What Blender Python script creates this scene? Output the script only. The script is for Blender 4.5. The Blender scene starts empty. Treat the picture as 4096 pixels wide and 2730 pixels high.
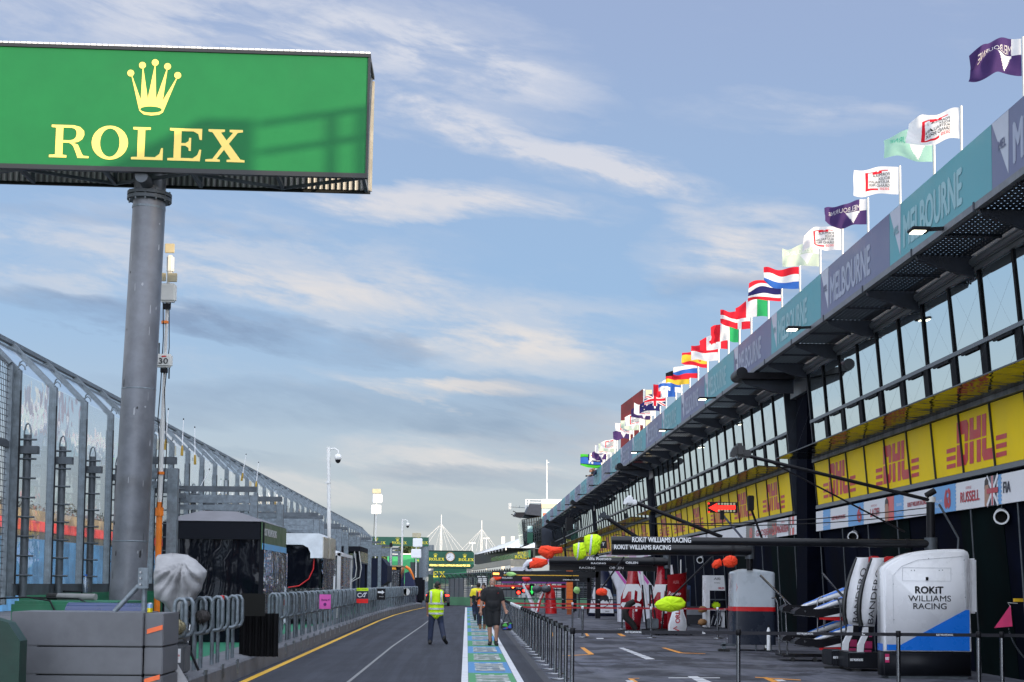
import bpy, bmesh, math, random
from mathutils import Vector, Matrix, noise
random.seed(7)
V = Vector
SC = bpy.context.scene
COL = SC.collection
# ------------------------------------------------------------------ camera
F, CX, CY = 1500.0, 512.0, 481.0
CAMPOS = V((0, 0, 1.7))
_v = V(((466.5 - CX) / F, -(583.0 - CY) / F, -1.0)).normalized()
_u0 = V((math.sin(.012), math.cos(.012), 0))
_zu = (_u0 - _v * _u0.dot(_v)).normalized()
_xu = _v.cross(_zu)
W2C = Matrix((( _xu.x, _v.x, _zu.x), (_xu.y, _v.y, _zu.y), (_xu.z, _v.z, _zu.z)))
C2W = W2C.transposed()
cd = bpy.data.cameras.new('camera')
cam = bpy.data.objects.new('camera', cd); COL.objects.link(cam)
cam.matrix_world = Matrix.Translation(CAMPOS) @ C2W.to_4x4()
cd.sensor_width = 36.0; cd.lens = F / 1024 * 36; cd.shift_y = (CY - 341.0) / 1024
cd.clip_start = .1; cd.clip_end = 6000
SC.camera = cam
def ray(px, py):
    return C2W @ V(((px - CX) / F, -(py - CY) / F, -1.0))
def at(px, py, Y):
    d = ray(px, py); return CAMPOS + d * (Y / d.y)
def atX(px, py, X):
    d = ray(px, py); return CAMPOS + d * (X / d.x)
def gnd(px, py, z=0.0):
    d = ray(px, py); return CAMPOS + d * ((z - 1.7) / d.z)
# ------------------------------------------------------------------ light
SUN_EL, SUN_AZ = math.radians(6.5), math.radians(52)     # azimuth: right of straight behind the camera
to_sun = V((math.sin(SUN_AZ) * math.cos(SUN_EL), -math.cos(SUN_AZ) * math.cos(SUN_EL), math.sin(SUN_EL)))
sl = bpy.data.lights.new('sun', 'SUN'); sl.energy = 3.2; sl.angle = math.radians(.6); sl.color = (1.0, .80, .55)
so = bpy.data.objects.new('sun', sl); COL.objects.link(so)
so.rotation_euler = (-to_sun).to_track_quat('-Z', 'Y').to_euler(); so.location = (60, -60, 60)
SC.view_settings.view_transform = 'Standard'; SC.view_settings.look = 'None'
SC.view_settings.exposure = 1.15; SC.view_settings.gamma = 1
SC.view_settings.use_curve_mapping = False
w = bpy.data.worlds.new('World'); SC.world = w; w.use_nodes = True
NT = w.node_tree; NT.nodes.clear()
class NG:
    "tiny helper that chains shader nodes"
    def __init__(s, nt): s.nt = nt
    def n(s, t, **k):
        nd = s.nt.nodes.new(t)
        for a, b in k.items(): setattr(nd, a, b)
        return nd
    def set(s, sock, v):
        if isinstance(v, bpy.types.NodeSocket): s.nt.links.new(v, sock)
        else:
            if sock.type == 'RGBA' and len(v) == 3: v = (*v, 1)
            sock.default_value = v
    def m(s, op, a, b=None, c=None, clamp=False):
        nd = s.n('ShaderNodeMath', operation=op, use_clamp=clamp)
        for i, v in enumerate((a, b, c)):
            if v is not None: s.set(nd.inputs[i], v)
        return nd.outputs[0]
    def mix(s, f, a, b, blend='MIX'):
        nd = s.n('ShaderNodeMix', data_type='RGBA', blend_type=blend)
        s.set(nd.inputs[0], f); s.set(nd.inputs[6], a); s.set(nd.inputs[7], b)
        return nd.outputs[2]
    def noise(s, vec, scale, detail=4, rough=.55, dist=0.0, col=False):
        nd = s.n('ShaderNodeTexNoise'); s.set(nd.inputs['Vector'], vec)
        nd.inputs['Scale'].default_value = scale; nd.inputs['Detail'].default_value = detail
        nd.inputs['Roughness'].default_value = rough; nd.inputs['Distortion'].default_value = dist
        return nd.outputs['Color' if col else 'Fac']
    def ramp(s, f, lo, hi):
        nd = s.n('ShaderNodeMapRange', interpolation_type='SMOOTHSTEP'); s.set(nd.inputs[0], f)
        nd.inputs[1].default_value = lo; nd.inputs[2].default_value = hi
        return nd.outputs[0]
    def comb(s, x, y, z):
        nd = s.n('ShaderNodeCombineXYZ')
        for i, v in enumerate((x, y, z)): s.set(nd.inputs[i], v)
        return nd.outputs[0]
    def sep(s, v):
        nd = s.n('ShaderNodeSeparateXYZ'); s.set(nd.inputs[0], v); return nd.outputs
g = NG(NT)
sky = g.n('ShaderNodeTexSky', sky_type='NISHITA'); sky.sun_disc = False
sky.sun_elevation = SUN_EL; sky.sun_rotation = math.pi - SUN_AZ
sky.air_density = 1.0; sky.dust_density = 1.2; sky.ozone_density = 1.5
tc = g.n('ShaderNodeTexCoord').outputs['Generated']
dx, dy, dz = g.sep(tc)
az0 = g.m('ARCTAN2', dx, dy)
el0 = g.m('ARCTAN2', dz, g.m('SQRT', g.m('ADD', g.m('MULTIPLY', dx, dx), g.m('MULTIPLY', dy, dy))))
nv = g.comb(g.m('MULTIPLY', az0, 5), g.m('MULTIPLY', g.m('ADD', el0, g.m('MULTIPLY', az0, .16)), 19), 1.3)
n1 = g.noise(nv, 1.6, 9, .62, .35)
n2 = g.noise(nv, 5.0, 6, .6, .6)
wc = g.sep(g.noise(nv, 1.1, 6, .6, 0, True))
az = g.m('ADD', az0, g.m('MULTIPLY', g.m('SUBTRACT', wc[0], .5), .16))
el = g.m('ADD', el0, g.m('MULTIPLY', g.m('SUBTRACT', wc[1], .5), .060))
def blob(px, py, wx, wy, tilt, amt):
    d = ray(px, py); a = math.atan2(d.x, d.y); e = math.atan2(d.z, math.hypot(d.x, d.y))
    wx /= F; wy /= F
    da = g.m('SUBTRACT', az, a); de = g.m('SUBTRACT', el, e)
    de = g.m('ADD', de, g.m('MULTIPLY', da, tilt))
    q = g.m('ADD', g.m('POWER', g.m('DIVIDE', da, wx), 2), g.m('POWER', g.m('DIVIDE', de, wy), 2))
    return g.m('MULTIPLY', g.m('SUBTRACT', 1, q, clamp=True), amt)
def acc(lst):
    t = None
    for b in lst:
        o = blob(*b); t = o if t is None else g.m('ADD', t, o)
    return t
LIGHT = [(250, 30, 380, 75, .12, 1.0), (470, 62, 170, 26, .30, .6), (545, 155, 215, 30, .20, 1.35), (440, 205, 200, 24, .04, 1.1), (620, 175, 110, 14, .22, .6),
         (735, 245, 120, 48, -.05, 1.0), (430, 386, 130, 14, .14, .8), (790, 120, 150, 26, .0, .40), (150, 255, 360, 60, .02, .65), (430, 312, 290, 46, .04, .62), (560, 350, 160, 30, .0, .6),
         (880, 105, 60, 10, 0, .25), (545, 455, 230, 34, .0, .8), (480, 392, 120, 14, .08, .5), (300, 480, 260, 22, 0, .5), (830, 330, 140, 60, 0, .25)]
DARK = [(160, 318, 230, 18, .12, 1.3), (410, 350, 75, 12, .1, .7), (300, 405, 280, 30, .03, .6), (540, 435, 120, 34, .12, .75),
        (460, 480, 140, 12, .02, .8), (250, 458, 120, 10, .1, .5), (380, 520, 130, 16, .05, .5), (740, 285, 90, 18, 0, .45),
        (560, 395, 150, 20, .1, .35), (90, 208, 260, 10, .05, .3)]
streak = g.ramp(n1, .40, .57)
fine = g.ramp(n2, .30, .68)
tex = g.m('ADD', .06, g.m('ADD', g.m('MULTIPLY', streak, .78), g.m('MULTIPLY', fine, .34)))
Lc = g.m('MULTIPLY', acc(LIGHT), tex, clamp=True)
Lc = g.m('ADD', Lc, g.m('MULTIPLY', g.ramp(n1, .55, .85), .25), clamp=True)
Dc = g.m('MULTIPLY', acc(DARK), g.m('ADD', .35, g.m('MULTIPLY', tex, .6)), clamp=True)
STR = .10
base = g.mix(1.0, sky.outputs[0], (STR, STR, STR), 'MULTIPLY')
EXF = 2 ** -SC.view_settings.exposure
def sc(c): return tuple(x * EXF for x in c)
low = g.ramp(el0, .20, .0)
base = g.mix(g.m('MULTIPLY', g.ramp(el0, -.06, -.01), .92), base, g.mix(low, g.mix(g.ramp(el0, .15, .42), sc((.335, .515, .775)), sc((.345, .44, .675))), sc((.58, .62, .63))))
c1 = g.mix(Lc, base, g.mix(g.ramp(el0, .35, .1), sc((.64, .68, .79)), sc((.78, .75, .73))))
c2 = g.mix(g.m('MULTIPLY', Dc, .85), c1, g.mix(low, sc((.245, .345, .52)), sc((.33, .43, .52))))
c2 = g.mix(g.ramp(g.m('MULTIPLY', dx, -1), .50, .85), c2, sc((1.15, 1.22, 1.32)))      # unseen brightness added on the left to fill the building front
# towards the evening sun the sky model is lifted by an added fill
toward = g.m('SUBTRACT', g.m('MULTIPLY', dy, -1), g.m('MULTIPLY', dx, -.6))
c2 = g.mix(g.ramp(el0, .55, 1.1), c2, sc((1.5, 1.58, 1.74)))      # unseen overhead sky raised to brighten the shade
evening = g.mix(.68, g.mix(1.0, sky.outputs[0], (.15, .15, .15), 'MULTIPLY'), sc((3.1, 3.35, 3.9)))      # sky model plus blue-white brightness added behind the camera as fill
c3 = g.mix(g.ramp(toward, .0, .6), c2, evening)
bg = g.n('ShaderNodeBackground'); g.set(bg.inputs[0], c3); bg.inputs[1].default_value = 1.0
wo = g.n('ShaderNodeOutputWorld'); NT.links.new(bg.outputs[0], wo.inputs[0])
# ------------------------------------------------------------------ materials
MATS = {}
def mat(name, col, rough=.55, metal=0.0, var=.12, scale=2.5, bump=0.0, bscale=40, dirt=0.0, coat=0.0, spec=.5, stretch=(1, 1, 1)):
    "procedural surface: base colour with uneven wear, roughness variation and optional grain"
    if name in MATS: return MATS[name]
    m = bpy.data.materials.new(name); m.use_nodes = True; nt = m.node_tree; q = NG(nt)
    b = nt.nodes['Principled BSDF']
    pos = q.n('ShaderNodeNewGeometry').outputs['Position']
    if stretch != (1, 1, 1):
        vm = q.n('ShaderNodeVectorMath', operation='MULTIPLY'); q.set(vm.inputs[0], pos); vm.inputs[1].default_value = stretch; pos = vm.outputs[0]
    nz = q.noise(pos, scale, 6, .62)
    f = q.ramp(nz, .3, .72)
    c = q.mix(f, tuple(x * (1 - var) for x in col), tuple(min(1, x * (1 + var)) for x in col))
    if dirt > 0:
        d = q.noise(pos, scale * .45, 8, .7, .4)
        c = q.mix(q.m('MULTIPLY', q.ramp(d, .5, .75), dirt), c, (.09, .085, .08))
    q.set(b.inputs['Base Color'], c)
    q.set(b.inputs['Roughness'], q.m('ADD', rough - .06, q.m('MULTIPLY', f, .12)))
    b.inputs['Metallic'].default_value = metal
    b.inputs['Specular IOR Level'].default_value = spec
    if coat: b.inputs['Coat Weight'].default_value = coat; b.inputs['Coat Roughness'].default_value = .08
    if bump > 0:
        bn = q.n('ShaderNodeBump'); bn.inputs['Strength'].default_value = bump; bn.inputs['Distance'].default_value = .01
        q.set(bn.inputs['Height'], q.noise(pos, bscale, 5, .65)); q.set(b.inputs['Normal'], bn.outputs[0])
    MATS[name] = m; return m
def emit(name, col, s):
    if name in MATS: return MATS[name]
    m = bpy.data.materials.new(name); m.use_nodes = True; b = m.node_tree.nodes['Principled BSDF']
    b.inputs['Base Color'].default_value = (*[c * .3 for c in col], 1); b.inputs['Emission Color'].default_value = (*col, 1)
    b.inputs['Emission Strength'].default_value = s; MATS[name] = m; return m
def glassy(name, tint, refl, gloss=(.9, .93, .93), alpha=.0, rough=.02, wob=0.0, wscale=3.0, under=None, fres=1.45):
    "window or plastic sheet: clear or dark body under a mirror-like face"
    if name in MATS: return MATS[name]
    m = bpy.data.materials.new(name); m.use_nodes = True; nt = m.node_tree; q = NG(nt); nt.nodes.clear()
    o = q.n('ShaderNodeOutputMaterial')
    gl = q.n('ShaderNodeBsdfGlossy'); gl.inputs['Color'].default_value = (*gloss, 1); gl.inputs['Roughness'].default_value = rough
    if alpha > 0:
        body = q.n('ShaderNodeBsdfTransparent'); body.inputs[0].default_value = (*tint, 1)
        if under is not None:
            df = q.n('ShaderNodeBsdfDiffuse'); df.inputs[0].default_value = (*under, 1)
            mx0 = q.n('ShaderNodeMixShader'); mx0.inputs[0].default_value = alpha
            nt.links.new(df.outputs[0], mx0.inputs[1]); nt.links.new(body.outputs[0], mx0.inputs[2]); body = mx0
    else:
        body = q.n('ShaderNodeBsdfDiffuse'); body.inputs[0].default_value = (*tint, 1)
    fr = q.n('ShaderNodeFresnel'); fr.inputs[0].default_value = fres
    fac = q.m('ADD', refl, q.m('MULTIPLY', fr.outputs[0], 1 - refl), clamp=True)
    if wob > 0:
        bn = q.n('ShaderNodeBump'); bn.inputs['Strength'].default_value = wob; bn.inputs['Distance'].default_value = .05
        pos = q.n('ShaderNodeNewGeometry').outputs['Position']
        q.set(bn.inputs['Height'], q.noise(pos, wscale, 3, .5)); nt.links.new(bn.outputs[0], gl.inputs['Normal'])
    mx = q.n('ShaderNodeMixShader'); q.set(mx.inputs[0], fac)
    nt.links.new(body.outputs[0], mx.inputs[1]); nt.links.new(gl.outputs[0], mx.inputs[2]); nt.links.new(mx.outputs[0], o.inputs[0])
    MATS[name] = m; return m
def cloth(name, col, trans=.55):
    "thin flag fabric that lets the low sun shine through"
    if name in MATS: return MATS[name]
    m = bpy.data.materials.new(name); m.use_nodes = True; nt = m.node_tree; q = NG(nt); nt.nodes.clear()
    o = q.n('ShaderNodeOutputMaterial'); d = q.n('ShaderNodeBsdfDiffuse'); t = q.n('ShaderNodeBsdfTranslucent')
    pos = q.n('ShaderNodeNewGeometry').outputs['Position']
    c = q.mix(q.noise(pos, 30, 4), tuple(x * .9 for x in col), tuple(min(1, x * 1.08) for x in col))
    q.set(d.inputs[0], c); q.set(t.inputs[0], c)
    mx = q.n('ShaderNodeMixShader'); mx.inputs[0].default_value = trans
    nt.links.new(d.outputs[0], mx.inputs[1]); nt.links.new(t.outputs[0], mx.inputs[2]); nt.links.new(mx.outputs[0], o.inputs[0])
    MATS[name] = m; return m
# ------------------------------------------------------------------ object helpers
def wloc(o):
    p = V((0, 0, 0))
    while o is not None: p += o.location; o = o.parent
    return p
def tag(o, label=None, cat=None, group=None, kind=None):
    if label: o['label'] = label
    if cat: o['category'] = cat
    if group: o['group'] = group
    if kind: o['kind'] = kind
    return o
def thing(name, label, cat, loc=(0, 0, 0), group=None, rz=0.0):
    o = bpy.data.objects.new(name, None); COL.objects.link(o); o.location = loc; o.rotation_euler = (0, 0, rz)
    o.empty_display_size = .2
    return tag(o, label, cat, group)
def frame(axis):
    a = V(axis).normalized(); h = V((0, 0, 1)) if abs(a.z) < .95 else V((1, 0, 0))
    u = a.cross(h).normalized(); return u, a.cross(u).normalized(), a
class MB:
    "collects faces (each with a material) and links them as one mesh object"
    def __init__(s): s.v = []; s.f = []; s.m = []; s.mats = []; s.sm = []
    def mi(s, m):
        if m not in s.mats: s.mats.append(m)
        return s.mats.index(m)
    def add(s, vs, fs, m, smooth=False):
        k = len(s.v); s.v.extend(V(p) for p in vs); i = s.mi(m)
        for f in fs: s.f.append([k + a for a in f]); s.m.append(i); s.sm.append(smooth)
        return s
    def box(s, lo, hi, m, bev=0.0, rot=None, piv=None):
        x0, y0, z0 = lo; x1, y1, z1 = hi
        if bev > 0:
            bm = bmesh.new(); bmesh.ops.create_cube(bm, size=1)
            for v in bm.verts: v.co = V(((x0 + x1) / 2 + v.co.x * (x1 - x0), (y0 + y1) / 2 + v.co.y * (y1 - y0), (z0 + z1) / 2 + v.co.z * (z1 - z0)))
            bmesh.ops.bevel(bm, geom=bm.edges[:], offset=bev, segments=2, affect='EDGES')
            vs = [v.co.copy() for v in bm.verts]; fs = [[v.index for v in f.verts] for f in bm.faces]; bm.free()
        else:
            vs = [V(p) for p in ((x0, y0, z0), (x1, y0, z0), (x1, y1, z0), (x0, y1, z0), (x0, y0, z1), (x1, y0, z1), (x1, y1, z1), (x0, y1, z1))]
            fs = [(0, 3, 2, 1), (4, 5, 6, 7), (0, 1, 5, 4), (1, 2, 6, 5), (2, 3, 7, 6), (3, 0, 4, 7)]
        if rot is not None:
            c = V(piv) if piv is not None else V(((x0 + x1) / 2, (y0 + y1) / 2, (z0 + z1) / 2))
            vs = [c + rot @ (p - c) for p in vs]
        return s.add(vs, fs, m)
    def bar(s, a, b, w, h, m, up=(0, 0, 1)):
        "square section beam from a to b"
        a, b = V(a), V(b); d = (b - a).normalized(); u = V(up)
        if abs(d.dot(u)) > .98: u = V((0, 1, 0))
        r = d.cross(u).normalized() * w / 2; t = r.cross(d).normalized() * h / 2
        vs = [p + i * r + j * t for p in (a, b) for i, j in ((-1, -1), (1, -1), (1, 1), (-1, 1))]
        return s.add(vs, [(3, 2, 1, 0), (4, 5, 6, 7), (0, 1, 5, 4), (1, 2, 6, 5), (2, 3, 7, 6), (3, 0, 4, 7)], m)
    def tube(s, pts, r, m, n=10, cap=True):
        pts = [V(p) for p in pts]; rs = r if isinstance(r, (list, tuple)) else [r] * len(pts)
        rings = []; u = None
        for i, p in enumerate(pts):
            d = (pts[min(i + 1, len(pts) - 1)] - pts[max(i - 1, 0)])
            if d.length < 1e-9: d = V((0, 0, 1))
            d.normalize()
            if u is None: u = frame(d)[0]
            else:
                u = u - d * u.dot(d); u = u.normalized() if u.length > 1e-6 else frame(d)[0]
            v = d.cross(u)
            rings.append([p + rs[i] * (math.cos(2 * math.pi * k / n) * u + math.sin(2 * math.pi * k / n) * v) for k in range(n)])
        vs = [p for rg in rings for p in rg]
        fs = [(i * n + k, i * n + (k + 1) % n, (i + 1) * n + (k + 1) % n, (i + 1) * n + k) for i in range(len(pts) - 1) for k in range(n)]
        s.add(vs, fs, m, True)
        if cap: s.add(rings[0], [list(range(n))[::-1]], m); s.add(rings[-1], [list(range(n))], m)
        return s
    def prism(s, poly, o, ux, uy, depth, m):
        "2-D outline (may be concave) in the plane o + x ux + y uy, given thickness along ux x uy"
        o, ux, uy = V(o), V(ux), V(uy); n = ux.cross(uy).normalized() * depth
        a = [o + p[0] * ux + p[1] * uy for p in poly]; k = len(a)
        return s.add(a + [p + n for p in a], [list(range(k))[::-1], list(range(k, 2 * k))] + [(i, (i + 1) % k, k + (i + 1) % k, k + i) for i in range(k)], m)
    def grid(s, fn, nu, nv, m, smooth=True, mfn=None):
        vs = [fn(i / nu, j / nv) for j in range(nv + 1) for i in range(nu + 1)]
        k = len(s.v); s.v.extend(V(p) for p in vs)
        for j in range(nv):
            for i in range(nu):
                a = k + j * (nu + 1) + i; s.f.append([a, a + 1, a + nu + 2, a + nu + 1])
                s.m.append(s.mi(mfn((i + .5) / nu, (j + .5) / nv) if mfn else m)); s.sm.append(smooth)
        return s
    def ball(s, c, r, m, nu=12, nv=8, noisy=0.0):
        c = V(c); r = V(r) if isinstance(r, (tuple, list)) or isinstance(r, Vector) else V((r, r, r))
        def fn(u, v):
            t = math.pi * v; p = V((math.sin(t) * math.cos(2 * math.pi * u), math.sin(t) * math.sin(2 * math.pi * u), math.cos(t)))
            k = 1 + (noise.noise(p * 2.2 + c) * noisy if noisy else 0)
            return c + V((p.x * r.x, p.y * r.y, p.z * r.z)) * k
        return s.grid(fn, nu, nv, m)
    def text(s, txt, o, ux, uy, size, m, bold=0.0, align='LEFT', wid=None, off=.004, surf=None, sub=0, shear=0.0, sp=1.0):
        "lettering laid on a plane or on a curved surface"
        vs, fs, wd = text_mesh(txt, 0.0, sp)
        k = size; sx = (wid / (wd * k) if wid else 1.0) * k
        sh = {'LEFT': 0, 'CENTER': wd / 2, 'RIGHT': wd}[align]
        p2 = [((x - sh) * sx + y * k * shear, y * k) for x, y in vs]
        if surf: return s.add([surf(x, y) for x, y in p2], fs, m)
        o, ux, uy = V(o), V(ux).normalized(), V(uy).normalized(); nn = ux.cross(uy).normalized(); e = bold * size * 1.15
        for k2, (ex, ey) in enumerate(((0, 0), (-e, 0), (e, 0), (0, e * .7), (0, -e * .7)) if bold > 0 else ((0, 0),)):      # heavier strokes: shifted copies a millimetre apart
            s.add([o + nn * (off + k2 * .0011) + (x + ex) * ux + (y + ey) * uy for x, y in p2], fs, m)
        return s
    def build(s, name, parent=None, label=None, cat=None, group=None, kind=None, loc=None):
        me = bpy.data.meshes.new(name)
        off = wloc(parent) if parent is not None else (V(loc) if loc is not None else V((0, 0, 0)))
        me.from_pydata([p - off for p in s.v], [], s.f)
        for m in s.mats: me.materials.append(m)
        me.polygons.foreach_set('material_index', s.m); me.polygons.foreach_set('use_smooth', s.sm)
        me.update()
        o = bpy.data.objects.new(name, me); COL.objects.link(o)
        if parent is not None: o.parent = parent
        elif loc is not None: o.location = loc
        return tag(o, label, cat, group, kind)
_TX = {}
def text_mesh(txt, bold=0.0, sp=1.0):
    "flat letters, cap height about 1"
    key = (txt, bold, sp)
    if key in _TX: return _TX[key]
    cu = bpy.data.curves.new('t', 'FONT'); cu.body = txt; cu.size = 1.0; cu.offset = bold; cu.resolution_u = 3; cu.space_character = sp
    o = bpy.data.objects.new('t', cu); COL.objects.link(o); bpy.context.view_layer.update()
    dg = bpy.context.evaluated_depsgraph_get(); me = bpy.data.meshes.new_from_object(o.evaluated_get(dg))
    k = 1 / .69
    vs = [(v.co.x * k, v.co.y * k) for v in me.vertices]; fs = [list(p.vertices) for p in me.polygons]
    bpy.data.objects.remove(o); bpy.data.curves.remove(cu); bpy.data.meshes.remove(me)
    x0 = min(v[0] for v in vs); vs = [(x - x0, y) for x, y in vs]
    _TX[key] = (vs, fs, max(v[0] for v in vs)); return _TX[key]
def copy_tree(o, parent=None):
    c = o.copy(); COL.objects.link(c)
    if parent is not None: c.parent = parent
    for ch in list(o.children): copy_tree(ch, c)
    return c
ORD = ['nearest', 'second nearest', 'third nearest', 'fourth nearest', 'fifth nearest', 'sixth nearest', 'seventh nearest', 'eighth nearest', 'ninth nearest', 'tenth nearest',
       'eleventh nearest', 'twelfth nearest', 'thirteenth nearest', 'fourteenth nearest', 'fifteenth nearest', 'sixteenth nearest', 'seventeenth nearest', 'eighteenth nearest']
# shared materials
galv = mat('galvanised steel', (.165, .195, .22), .48, .5, .25, 9, .25, 60)
galvd = mat('weathered steel', (.085, .098, .112), .55, .4, .25, 5, .2, 40)
black = mat('black plastic', (.009, .009, .011), .5, 0, .2, 6, spec=.2)
blackm = mat('black satin metal', (.008, .008, .011), .4, .1, .2, 4, spec=.25)
rubber = mat('black rubber', (.014, .014, .014), .75, 0, .2, 8, .3, 60)
chrome = mat('brushed chrome', (.27, .28, .30), .24, 1.0, .15, 12, .1, 80, 0, 0, .5, (1, 1, .1))
white = mat('white paint', (.78, .79, .81), .35, 0, .04, 3)
offwhite = mat('off white plastic', (.68, .68, .66), .45, 0, .06, 3)
txw = mat('white vinyl lettering', (.82, .83, .85), .4, 0, .03, 5)
txk = mat('black vinyl lettering', (.012, .012, .018), .4, 0, .1, 5)
rgreen = mat('sign green', (.013, .137, .043), .5, 0, .06, 1.2, 0, 40, .05, spec=.15)
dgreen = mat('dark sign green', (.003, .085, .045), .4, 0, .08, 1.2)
gold = mat('gold sign lettering', (.80, .60, .13), .4, 0, .05, 4)
paleg = mat('pale gold sign lettering', (.84, .62, .13), .4, 0, .04, 4)
yel = mat('yellow sign lettering', (.80, .66, .02), .4, 0, .04, 4)
red = mat('red paint', (.60, .012, .015), .35, 0, .08, 4, 0, 40, 0, .3)
navy = mat('navy panel', (.010, .014, .040), .4, 0, .3, 1.5)
hivis = mat('hi-vis yellow fabric', (.60, .88, .008), .8, 0, .08, 6, .3, 25)
orange = mat('fluorescent orange cover', (.95, .060, .015), .8, 0, .10, 6, .35, 18)
silver = mat('reflective silver tape', (.55, .57, .60), .3, .2, .08, 8)
concrete = mat('grey concrete', (.125, .13, .148), .8, 0, .18, 1.6, .4, 30, .35)
# ------------------------------------------------------------------ ground and lane
def asphalt(name, col, streak=.25, joints=None):
    m = bpy.data.materials.new(name); m.use_nodes = True; nt = m.node_tree; q = NG(nt); b = nt.nodes['Principled BSDF']
    pos = q.n('ShaderNodeNewGeometry').outputs['Position']
    x, y, z = q.sep(pos)
    big = q.noise(pos, .35, 6, .65, .5); fine = q.noise(pos, 60, 3, .7)
    st = q.noise(q.comb(q.m('MULTIPLY', x, 1.1), q.m('MULTIPLY', y, .03), 0), 3.0, 5, .6, .3)       # tyre streaks along the lane
    blot = q.noise(pos, 1.3, 7, .7, .8)
    f = q.m('ADD', q.m('MULTIPLY', q.ramp(big, .3, .7), .45), q.m('MULTIPLY', fine, .35))
    f = q.m('ADD', f, q.m('MULTIPLY', q.ramp(st, .40, .60), .55), clamp=True)
    c = q.mix(f, tuple(k * (1 - streak) for k in col), tuple(k * (1 + streak) for k in col))
    c = q.mix(q.m('MULTIPLY', q.ramp(blot, .54, .72), .60), c, tuple(k * .50 for k in col)); c = q.mix(q.m('MULTIPLY', q.ramp(q.noise(pos, .9, 8, .72, .4), .56, .70), .35), c, tuple(k * 1.7 for k in col))
    if joints:
        jx, jy, wd = joints
        fx = q.m('ABSOLUTE', q.m('SUBTRACT', q.m('FRACT', q.m('DIVIDE', x, jx)), .5)); fy = q.m('ABSOLUTE', q.m('SUBTRACT', q.m('FRACT', q.m('DIVIDE', y, jy)), .5))
        j = q.m('MAXIMUM', q.m('GREATER_THAN', fx, .5 - wd / jx), q.m('GREATER_THAN', fy, .5 - wd / jy))
        tilt = q.n('ShaderNodeTexWhiteNoise'); q.set(tilt.inputs[0], q.comb(q.m('FLOOR', q.m('ADD', q.m('DIVIDE', x, jx), .0)), q.m('FLOOR', q.m('DIVIDE', y, jy)), 0))
        c = q.mix(.22, c, q.mix(tilt.outputs[0], tuple(k * .6 for k in col), tuple(k * 1.4 for k in col)))
        c = q.mix(q.m('MULTIPLY', j, .6), c, tuple(k * .4 for k in col))
        sk = q.noise(q.comb(q.m('MULTIPLY', x, .45), q.m('MULTIPLY', q.m('ADD', y, q.m('MULTIPLY', x, .2)), .42), 4), 1.5, 7, .68, .9)   # scuffs left by sliding tyres
        c = q.mix(q.m('MULTIPLY', q.ramp(sk, .43, .56), .85), c, (.026, .027, .034))
        pale = q.noise(q.comb(q.m('MULTIPLY', x, .35), q.m('MULTIPLY', y, .22), 9), 1.3, 7, .65, .6)
        c = q.mix(q.m('MULTIPLY', q.ramp(pale, .46, .62), .55), c, (.15, .155, .18))
    q.set(b.inputs['Base Color'], c); q.set(b.inputs['Roughness'], q.m('ADD', .62, q.m('MULTIPLY', fine, .35))); b.inputs['Specular IOR Level'].default_value = .22
    bn = q.n('ShaderNodeBump'); bn.inputs['Strength'].default_value = .35; bn.inputs['Distance'].default_value = .006
    q.set(bn.inputs['Height'], fine); q.set(b.inputs['Normal'], bn.outputs[0])
    return m
def worn(name, col, amt=.5, under=(.07, .072, .08)):
    "road paint with wear through to the asphalt"
    m = bpy.data.materials.new(name); m.use_nodes = True; nt = m.node_tree; q = NG(nt); b = nt.nodes['Principled BSDF']
    pos = q.n('ShaderNodeNewGeometry').outputs['Position']
    n = q.noise(pos, 2.2, 8, .75, .5); n3 = q.noise(pos, 40, 4, .7)
    f = q.m('MULTIPLY', q.ramp(q.m('ADD', q.m('MULTIPLY', n, .7), q.m('MULTIPLY', n3, .3)), .48, .70), amt)
    q.set(b.inputs['Base Color'], q.mix(f, col, under)); b.inputs['Roughness'].default_value = .6
    return m
am_lane = asphalt('lane asphalt', (.033, .036, .047), .34)
am_apron = asphalt('apron asphalt', (.098, .103, .130), .36, (2.4, 2.4, .03))
am_track = asphalt('track asphalt', (.10, .10, .105), .2)
def sheet(name, x0, x1, y0, y1, z, m):
    n = max(1, int((y1 - y0) / 40)); b = MB()
    b.grid(lambda u, v: V((x0 + (x1 - x0) * u, y0 + (y1 - y0) * v, z)), 4, n, m, False)
    return b.build(name, kind='structure')
grass = mat('dry grass', (.06, .075, .03), .9, 0, .4, .5)
sheet('ground', -1500, 1500, -200, 3000, -.03, grass)
sheet('pit_lane', -3.99, 1.46, 4, 300, 0.0, am_lane)
sheet('apron', 1.46, 11.6, 4, 300, 0.0, am_apron)
sheet('race_track', -26, -7.6, -20, 420, -.012, am_track)
MB().box((-7.55, 20.6, -.01), (-4.45, 112, .33), mat('green carpet', (.012, .16, .085), .9, 0, .2, 4, .3, 60)).build('pit_wall_walkway', kind='structure')
b = MB(); dk = mat('dark patching asphalt', (.042, .044, .052), .8, 0, .3, 3)
random.seed(3)
for y0, y1 in ((14, 29.5), (29.6, 40.5), (40.6, 70), (70.1, 110)):
    n = int((y1 - y0) * 2)
    for i in range(n):
        a = y0 + (y1 - y0) * i / n; c = y0 + (y1 - y0) * (i + 1) / n
        b.add([(1.36, a, .004), (1.50 + .05 * noise.noise(V((a * .8, 1, 0))), a, .004), (1.50 + .05 * noise.noise(V((c * .8, 1, 0))), c, .004), (1.36, c, .004)], [(0, 1, 2, 3)], dk)
b.build('lane_joint_strip', kind='structure')
wline = worn('white road paint', (.60, .61, .64), .45); yline = worn('yellow road paint', (.70, .40, .02), .45)
oline = worn('orange road paint', (.75, .30, .02), .4); bblue = worn('blue road paint', (.055, .215, .45), .25); bgreen = worn('green road paint', (.045, .25, .085), .25)
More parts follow.
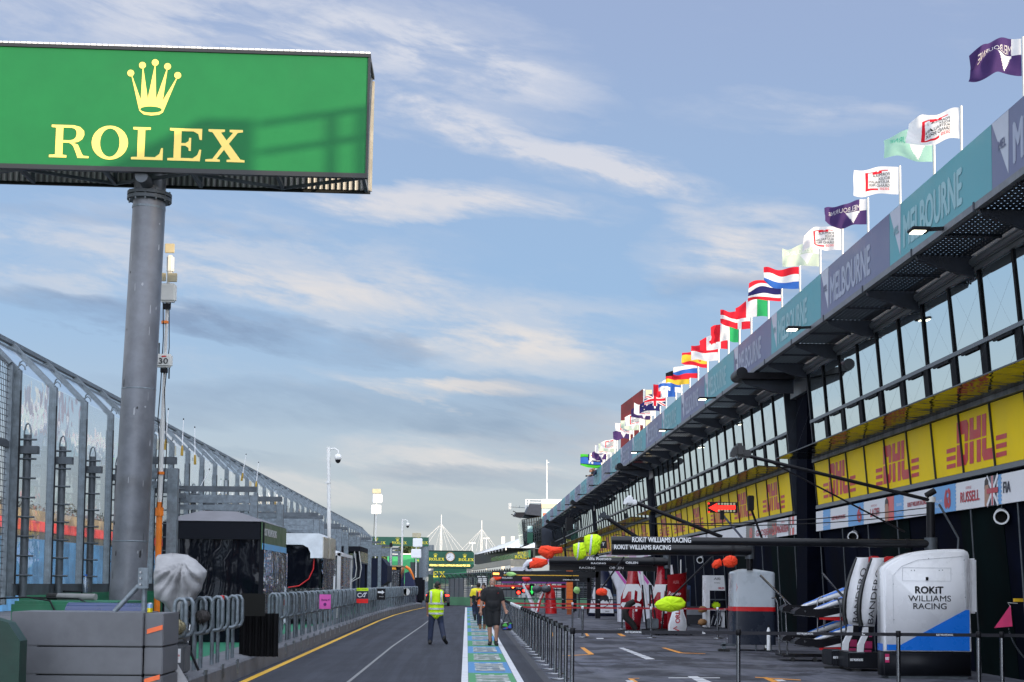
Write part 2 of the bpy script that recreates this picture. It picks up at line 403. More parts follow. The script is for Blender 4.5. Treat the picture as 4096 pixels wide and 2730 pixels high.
cream = worn('cream lettering paint', (.58, .63, .62), .30)
def strip(name, pts_l, pts_r, z, m):
    b = MB()
    for i in range(len(pts_l) - 1):
        b.add([(*pts_l[i], z), (*pts_r[i], z), (*pts_r[i + 1], z), (*pts_l[i + 1], z)], [(0, 1, 2, 3)], m)
    return b.build(name, kind='structure')
strip('white_line', [(-.07, 8), (-.07, 105)], [(.05, 8), (.05, 105)], .004, wline)
strip('white_line', [(.89, 8), (.90, 105)], [(1.01, 8), (1.02, 105)], .004, wline)
yl = [(-3.78, 8), (-3.80, 26), (-3.86, 48), (-3.9, 66), (-3.80, 78), (-3.40, 92), (-2.9, 103)]
strip('yellow_line', yl, [(x + .13, y) for x, y in yl], .004, yline)
strip('worn_line', [(-2.06, 10), (-1.98, 40), (-1.75, 60), (-1.5, 100)], [(-2.00, 10), (-1.92, 40), (-1.69, 60), (-1.44, 100)], .004, worn('faded grey line', (.20, .20, .20), .6))
for i in range(24):
    y0 = 8.6 + i * 4.0
    mb = MB(); mb.add([(.055, y0, .004), (.885, y0, .004), (.885, y0 + 4, .004), (.055, y0 + 4, .004)], [(0, 1, 2, 3)], bblue if i % 2 else bgreen)
    if y0 < 90: mb.text('MELBOURNE', (.77, y0 + .62, .008), (0, 1, 0), (-1, 0, 0), .58, cream, .03, 'LEFT', 2.75, 0.0, None, 0)
    mb.build('painted_block', kind='structure')
b = MB()
def gquad(pts, m, z=.004): b.add([(*gnd(px, py).xy, z) for px, py in pts], [(0, 1, 2, 3)], m)
def fz(x, y, ox=1700, oy=2400, s=2.353): return ((ox + x / s) / 4, (oy + y / s) / 4)
for i in range(8):                       # dashed white marker of a pit box
    t0, t1 = i / 8 + .004, (i + 1) / 8 - .018
    A, B_, C_, D_ = V(fz(1820, 450)), V(fz(1868, 450)), V(fz(2172, 560)), V(fz(2085, 562))
    gquad([A.lerp(D_, t0), B_.lerp(C_, t0), B_.lerp(C_, t1), A.lerp(D_, t1)], wline)
gquad([fz(1462, 448), fz(1500, 448), fz(1592, 512), fz(1540, 514)], oline); gquad([fz(1290, 526), fz(1560, 512), fz(1592, 514), fz(1320, 530)], oline, .007)
gquad([fz(2225, 450), fz(2265, 450), fz(2440, 500), fz(2390, 502)], oline); gquad([fz(2400, 497), fz(2640, 506), fz(2640, 509), fz(2420, 503)], oline, .007)
gquad([fz(1502, 306), fz(1520, 306), fz(1548, 341), fz(1518, 341)], oline); gquad([fz(1788, 306), fz(1825, 306), fz(1893, 341), fz(1845, 341)], oline)
gquad([fz(1190, 306), fz(1204, 306), fz(1204, 342), fz(1190, 342)], oline); gquad([fz(1612, 359), fz(1678, 359), fz(1682, 367), fz(1616, 367)], wline)
gquad([fz(1910, 740), fz(1955, 740), fz(2010, 776), fz(1960, 776)], oline); gquad([fz(1960, 738), fz(2018, 738), fz(2018, 742), fz(1960, 742)], oline, .007)
gquad([fz(1885, 762), fz(1950, 762), fz(1975, 776), fz(1905, 776)], wline, .010)
def gz2(x, y): return fz(x, y, 2700, 2050, 2.306)
for i in range(4):
    t0, t1 = i / 4, (i + 1) / 4 - .03
    A, B_, C_, D_ = V(gz2(115, 1512)), V(gz2(205, 1512)), V(gz2(400, 1590)), V(gz2(260, 1590))
    gquad([A.lerp(D_, t0), B_.lerp(C_, t0), B_.lerp(C_, t1), A.lerp(D_, t1)], wline)
gquad([gz2(-60, 1525), gz2(415, 1525), gz2(415, 1531), gz2(-60, 1531)], wline, .007)
gquad([gz2(800, 1522), gz2(850, 1522), gz2(985, 1568), gz2(900, 1568)], oline); gquad([gz2(740, 1520), gz2(1160, 1545), gz2(1160, 1552), gz2(740, 1526)], oline, .007)
gquad([gz2(915, 1545), gz2(990, 1545), gz2(1030, 1562), gz2(950, 1562)], wline, .010)
b.build('apron_markings', kind='structure')
# ------------------------------------------------------------------ pit building
PB = thing('pit_building', 'long two storey pit building with angled glazing, banner parapet and yellow panels on the right', 'building', (10, 90, 0))
def fx(z): return 9.68 + (8.0 - z) * .09
steel = mat('grey painted steel', (.13, .142, .160), .4, .3, .12, 2, 0, 40, .25)
dsteel = mat('dark blue steel', (.014, .020, .034), .5, .0, .25, 3)
frameM = mat('dark window frame', (.006, .007, .010), .6, 0, .2, 3, spec=.1)
glassM = glassy('mirror glazing', (.02, .035, .04), .74, (.80, .885, .90), 0, .015, .02, .35)
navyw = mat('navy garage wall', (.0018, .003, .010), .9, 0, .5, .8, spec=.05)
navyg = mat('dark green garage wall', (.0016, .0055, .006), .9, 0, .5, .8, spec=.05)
lav = mat('lavender banner vinyl', (.135, .152, .265), .5, 0, .05, 1.0, 0, 40, .08); aqua = mat('aqua banner vinyl', (.090, .32, .38), .5, 0, .05, 1.0, 0, 40, .08)
blet = mat('pale banner lettering', (.34, .38, .50), .5, 0, .05, 2)
alet = mat('pale aqua lettering', (.27, .48, .54), .5, 0, .05, 2)
SECT = [(24.4, 42.4), (45.6, 78.0), (81.2, 113.6), (116.8, 149.2), (152.4, 170.4)]
def wall_quad(mb, y0, y1, z0, z1, m, d=0.0, t=.03):
    "panel lying on the leaning front wall, d metres in front of it"
    a = [(fx(z0) - d, y0, z0), (fx(z0) - d, y1, z0), (fx(z1) - d, y1, z1), (fx(z1) - d, y0, z1)]
    c = [(p[0] + t, p[1], p[2]) for p in a]
    mb.add(a + c, [(0, 1, 2, 3), (4, 7, 6, 5), (0, 4, 5, 1), (1, 5, 6, 2), (2, 6, 7, 3), (3, 7, 4, 0)], m)
mb = MB()
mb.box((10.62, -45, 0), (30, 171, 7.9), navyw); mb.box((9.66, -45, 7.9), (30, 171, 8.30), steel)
mb.box((24, -45, 8.30), (30, 171, 9.3), steel)
mb.build('wall', PB)
mb = MB()
random.seed(11)
for (y0, y1) in SECT:
    yy = y0 - (9 if y0 < 30 else 0); mb = MB()
    while yy < y1 - .1:
        wd = min(random.choice((1.2, 2.4, 1.8)), y1 - yy)
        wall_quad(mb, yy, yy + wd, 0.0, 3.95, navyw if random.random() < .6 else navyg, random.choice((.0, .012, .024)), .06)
        yy += wd
    mb.build('garage_front', PB)
for (y0, y1) in SECT[:3]:
    yy = y0
    while yy < y1:
        MB().tube([(fx(0) - .22, yy, 0), (fx(3.4) - .10, yy, 3.4)], .018, galvd, 6).build('garage_pole', PB); yy += 2.55
for (y0, y1) in SECT:
    mb = MB()
    for k in range(int(round((y1 - y0) / 1.8)) + 1):
        y = y0 + k * 1.8
        mb.bar((fx(5.15) - .02, y, 5.15), (fx(7.80) - .02, y, 7.80), .03, .10, frameM, (0, 1, 0))
    for z, h in ((6.40, .085), (7.80, .10), (5.32, .12)):
        mb.bar((fx(z) - .03, y0 - .06, z), (fx(z) - .03, y1 + .06, z), .045, h, steel)
    for k in range(int(round((y1 - y0) / 1.8))):            # darker opening sash in every lower bay
        y = y0 + k * 1.8
        mb.bar((fx(5.4) - .012, y + .20, 5.4), (fx(6.35) - .012, y + .20, 6.35), .012, .26, frameM, (0, 1, 0))
        mb.bar((fx(6.32) - .04, y + .3, 6.32), (fx(6.32) - .04, y + 1.3, 6.32), .04, .05, frameM)
    mb.build('window_frame', PB)
    far = MB() if y0 > 114 else None
    for k in range(int(round((y1 - y0) / 1.8))):
        y = y0 + k * 1.8
        for z0, z1 in ((5.38, 6.36), (6.44, 7.76)):
            pm_ = far or MB(); n_v = len(pm_.v); wall_quad(pm_, y + .06, y + 1.74, z0, z1, glassM, -.0, .02); tl = [random.uniform(-.004, .004) for _ in range(3)]
            for q_ in range(8): c_ = q_ % 4; pm_.v[n_v + q_].x += tl[0] + (tl[1] if c_ in (1, 2) else -tl[1]) + (tl[2] if c_ > 1 else -tl[2])
            if not far: pm_.build('window_pane', PB)
    if far: far.build('window_pane', PB, kind='stuff')
    # header beam, recess and end column
    mb = MB(); mb.box((9.60, y0 - .1, 7.83), (10.62, y1 + .1, 7.9), steel); mb.tube([(9.62, y0 - .1, 7.93), (9.62, y1 + .1, 7.93)], .08, steel, 10)
    mb.build('header_beam', PB)
    for ye in (y0, y1):
        mb = MB()
        s_ = -1 if ye == y0 else 1
        a = [(fx(3.9) - .04, ye, 3.9), (10.62, ye, 3.9), (10.62, ye, 7.7), (fx(7.7) - .04, ye, 7.7)]
        mb.add(a + [(p[0], ye + s_ * .06, p[2]) for p in a], [(0, 1, 2, 3), (7, 6, 5, 4), (0, 4, 5, 1), (1, 5, 6, 2), (2, 6, 7, 3), (3, 7, 4, 0)], dsteel)
        mb.build('bay_end_panel', PB)
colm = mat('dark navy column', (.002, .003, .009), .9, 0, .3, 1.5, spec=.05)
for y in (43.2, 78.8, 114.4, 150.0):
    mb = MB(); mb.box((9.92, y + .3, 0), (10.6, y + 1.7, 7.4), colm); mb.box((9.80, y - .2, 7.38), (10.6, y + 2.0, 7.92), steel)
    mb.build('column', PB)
                                           # curved steel bracket ends at the gaps between the glazed bays
for y in (44.2, 79.6, 115.0, 150.6):
    mb = MB(); mb.box((8.0, y - .5, 7.80), (9.6, y + .5, 7.98), blackm); mb.tube([(8.05, y - .52, 7.97), (8.05, y + .52, 7.97)], .17, blackm, 14)
    mb.prism([(0, 0), (1.6, 0), (1.6, -.42), (1.2, -.42), (.15, -.16)], (8.05, y - .06, 7.84), (1, 0, 0), (0, 0, 1), .12, dsteel); mb.build('gap_beam', PB)
                                           # fins carrying the grating
y = 21.1
while y < 170:
    MB().prism([(0, 0), (1.14, 0), (1.14, -.40), (.85, -.36), (.05, -.10)], (8.52, y, 8.06), (1, 0, 0), (0, 0, 1), .10, dsteel).build('canopy_bracket', PB); y += 3.56
def grating():
    m = bpy.data.materials.new('perforated grating'); m.use_nodes = True; nt = m.node_tree; q = NG(nt); b = nt.nodes['Principled BSDF']
    x, y, z = q.sep(q.n('ShaderNodeNewGeometry').outputs['Position'])
    h = q.m('MULTIPLY', q.m('GREATER_THAN', q.m('FRACT', q.m('DIVIDE', x, .105)), .58), q.m('GREATER_THAN', q.m('FRACT', q.m('DIVIDE', y, .16)), .45))
    b.inputs['Base Color'].default_value = (.022, .030, .046, 1); b.inputs['Roughness'].default_value = .6
    t = q.n('ShaderNodeBsdfTransparent'); mx = q.n('ShaderNodeMixShader'); q.set(mx.inputs[0], h)
    nt.links.new(b.outputs[0], mx.inputs[1]); nt.links.new(t.outputs[0], mx.inputs[2])
    nt.links.new(mx.outputs[0], nt.nodes['Material Output'].inputs[0]); return m
gm = grating(); mb = MB()
y = 21.1
while y < 168:
    mb = MB(); mb.box((8.56, y + .12, 8.07), (9.60, y + 3.53, 8.085), gm); mb.bar((8.56, y + 1.83, 8.05), (9.6, y + 1.83, 8.05), .07, .05, dsteel)
    mb.build('canopy_grating', PB); y += 3.56
mb = MB()
mb.box((8.47, -45, 8.05), (8.58, 170.4, 8.17), mat('gutter steel', (.17, .18, .20), .5, .3, .2, 4, 0, 40, .4)); mb.box((8.53, -45, 8.17), (8.58, 170.4, 9.27), steel)
for k in range(44): mb.box((8.455, 21.1 + k * 3.56 - .03, 8.03), (8.47, 21.1 + k * 3.56 + .03, 8.19), dsteel)
mb.build('parapet', PB)
tail = mat('white banner triangle', (.46, .50, .60), .5, 0, .05, 2)
for k in range(-1, 26):
    far_y = 29.8 + 5.93 * k; near_y = far_y - 5.93
    if near_y > 168: break
    aq = (k % 2 == 0); far_y = min(far_y, 170.3)
    fade = min(1, max(0, (near_y - 30) / 90))
    mp = MB(); mp.box((8.500, near_y + .008, 8.175), (8.528, far_y - .008, 9.28), aqua if aq else lav)
    p = mp.build('banner_panel', PB)
    lt = MB(); col = alet if aq else blet
    lt.text('MELBOURNE', (8.500, far_y - 1.0, 8.36), (0, -1, 0), (0, 0, 1), .62, col, .045, 'LEFT', 3.45, .004)
    lt.add([(8.496, far_y - .04, 9.27), (8.496, far_y - .80, 9.27), (8.496, far_y - .76, 8.25)], [(0, 2, 1)], tail)
    lt.text('MEL', (8.496, far_y - .34, 8.74), (0, -1, 0), (0, 0, 1), .15, lav if not aq else alet, .02, 'LEFT', .34, .008)
    lt.build('lettering', p)
# yellow panels with the courier lettering, and the glass canopy over them
yelp = mat('yellow advertising vinyl', (.92, .66, .008), .5, 0, .06, .7, spec=.12); redl = mat('red advertising vinyl', (.56, .028, .035), .4, 0, .06, 3)
LOGO = [[(0, .525), (0, 1), (.72, 1), (.84, .90), (.80, .525), (.57, .525), (.57, .70), (.27, .70), (.27, .525)],
        [(.92, .525), (.92, 1), (1.20, 1), (1.20, .72), (1.42, .72), (1.42, 1), (1.70, 1), (1.70, .525)], [(1.78, .525), (1.78, 1), (2.06, 1), (2.06, .525)],
        [(0, 0), (0, .485), (.27, .485), (.27, .24), (.57, .24), (.57, .485), (.80, .485), (.80, .10), (.66, 0)], [(.92, 0), (.92, .485), (1.20, .485), (1.20, 0)],
        [(1.42, 0), (1.42, .485), (1.70, .485), (1.70, 0)], [(1.78, .12), (1.78, .485), (2.06, .485), (2.06, .24), (2.62, .24), (2.62, 0), (1.90, 0)]]
LOGO += [[(a, z), (a, z + .10), (c, z + .10), (c, z)] for a, c in ((-.78, -.10), (2.70, 3.36)) for z in (0, .18, .36)]
strp = mat('dark panel joint', (.02, .02, .02), .5)
flash = mat('ragged steel flashing', (.16, .17, .18), .5, .4, .6, 3, .4, 10)
canopyg = glassy('yellowish canopy glass', (.56, .58, .52), .05, (.46, .46, .42), .90, .08, .9, 1.6, (.16, .16, .13), 1.28)
for si, (y0, y1) in enumerate(SECT):
    n3 = int((y1 - y0) / 5.4 + .01); y = y1
    for k in range(n3 + 1):
        ya = max(y - 5.4, y0 - (3.6 if si == 0 else 0))
        if y - ya < .5: break
        mp = MB(); wall_quad(mp, ya, y, 4.02, 5.20, yelp, .05, .04); p = mp.build('advertising_panel', PB)
        lt = MB()
        for pl in LOGO:
            pp = [(y - 1.38 - (u + .30 * v) * .84, 4.16 + v * .88) for u, v in pl]
            if min(a[0] for a in pp) < ya: continue
            lt.prism([(-a, z) for a, z in pp], (0, 0, 0), (0, -1, 0), (0, 0, 1), .001, redl)
        lt.v = [V((fx(v.z) - .055 - (.001 if v.x < -.0005 else 0), v.y, v.z)) for v in lt.v]
        if lt.v: lt.build('lettering', p)
        y = ya
    mb = MB(); y = y1
    while y > y0 - .1:
        mb.bar((fx(4.0) - .06, y, 4.0), (fx(5.2) - .06, y, 5.2), .06, .03, strp, (0, 1, 0)); y -= 1.8
    mb.bar((fx(3.95) - .05, y0 - .05, 3.95), (fx(3.95) - .05, y1 + .03, 3.95), .14, .10, steel)
    mb.build('panel_frame', PB)
    ya = y0 - (6 if si == 0 else 0)
    mb = MB(); mb.add([(8.87, ya, 5.36), (9.88, ya, 5.32), (9.88, y1, 5.32), (8.87, y1 + .5, 5.36)], [(0, 1, 2, 3)], canopyg)
    mb.build('canopy_glass', PB)
    mb = MB(); mb.bar((8.87, ya, 5.37), (8.87, y1 + .5, 5.37), .02, .025, galvd); mb.bar((9.86, ya, 5.27), (9.86, y1, 5.27), .10, .10, flash)
    y = y1
    while y > ya:
        mb.bar((8.87, y, 5.375), (9.86, y, 5.335), .025, .03, blackm); mb.tube([(8.95, y, 5.38), (9.72, y - .3, 7.7)], .0012, galvd, 4, False); y -= 1.8 if si < 2 else 3.6
    mb.build('canopy_frame', PB)
# floodlights on the parapet
lampw = emit('lit lamp lens', (1.0, .93, .70), 3.2)
lampd = mat('unlit lamp lens', (.55, .54, .48), .3)
for i, y in enumerate((26.3, 36.7, 50.9, 61.5, 72, 86, 97, 107, 121, 131, 142)):
    names = ['nearest to the camera', 'second nearest to the camera', 'third nearest to the camera', 'fourth nearest to the camera', 'fifth nearest to the camera', 'sixth nearest to the camera']
    t = thing('floodlight', ('flat black lit floodlight under the banner parapet, %s' % names[i]) if i < 6 else 'flat black floodlight far along the banner parapet', 'floodlight', (8.45, y, 8.1), 'floodlights under the banner parapet')
    mb = MB(); mb.box((7.86, y - .17, 8.06), (8.22, y + .17, 8.13), blackm, .02); mb.bar((8.2, y, 8.11), (8.47, y, 8.13), .12, .05, blackm); mb.build('housing', t)
    mb = MB(); mb.box((7.90, y - .14, 8.045), (8.12, y + .14, 8.059), lampw if i < 5 else lampd); mb.build('lens', t)
# ------------------------------------------------------------------ sign lettering
GL = {
 'L': [[(0, 0), (200, 0), (200, 78), (188, 78), (178, 40), (150, 18), (84, 18), (84, 192), (118, 195), (118, 210), (8, 210), (8, 195), (38, 192), (38, 18), (0, 15)]],
 'E': [[(0, 0), (205, 0), (212, 75), (200, 75), (188, 40), (160, 18), (84, 18), (84, 98), (110, 98), (130, 85), (133, 65), (146, 65), (146, 150), (133, 150), (130, 128), (110, 115), (84, 115), (84, 192), (160, 192), (190, 175), (200, 138), (214, 138), (214, 210), (10, 210), (10, 195), (38, 192), (38, 18), (0, 15)]],
 'X': [[(0, 0), (92, 0), (92, 14), (72, 18), (116, 78), (160, 18), (135, 14), (135, 0), (248, 0), (248, 14), (222, 18), (146, 118), (200, 190), (232, 195), (232, 210), (148, 210), (148, 195), (170, 190), (130, 140), (94, 190), (118, 195), (118, 210), (14, 210), (14, 195), (40, 190), (102, 100), (44, 18), (0, 14)]],
 'R': [[(0, 0), (110, 0), (110, 15), (84, 18), (84, 192), (84, 210), (10, 210), (10, 195), (38, 192), (38, 18), (0, 15)],
       [(120, 96), (150, 96), (180, 85), (205, 30), (215, 15), (250, 12), (250, 0), (180, 0), (165, 40), (150, 75), (135, 90)]]}
RB = ([(84, 210), (150, 210), (190, 200), (215, 175), (218, 150), (205, 120), (180, 103), (150, 96), (84, 96)],
      [(84, 193), (135, 193), (155, 188), (167, 172), (169, 152), (163, 130), (150, 118), (130, 112), (84, 112)])
def tri(poly):
    "triangulate a concave outline"
    from mathutils.geometry import tessellate_polygon
    return [list(t) for t in tessellate_polygon([[V((p[0], p[1], 0)) for p in poly]])]
def flat(mb, poly, o, ux, uy, k, off, m):
    o, ux, uy = V(o), V(ux).normalized(), V(uy).normalized(); n = ux.cross(uy) * off
    mb.add([o + n + ux * (p[0] * k) + uy * (p[1] * k) for p in poly], tri(poly), m)
def serif_word(mb, word, o, ux, uy, h, m, off=.006):
    "slab serif capitals R O L E X, cap height h"
    k = h / 210; adv = {'R': 265, 'O': 252, 'L': 230, 'E': 240, 'X': 250}; x = 0
    for ch in word:
        oo = V(o) + V(ux).normalized() * x * k
        for pl in GL.get(ch, []): flat(mb, pl, oo, ux, uy, k, off, m)
        st = None
        if ch == 'R': st = RB
        if ch == 'O':
            a = [2 * math.pi * i / 28 for i in range(29)]
            st = ([(115 + 115 * math.cos(t), 104 + 110 * math.sin(t)) for t in a], [(115 + 62 * math.cos(t), 104 + 92 * math.sin(t)) for t in a])
        if st:
            for i in range(len(st[0]) - 1): flat(mb, [st[0][i], st[0][i + 1], st[1][i + 1], st[1][i]], oo, ux, uy, k, off, m)
        x += adv[ch]
    return x * k
CROWN = [(804, 448), (809, 446), (868, 600), (872, 398), (878, 398), (912, 592), (948, 378), (954, 378), (965, 592), (1024, 400), (1030, 401), (1008, 600), (1087, 455), (1092, 458), (1020, 655), (1010, 680), (985, 695), (936, 701), (890, 695), (862, 672), (856, 652)]
def crown(mb, o, ux, uy, h, m, bg, off=.006):
    k = h / 350; pl = [(x - 945, 701 - y) for x, y in CROWN]
    flat(mb, pl, o, ux, uy, k, off, m)
    el = [(-9 + 68 * math.cos(t * math.pi / 10), 39 + 20 * math.sin(t * math.pi / 10)) for t in range(20)]
    flat(mb, el, o, ux, uy, k, off + .004, bg)
    for x, y in ((799, 430), (871, 377), (951, 357), (1030, 380), (1096, 436)):
        flat(mb, [(x - 945 + 22 * math.cos(t * math.pi / 8), 701 - y + 22 * math.sin(t * math.pi / 8)) for t in range(16)], o, ux, uy, k, off + .002, m)
XU, YU, ZU = (1, 0, 0), (0, 1, 0), (0, 0, 1)
# ------------------------------------------------------------------ big billboard
T = thing('billboard', 'large green billboard with gold crown and serif lettering on a thick grey pole', 'billboard', (-5.9, 26.2, 0))
cx, y0, zb, zt = -5.54, 25.4, 8.70, 10.80
H = thing('sign_box', None, None, (cx, y0, zb)); H.parent = T; H.location = V((cx, y0, zb)) - V((-5.9, 26.2, 0))
mb = MB(); mb.box((cx - 3.72, y0, zb + .03), (cx + 3.72, y0 + .05, zt - .03), rgreen); pan = mb.build('sign_panel', H)
k = 25.4 / 1500 / 6.275
mb = MB(); serif_word(mb, 'ROLEX', (cx - 620 * k, y0, zb + .165), XU, ZU, .565, paleg); mb.build('lettering', H)
mb = MB(); crown(mb, (cx + 20 * k, y0, zb + .155 + 290 * k), XU, ZU, 350 * k, paleg, rgreen); mb.build('crown_emblem', H)
mb = MB()
bk = mat('black sign frame', (.014, .015, .016), .45, .2)
mb.box((cx - 3.76, y0 - .03, zt - .03), (cx + 3.76, y0 + .07, zt + .03), bk); mb.box((cx - 3.76, y0 - .03, zb - .05), (cx + 3.76, y0 + .07, zb + .03), bk)
mb.box((cx + 3.72, y0 - .02, zb + .03), (cx + 3.755, y0 + .07, zt - .03), bk); mb.box((cx - 3.755, y0 - .02, zb + .03), (cx - 3.72, y0 + .07, zt - .03), bk)
mb.box((cx - 3.75, y0 - .01, zt + .03), (cx + 3.75, y0 + .03, zt + .065), white)
for i in range(75): mb.box((cx - 3.74 + i * .1, y0 - .018, zt + .03), (cx - 3.735 + i * .1, y0 - .011, zt + .066), bk)
mb.build('sign_frame', H)
def corrug():
    m = bpy.data.materials.new('corrugated sheet'); m.use_nodes = True; nt = m.node_tree; q = NG(nt); b = nt.nodes['Principled BSDF']
    x = q.sep(q.n('ShaderNodeNewGeometry').outputs['Position'])[0]
    s = q.m('SINE', q.m('MULTIPLY', x, 60))
    q.set(b.inputs['Base Color'], q.mix(q.ramp(s, -1, 1), (.12, .12, .12), (.42, .42, .40))); b.inputs['Roughness'].default_value = .45
    bn = q.n('ShaderNodeBump'); bn.inputs['Distance'].default_value = .03; q.set(bn.inputs['Height'], s); q.set(b.inputs['Normal'], bn.outputs[0]); return m
mb = MB(); mb.box((cx - 3.72, y0 + .98, zb), (cx + 3.72, y0 + 1.02, zt), corrug()); mb.build('back_sheet', H)
mb = MB()
for xx in (cx - 3.6, cx - 2.2, cx - .75, cx + .75, cx + 2.2, cx + 3.68):
    mb.bar((xx, y0 + .07, zb - .01), (xx, y0 + .97, zb - .01), .06, .07, galvd); mb.bar((xx, y0 + .93, zb), (xx, y0 + .93, zt), .05, .05, galvd)
for i, xx in enumerate((cx - 3.6, cx - 2.2, cx - .75, cx + .75, cx + 2.2)):
    mb.bar((xx, y0 + (.1 if i % 2 else .92), zb - .02), (xx + 1.45, y0 + (.92 if i % 2 else .1), zb - .02), .05, .05, galvd)
mb.bar((cx - 3.74, y0 + 1.04, zb - .02), (cx + 3.74, y0 + 1.04, zb - .02), .05, .06, bk)
mb.bar((cx + 3.74, y0 + 1.05, zb), (cx + 3.74, y0 + 1.05, zt - .1), .05, .05, mat('dull aluminium edge', (.40, .37, .30), .4, .4)); mb.bar((cx + 3.74, y0 + .07, zt - .05), (cx + 3.74, y0 + 1.0, zt - .05), .05, .06, galvd)
mb.bar((cx + 3.72, y0 + .2, zb), (cx + 3.72, y0 + .95, zt), .03, .04, galvd)
mb.build('sign_truss', H)
H.rotation_euler = (0, .010, 0)
pm_ = mat('scuffed grey pole paint', (.142, .150, .170), .40, .25, .22, 2.2, .08, 30, .45)
mb = MB(); mb.tube([(-5.9, 26.2, 0), (-5.66, 26.2, 8.38)], [.312, .282], pm_, 28); mb.build('pole', T)
mb = MB()
for z in (2.35, 5.0): x_ = -5.9 + .24 * z / 8.38; rr_ = .312 - .03 * z / 8.38; mb.tube([(x_, 26.2, z), (x_, 26.2, z + .012), (x_, 26.2, z + .024)], [rr_, rr_ + .006, rr_], galv, 28)
mb.build('weld_seam', T)
mb = MB(); tp_ = mat('pale paint scrape', (.30, .31, .33), .5); td_ = mat('rubber scuff', (.02, .02, .022), .7); random.seed(77)
for k_ in range(26):
    z = random.uniform(1.6, 8.0); th_ = random.uniform(-2.7, -.45); dth = random.uniform(.03, .16); dz_ = random.uniform(.015, .16); x_ = -5.9 + .24 * z / 8.38; rr_ = .3135 - .03 * z / 8.38; m_ = tp_ if random.random() < .5 else td_
    mb.add([(x_ + rr_ * math.cos(th_ + a_), 26.2 + rr_ * math.sin(th_ + a_), z + b2) for a_, b2 in ((0, 0), (dth * .6, -.02), (dth, dz_ * .3), (dth * .8, dz_), (dth * .2, dz_ * .8))], [(0, 1, 2, 3, 4)], m_)
mb.build('scuff_mark', T, kind='stuff')
mb = MB(); mb.tube([(-5.662, 26.2, 8.35), (-5.660, 26.2, 8.41)], .385, galvd, 28); mb.tube([(-5.66, 26.2, 8.43), (-5.658, 26.2, 8.49)], .385, galvd, 28); mb.tube([(-5.668, 26.2, 8.20), (-5.666, 26.2, 8.24)], .290, galv, 28)
for i in range(12): mb.tube([(-5.66 + .35 * math.cos(i * .5236), 26.2 + .35 * math.sin(i * .5236), 8.32), (-5.66 + .35 * math.cos(i * .5236), 26.2 + .35 * math.sin(i * .5236), 8.52)], .018, galv, 6)
mb.build('flange', T)
mb = MB(); mb.tube([(-5.658, 26.2, 8.49), (-5.65, 26.2, 9.4)], .275, pm_, 24); mb.tube([(-5.65, 25.46, 8.6), (-5.65, 26.0, 8.6)], .11, galvd, 14); mb.build('pole_head', T)
# ------------------------------------------------------------------ debris fence
FN = thing('debris_fence', 'tall galvanised debris fence with clear inward sloping panels along the left', 'fence', (-7, 60, 0))
poly = glassy('clear polycarbonate', (.88, .93, .95), .12, (.95, .97, .98), .80, .03, .5, .7, (.52, .58, .63))
ys = [23.3 + i * 2.03 for i in range(44)]
for i, y in enumerate(ys):
    mb = MB(); mb.box((-7.05, y - .05, 1.42), (-6.93, y + .05, 4.92), galv); mb.bar((-6.99, y, 4.90), (-7.72, y, 5.64), .10, .11, galv, (0, 1, 0))
    mb.box((-6.925, y - .065, 1.6), (-6.91, y - .03, 4.6), blackm); mb.box((-6.927, y - .16, 1.44), (-6.912, y + 1.9, 1.62), galvd)
    for z in (4.95, 5.02): mb.tube([(-6.94 + .06 * math.cos(t), y + .02 + (z - 4.95), z - .02 + .09 * math.sin(t)) for t in (0, .6, 1.57, 2.5, 3.14)], .012, galv, 6)
    mb.build('fence_post', FN)
    if y < 62:
        mb = MB(); cz = 3.93
        mb.tube([(-6.84, y + .12, 1.4), (-6.84, y + .12, cz)], .062, galvd, 10)
        mb.tube([(-6.84 + .055 * math.cos(t), y + .12, cz - .02 + .20 * math.sin(t)) for t in (0, .5, 1.1, 1.57, 2.1, 2.7, 3.14)], .013, galv, 6)
        z = 1.75
        while z < cz: mb.tube([(-7.0, y + .06, z), (-6.68, y + .06, z)], .017, galvd, 6); z += .30
        mb.box((-6.98, y + .02, cz - .30), (-6.66, y + .16, cz - .18), galvd)
        mb.build('cable_post', FN)
    if i:
        a = ys[i - 1]
        mb = MB(); mb.add([(-6.985, a + .06, 1.60), (-6.985, y - .06, 1.60), (-6.985, y - .06, 4.90), (-6.985, a + .06, 4.90)], [(0, 1, 2, 3)], poly)
        mb.add([(-7.0, a + .06, 4.92), (-7.0, y - .06, 4.92), (-7.66, y - .06, 5.58), (-7.66, a + .06, 5.58)], [(0, 1, 2, 3)], poly); mb.build('clear_panel', FN)
mb = MB(); mb.bar((-7.72, 20, 5.66), (-7.72, ys[-1], 5.66), .09, .07, galv); mb.build('top_rail', FN)
mb = MB(); mb.bar((-7.56, 20, 5.46), (-7.56, ys[-1], 5.46), .05, .05, galv); mb.build('top_rail', FN)
mb = MB(); mb.bar((-7.05, 20.5, 3.75), (-7.05, 23.2, 3.75), .06, .10, galvd)
mb.bar((-7.05, 23.12, 1.3), (-7.05, 23.12, 5.0), .09, .07, galv); mb.bar((-7.05, 23.1, 4.98), (-7.75, 23.1, 5.7), .10, .12, galv, (0, 1, 0))
for i in range(30): mb.tube([(-7.06, 20.5 + i * .09, 1.3), (-7.06, 20.5 + i * .09, 5.0), (-7.7, 20.5 + i * .09, 5.6)], .006, galvd, 4, False)
for i in range(42): mb.tube([(-7.06, 20.5, 1.3 + i * .09), (-7.06, 23.1, 1.3 + i * .09)], .006, galvd, 4, False)
mb.build('wire_mesh', FN)
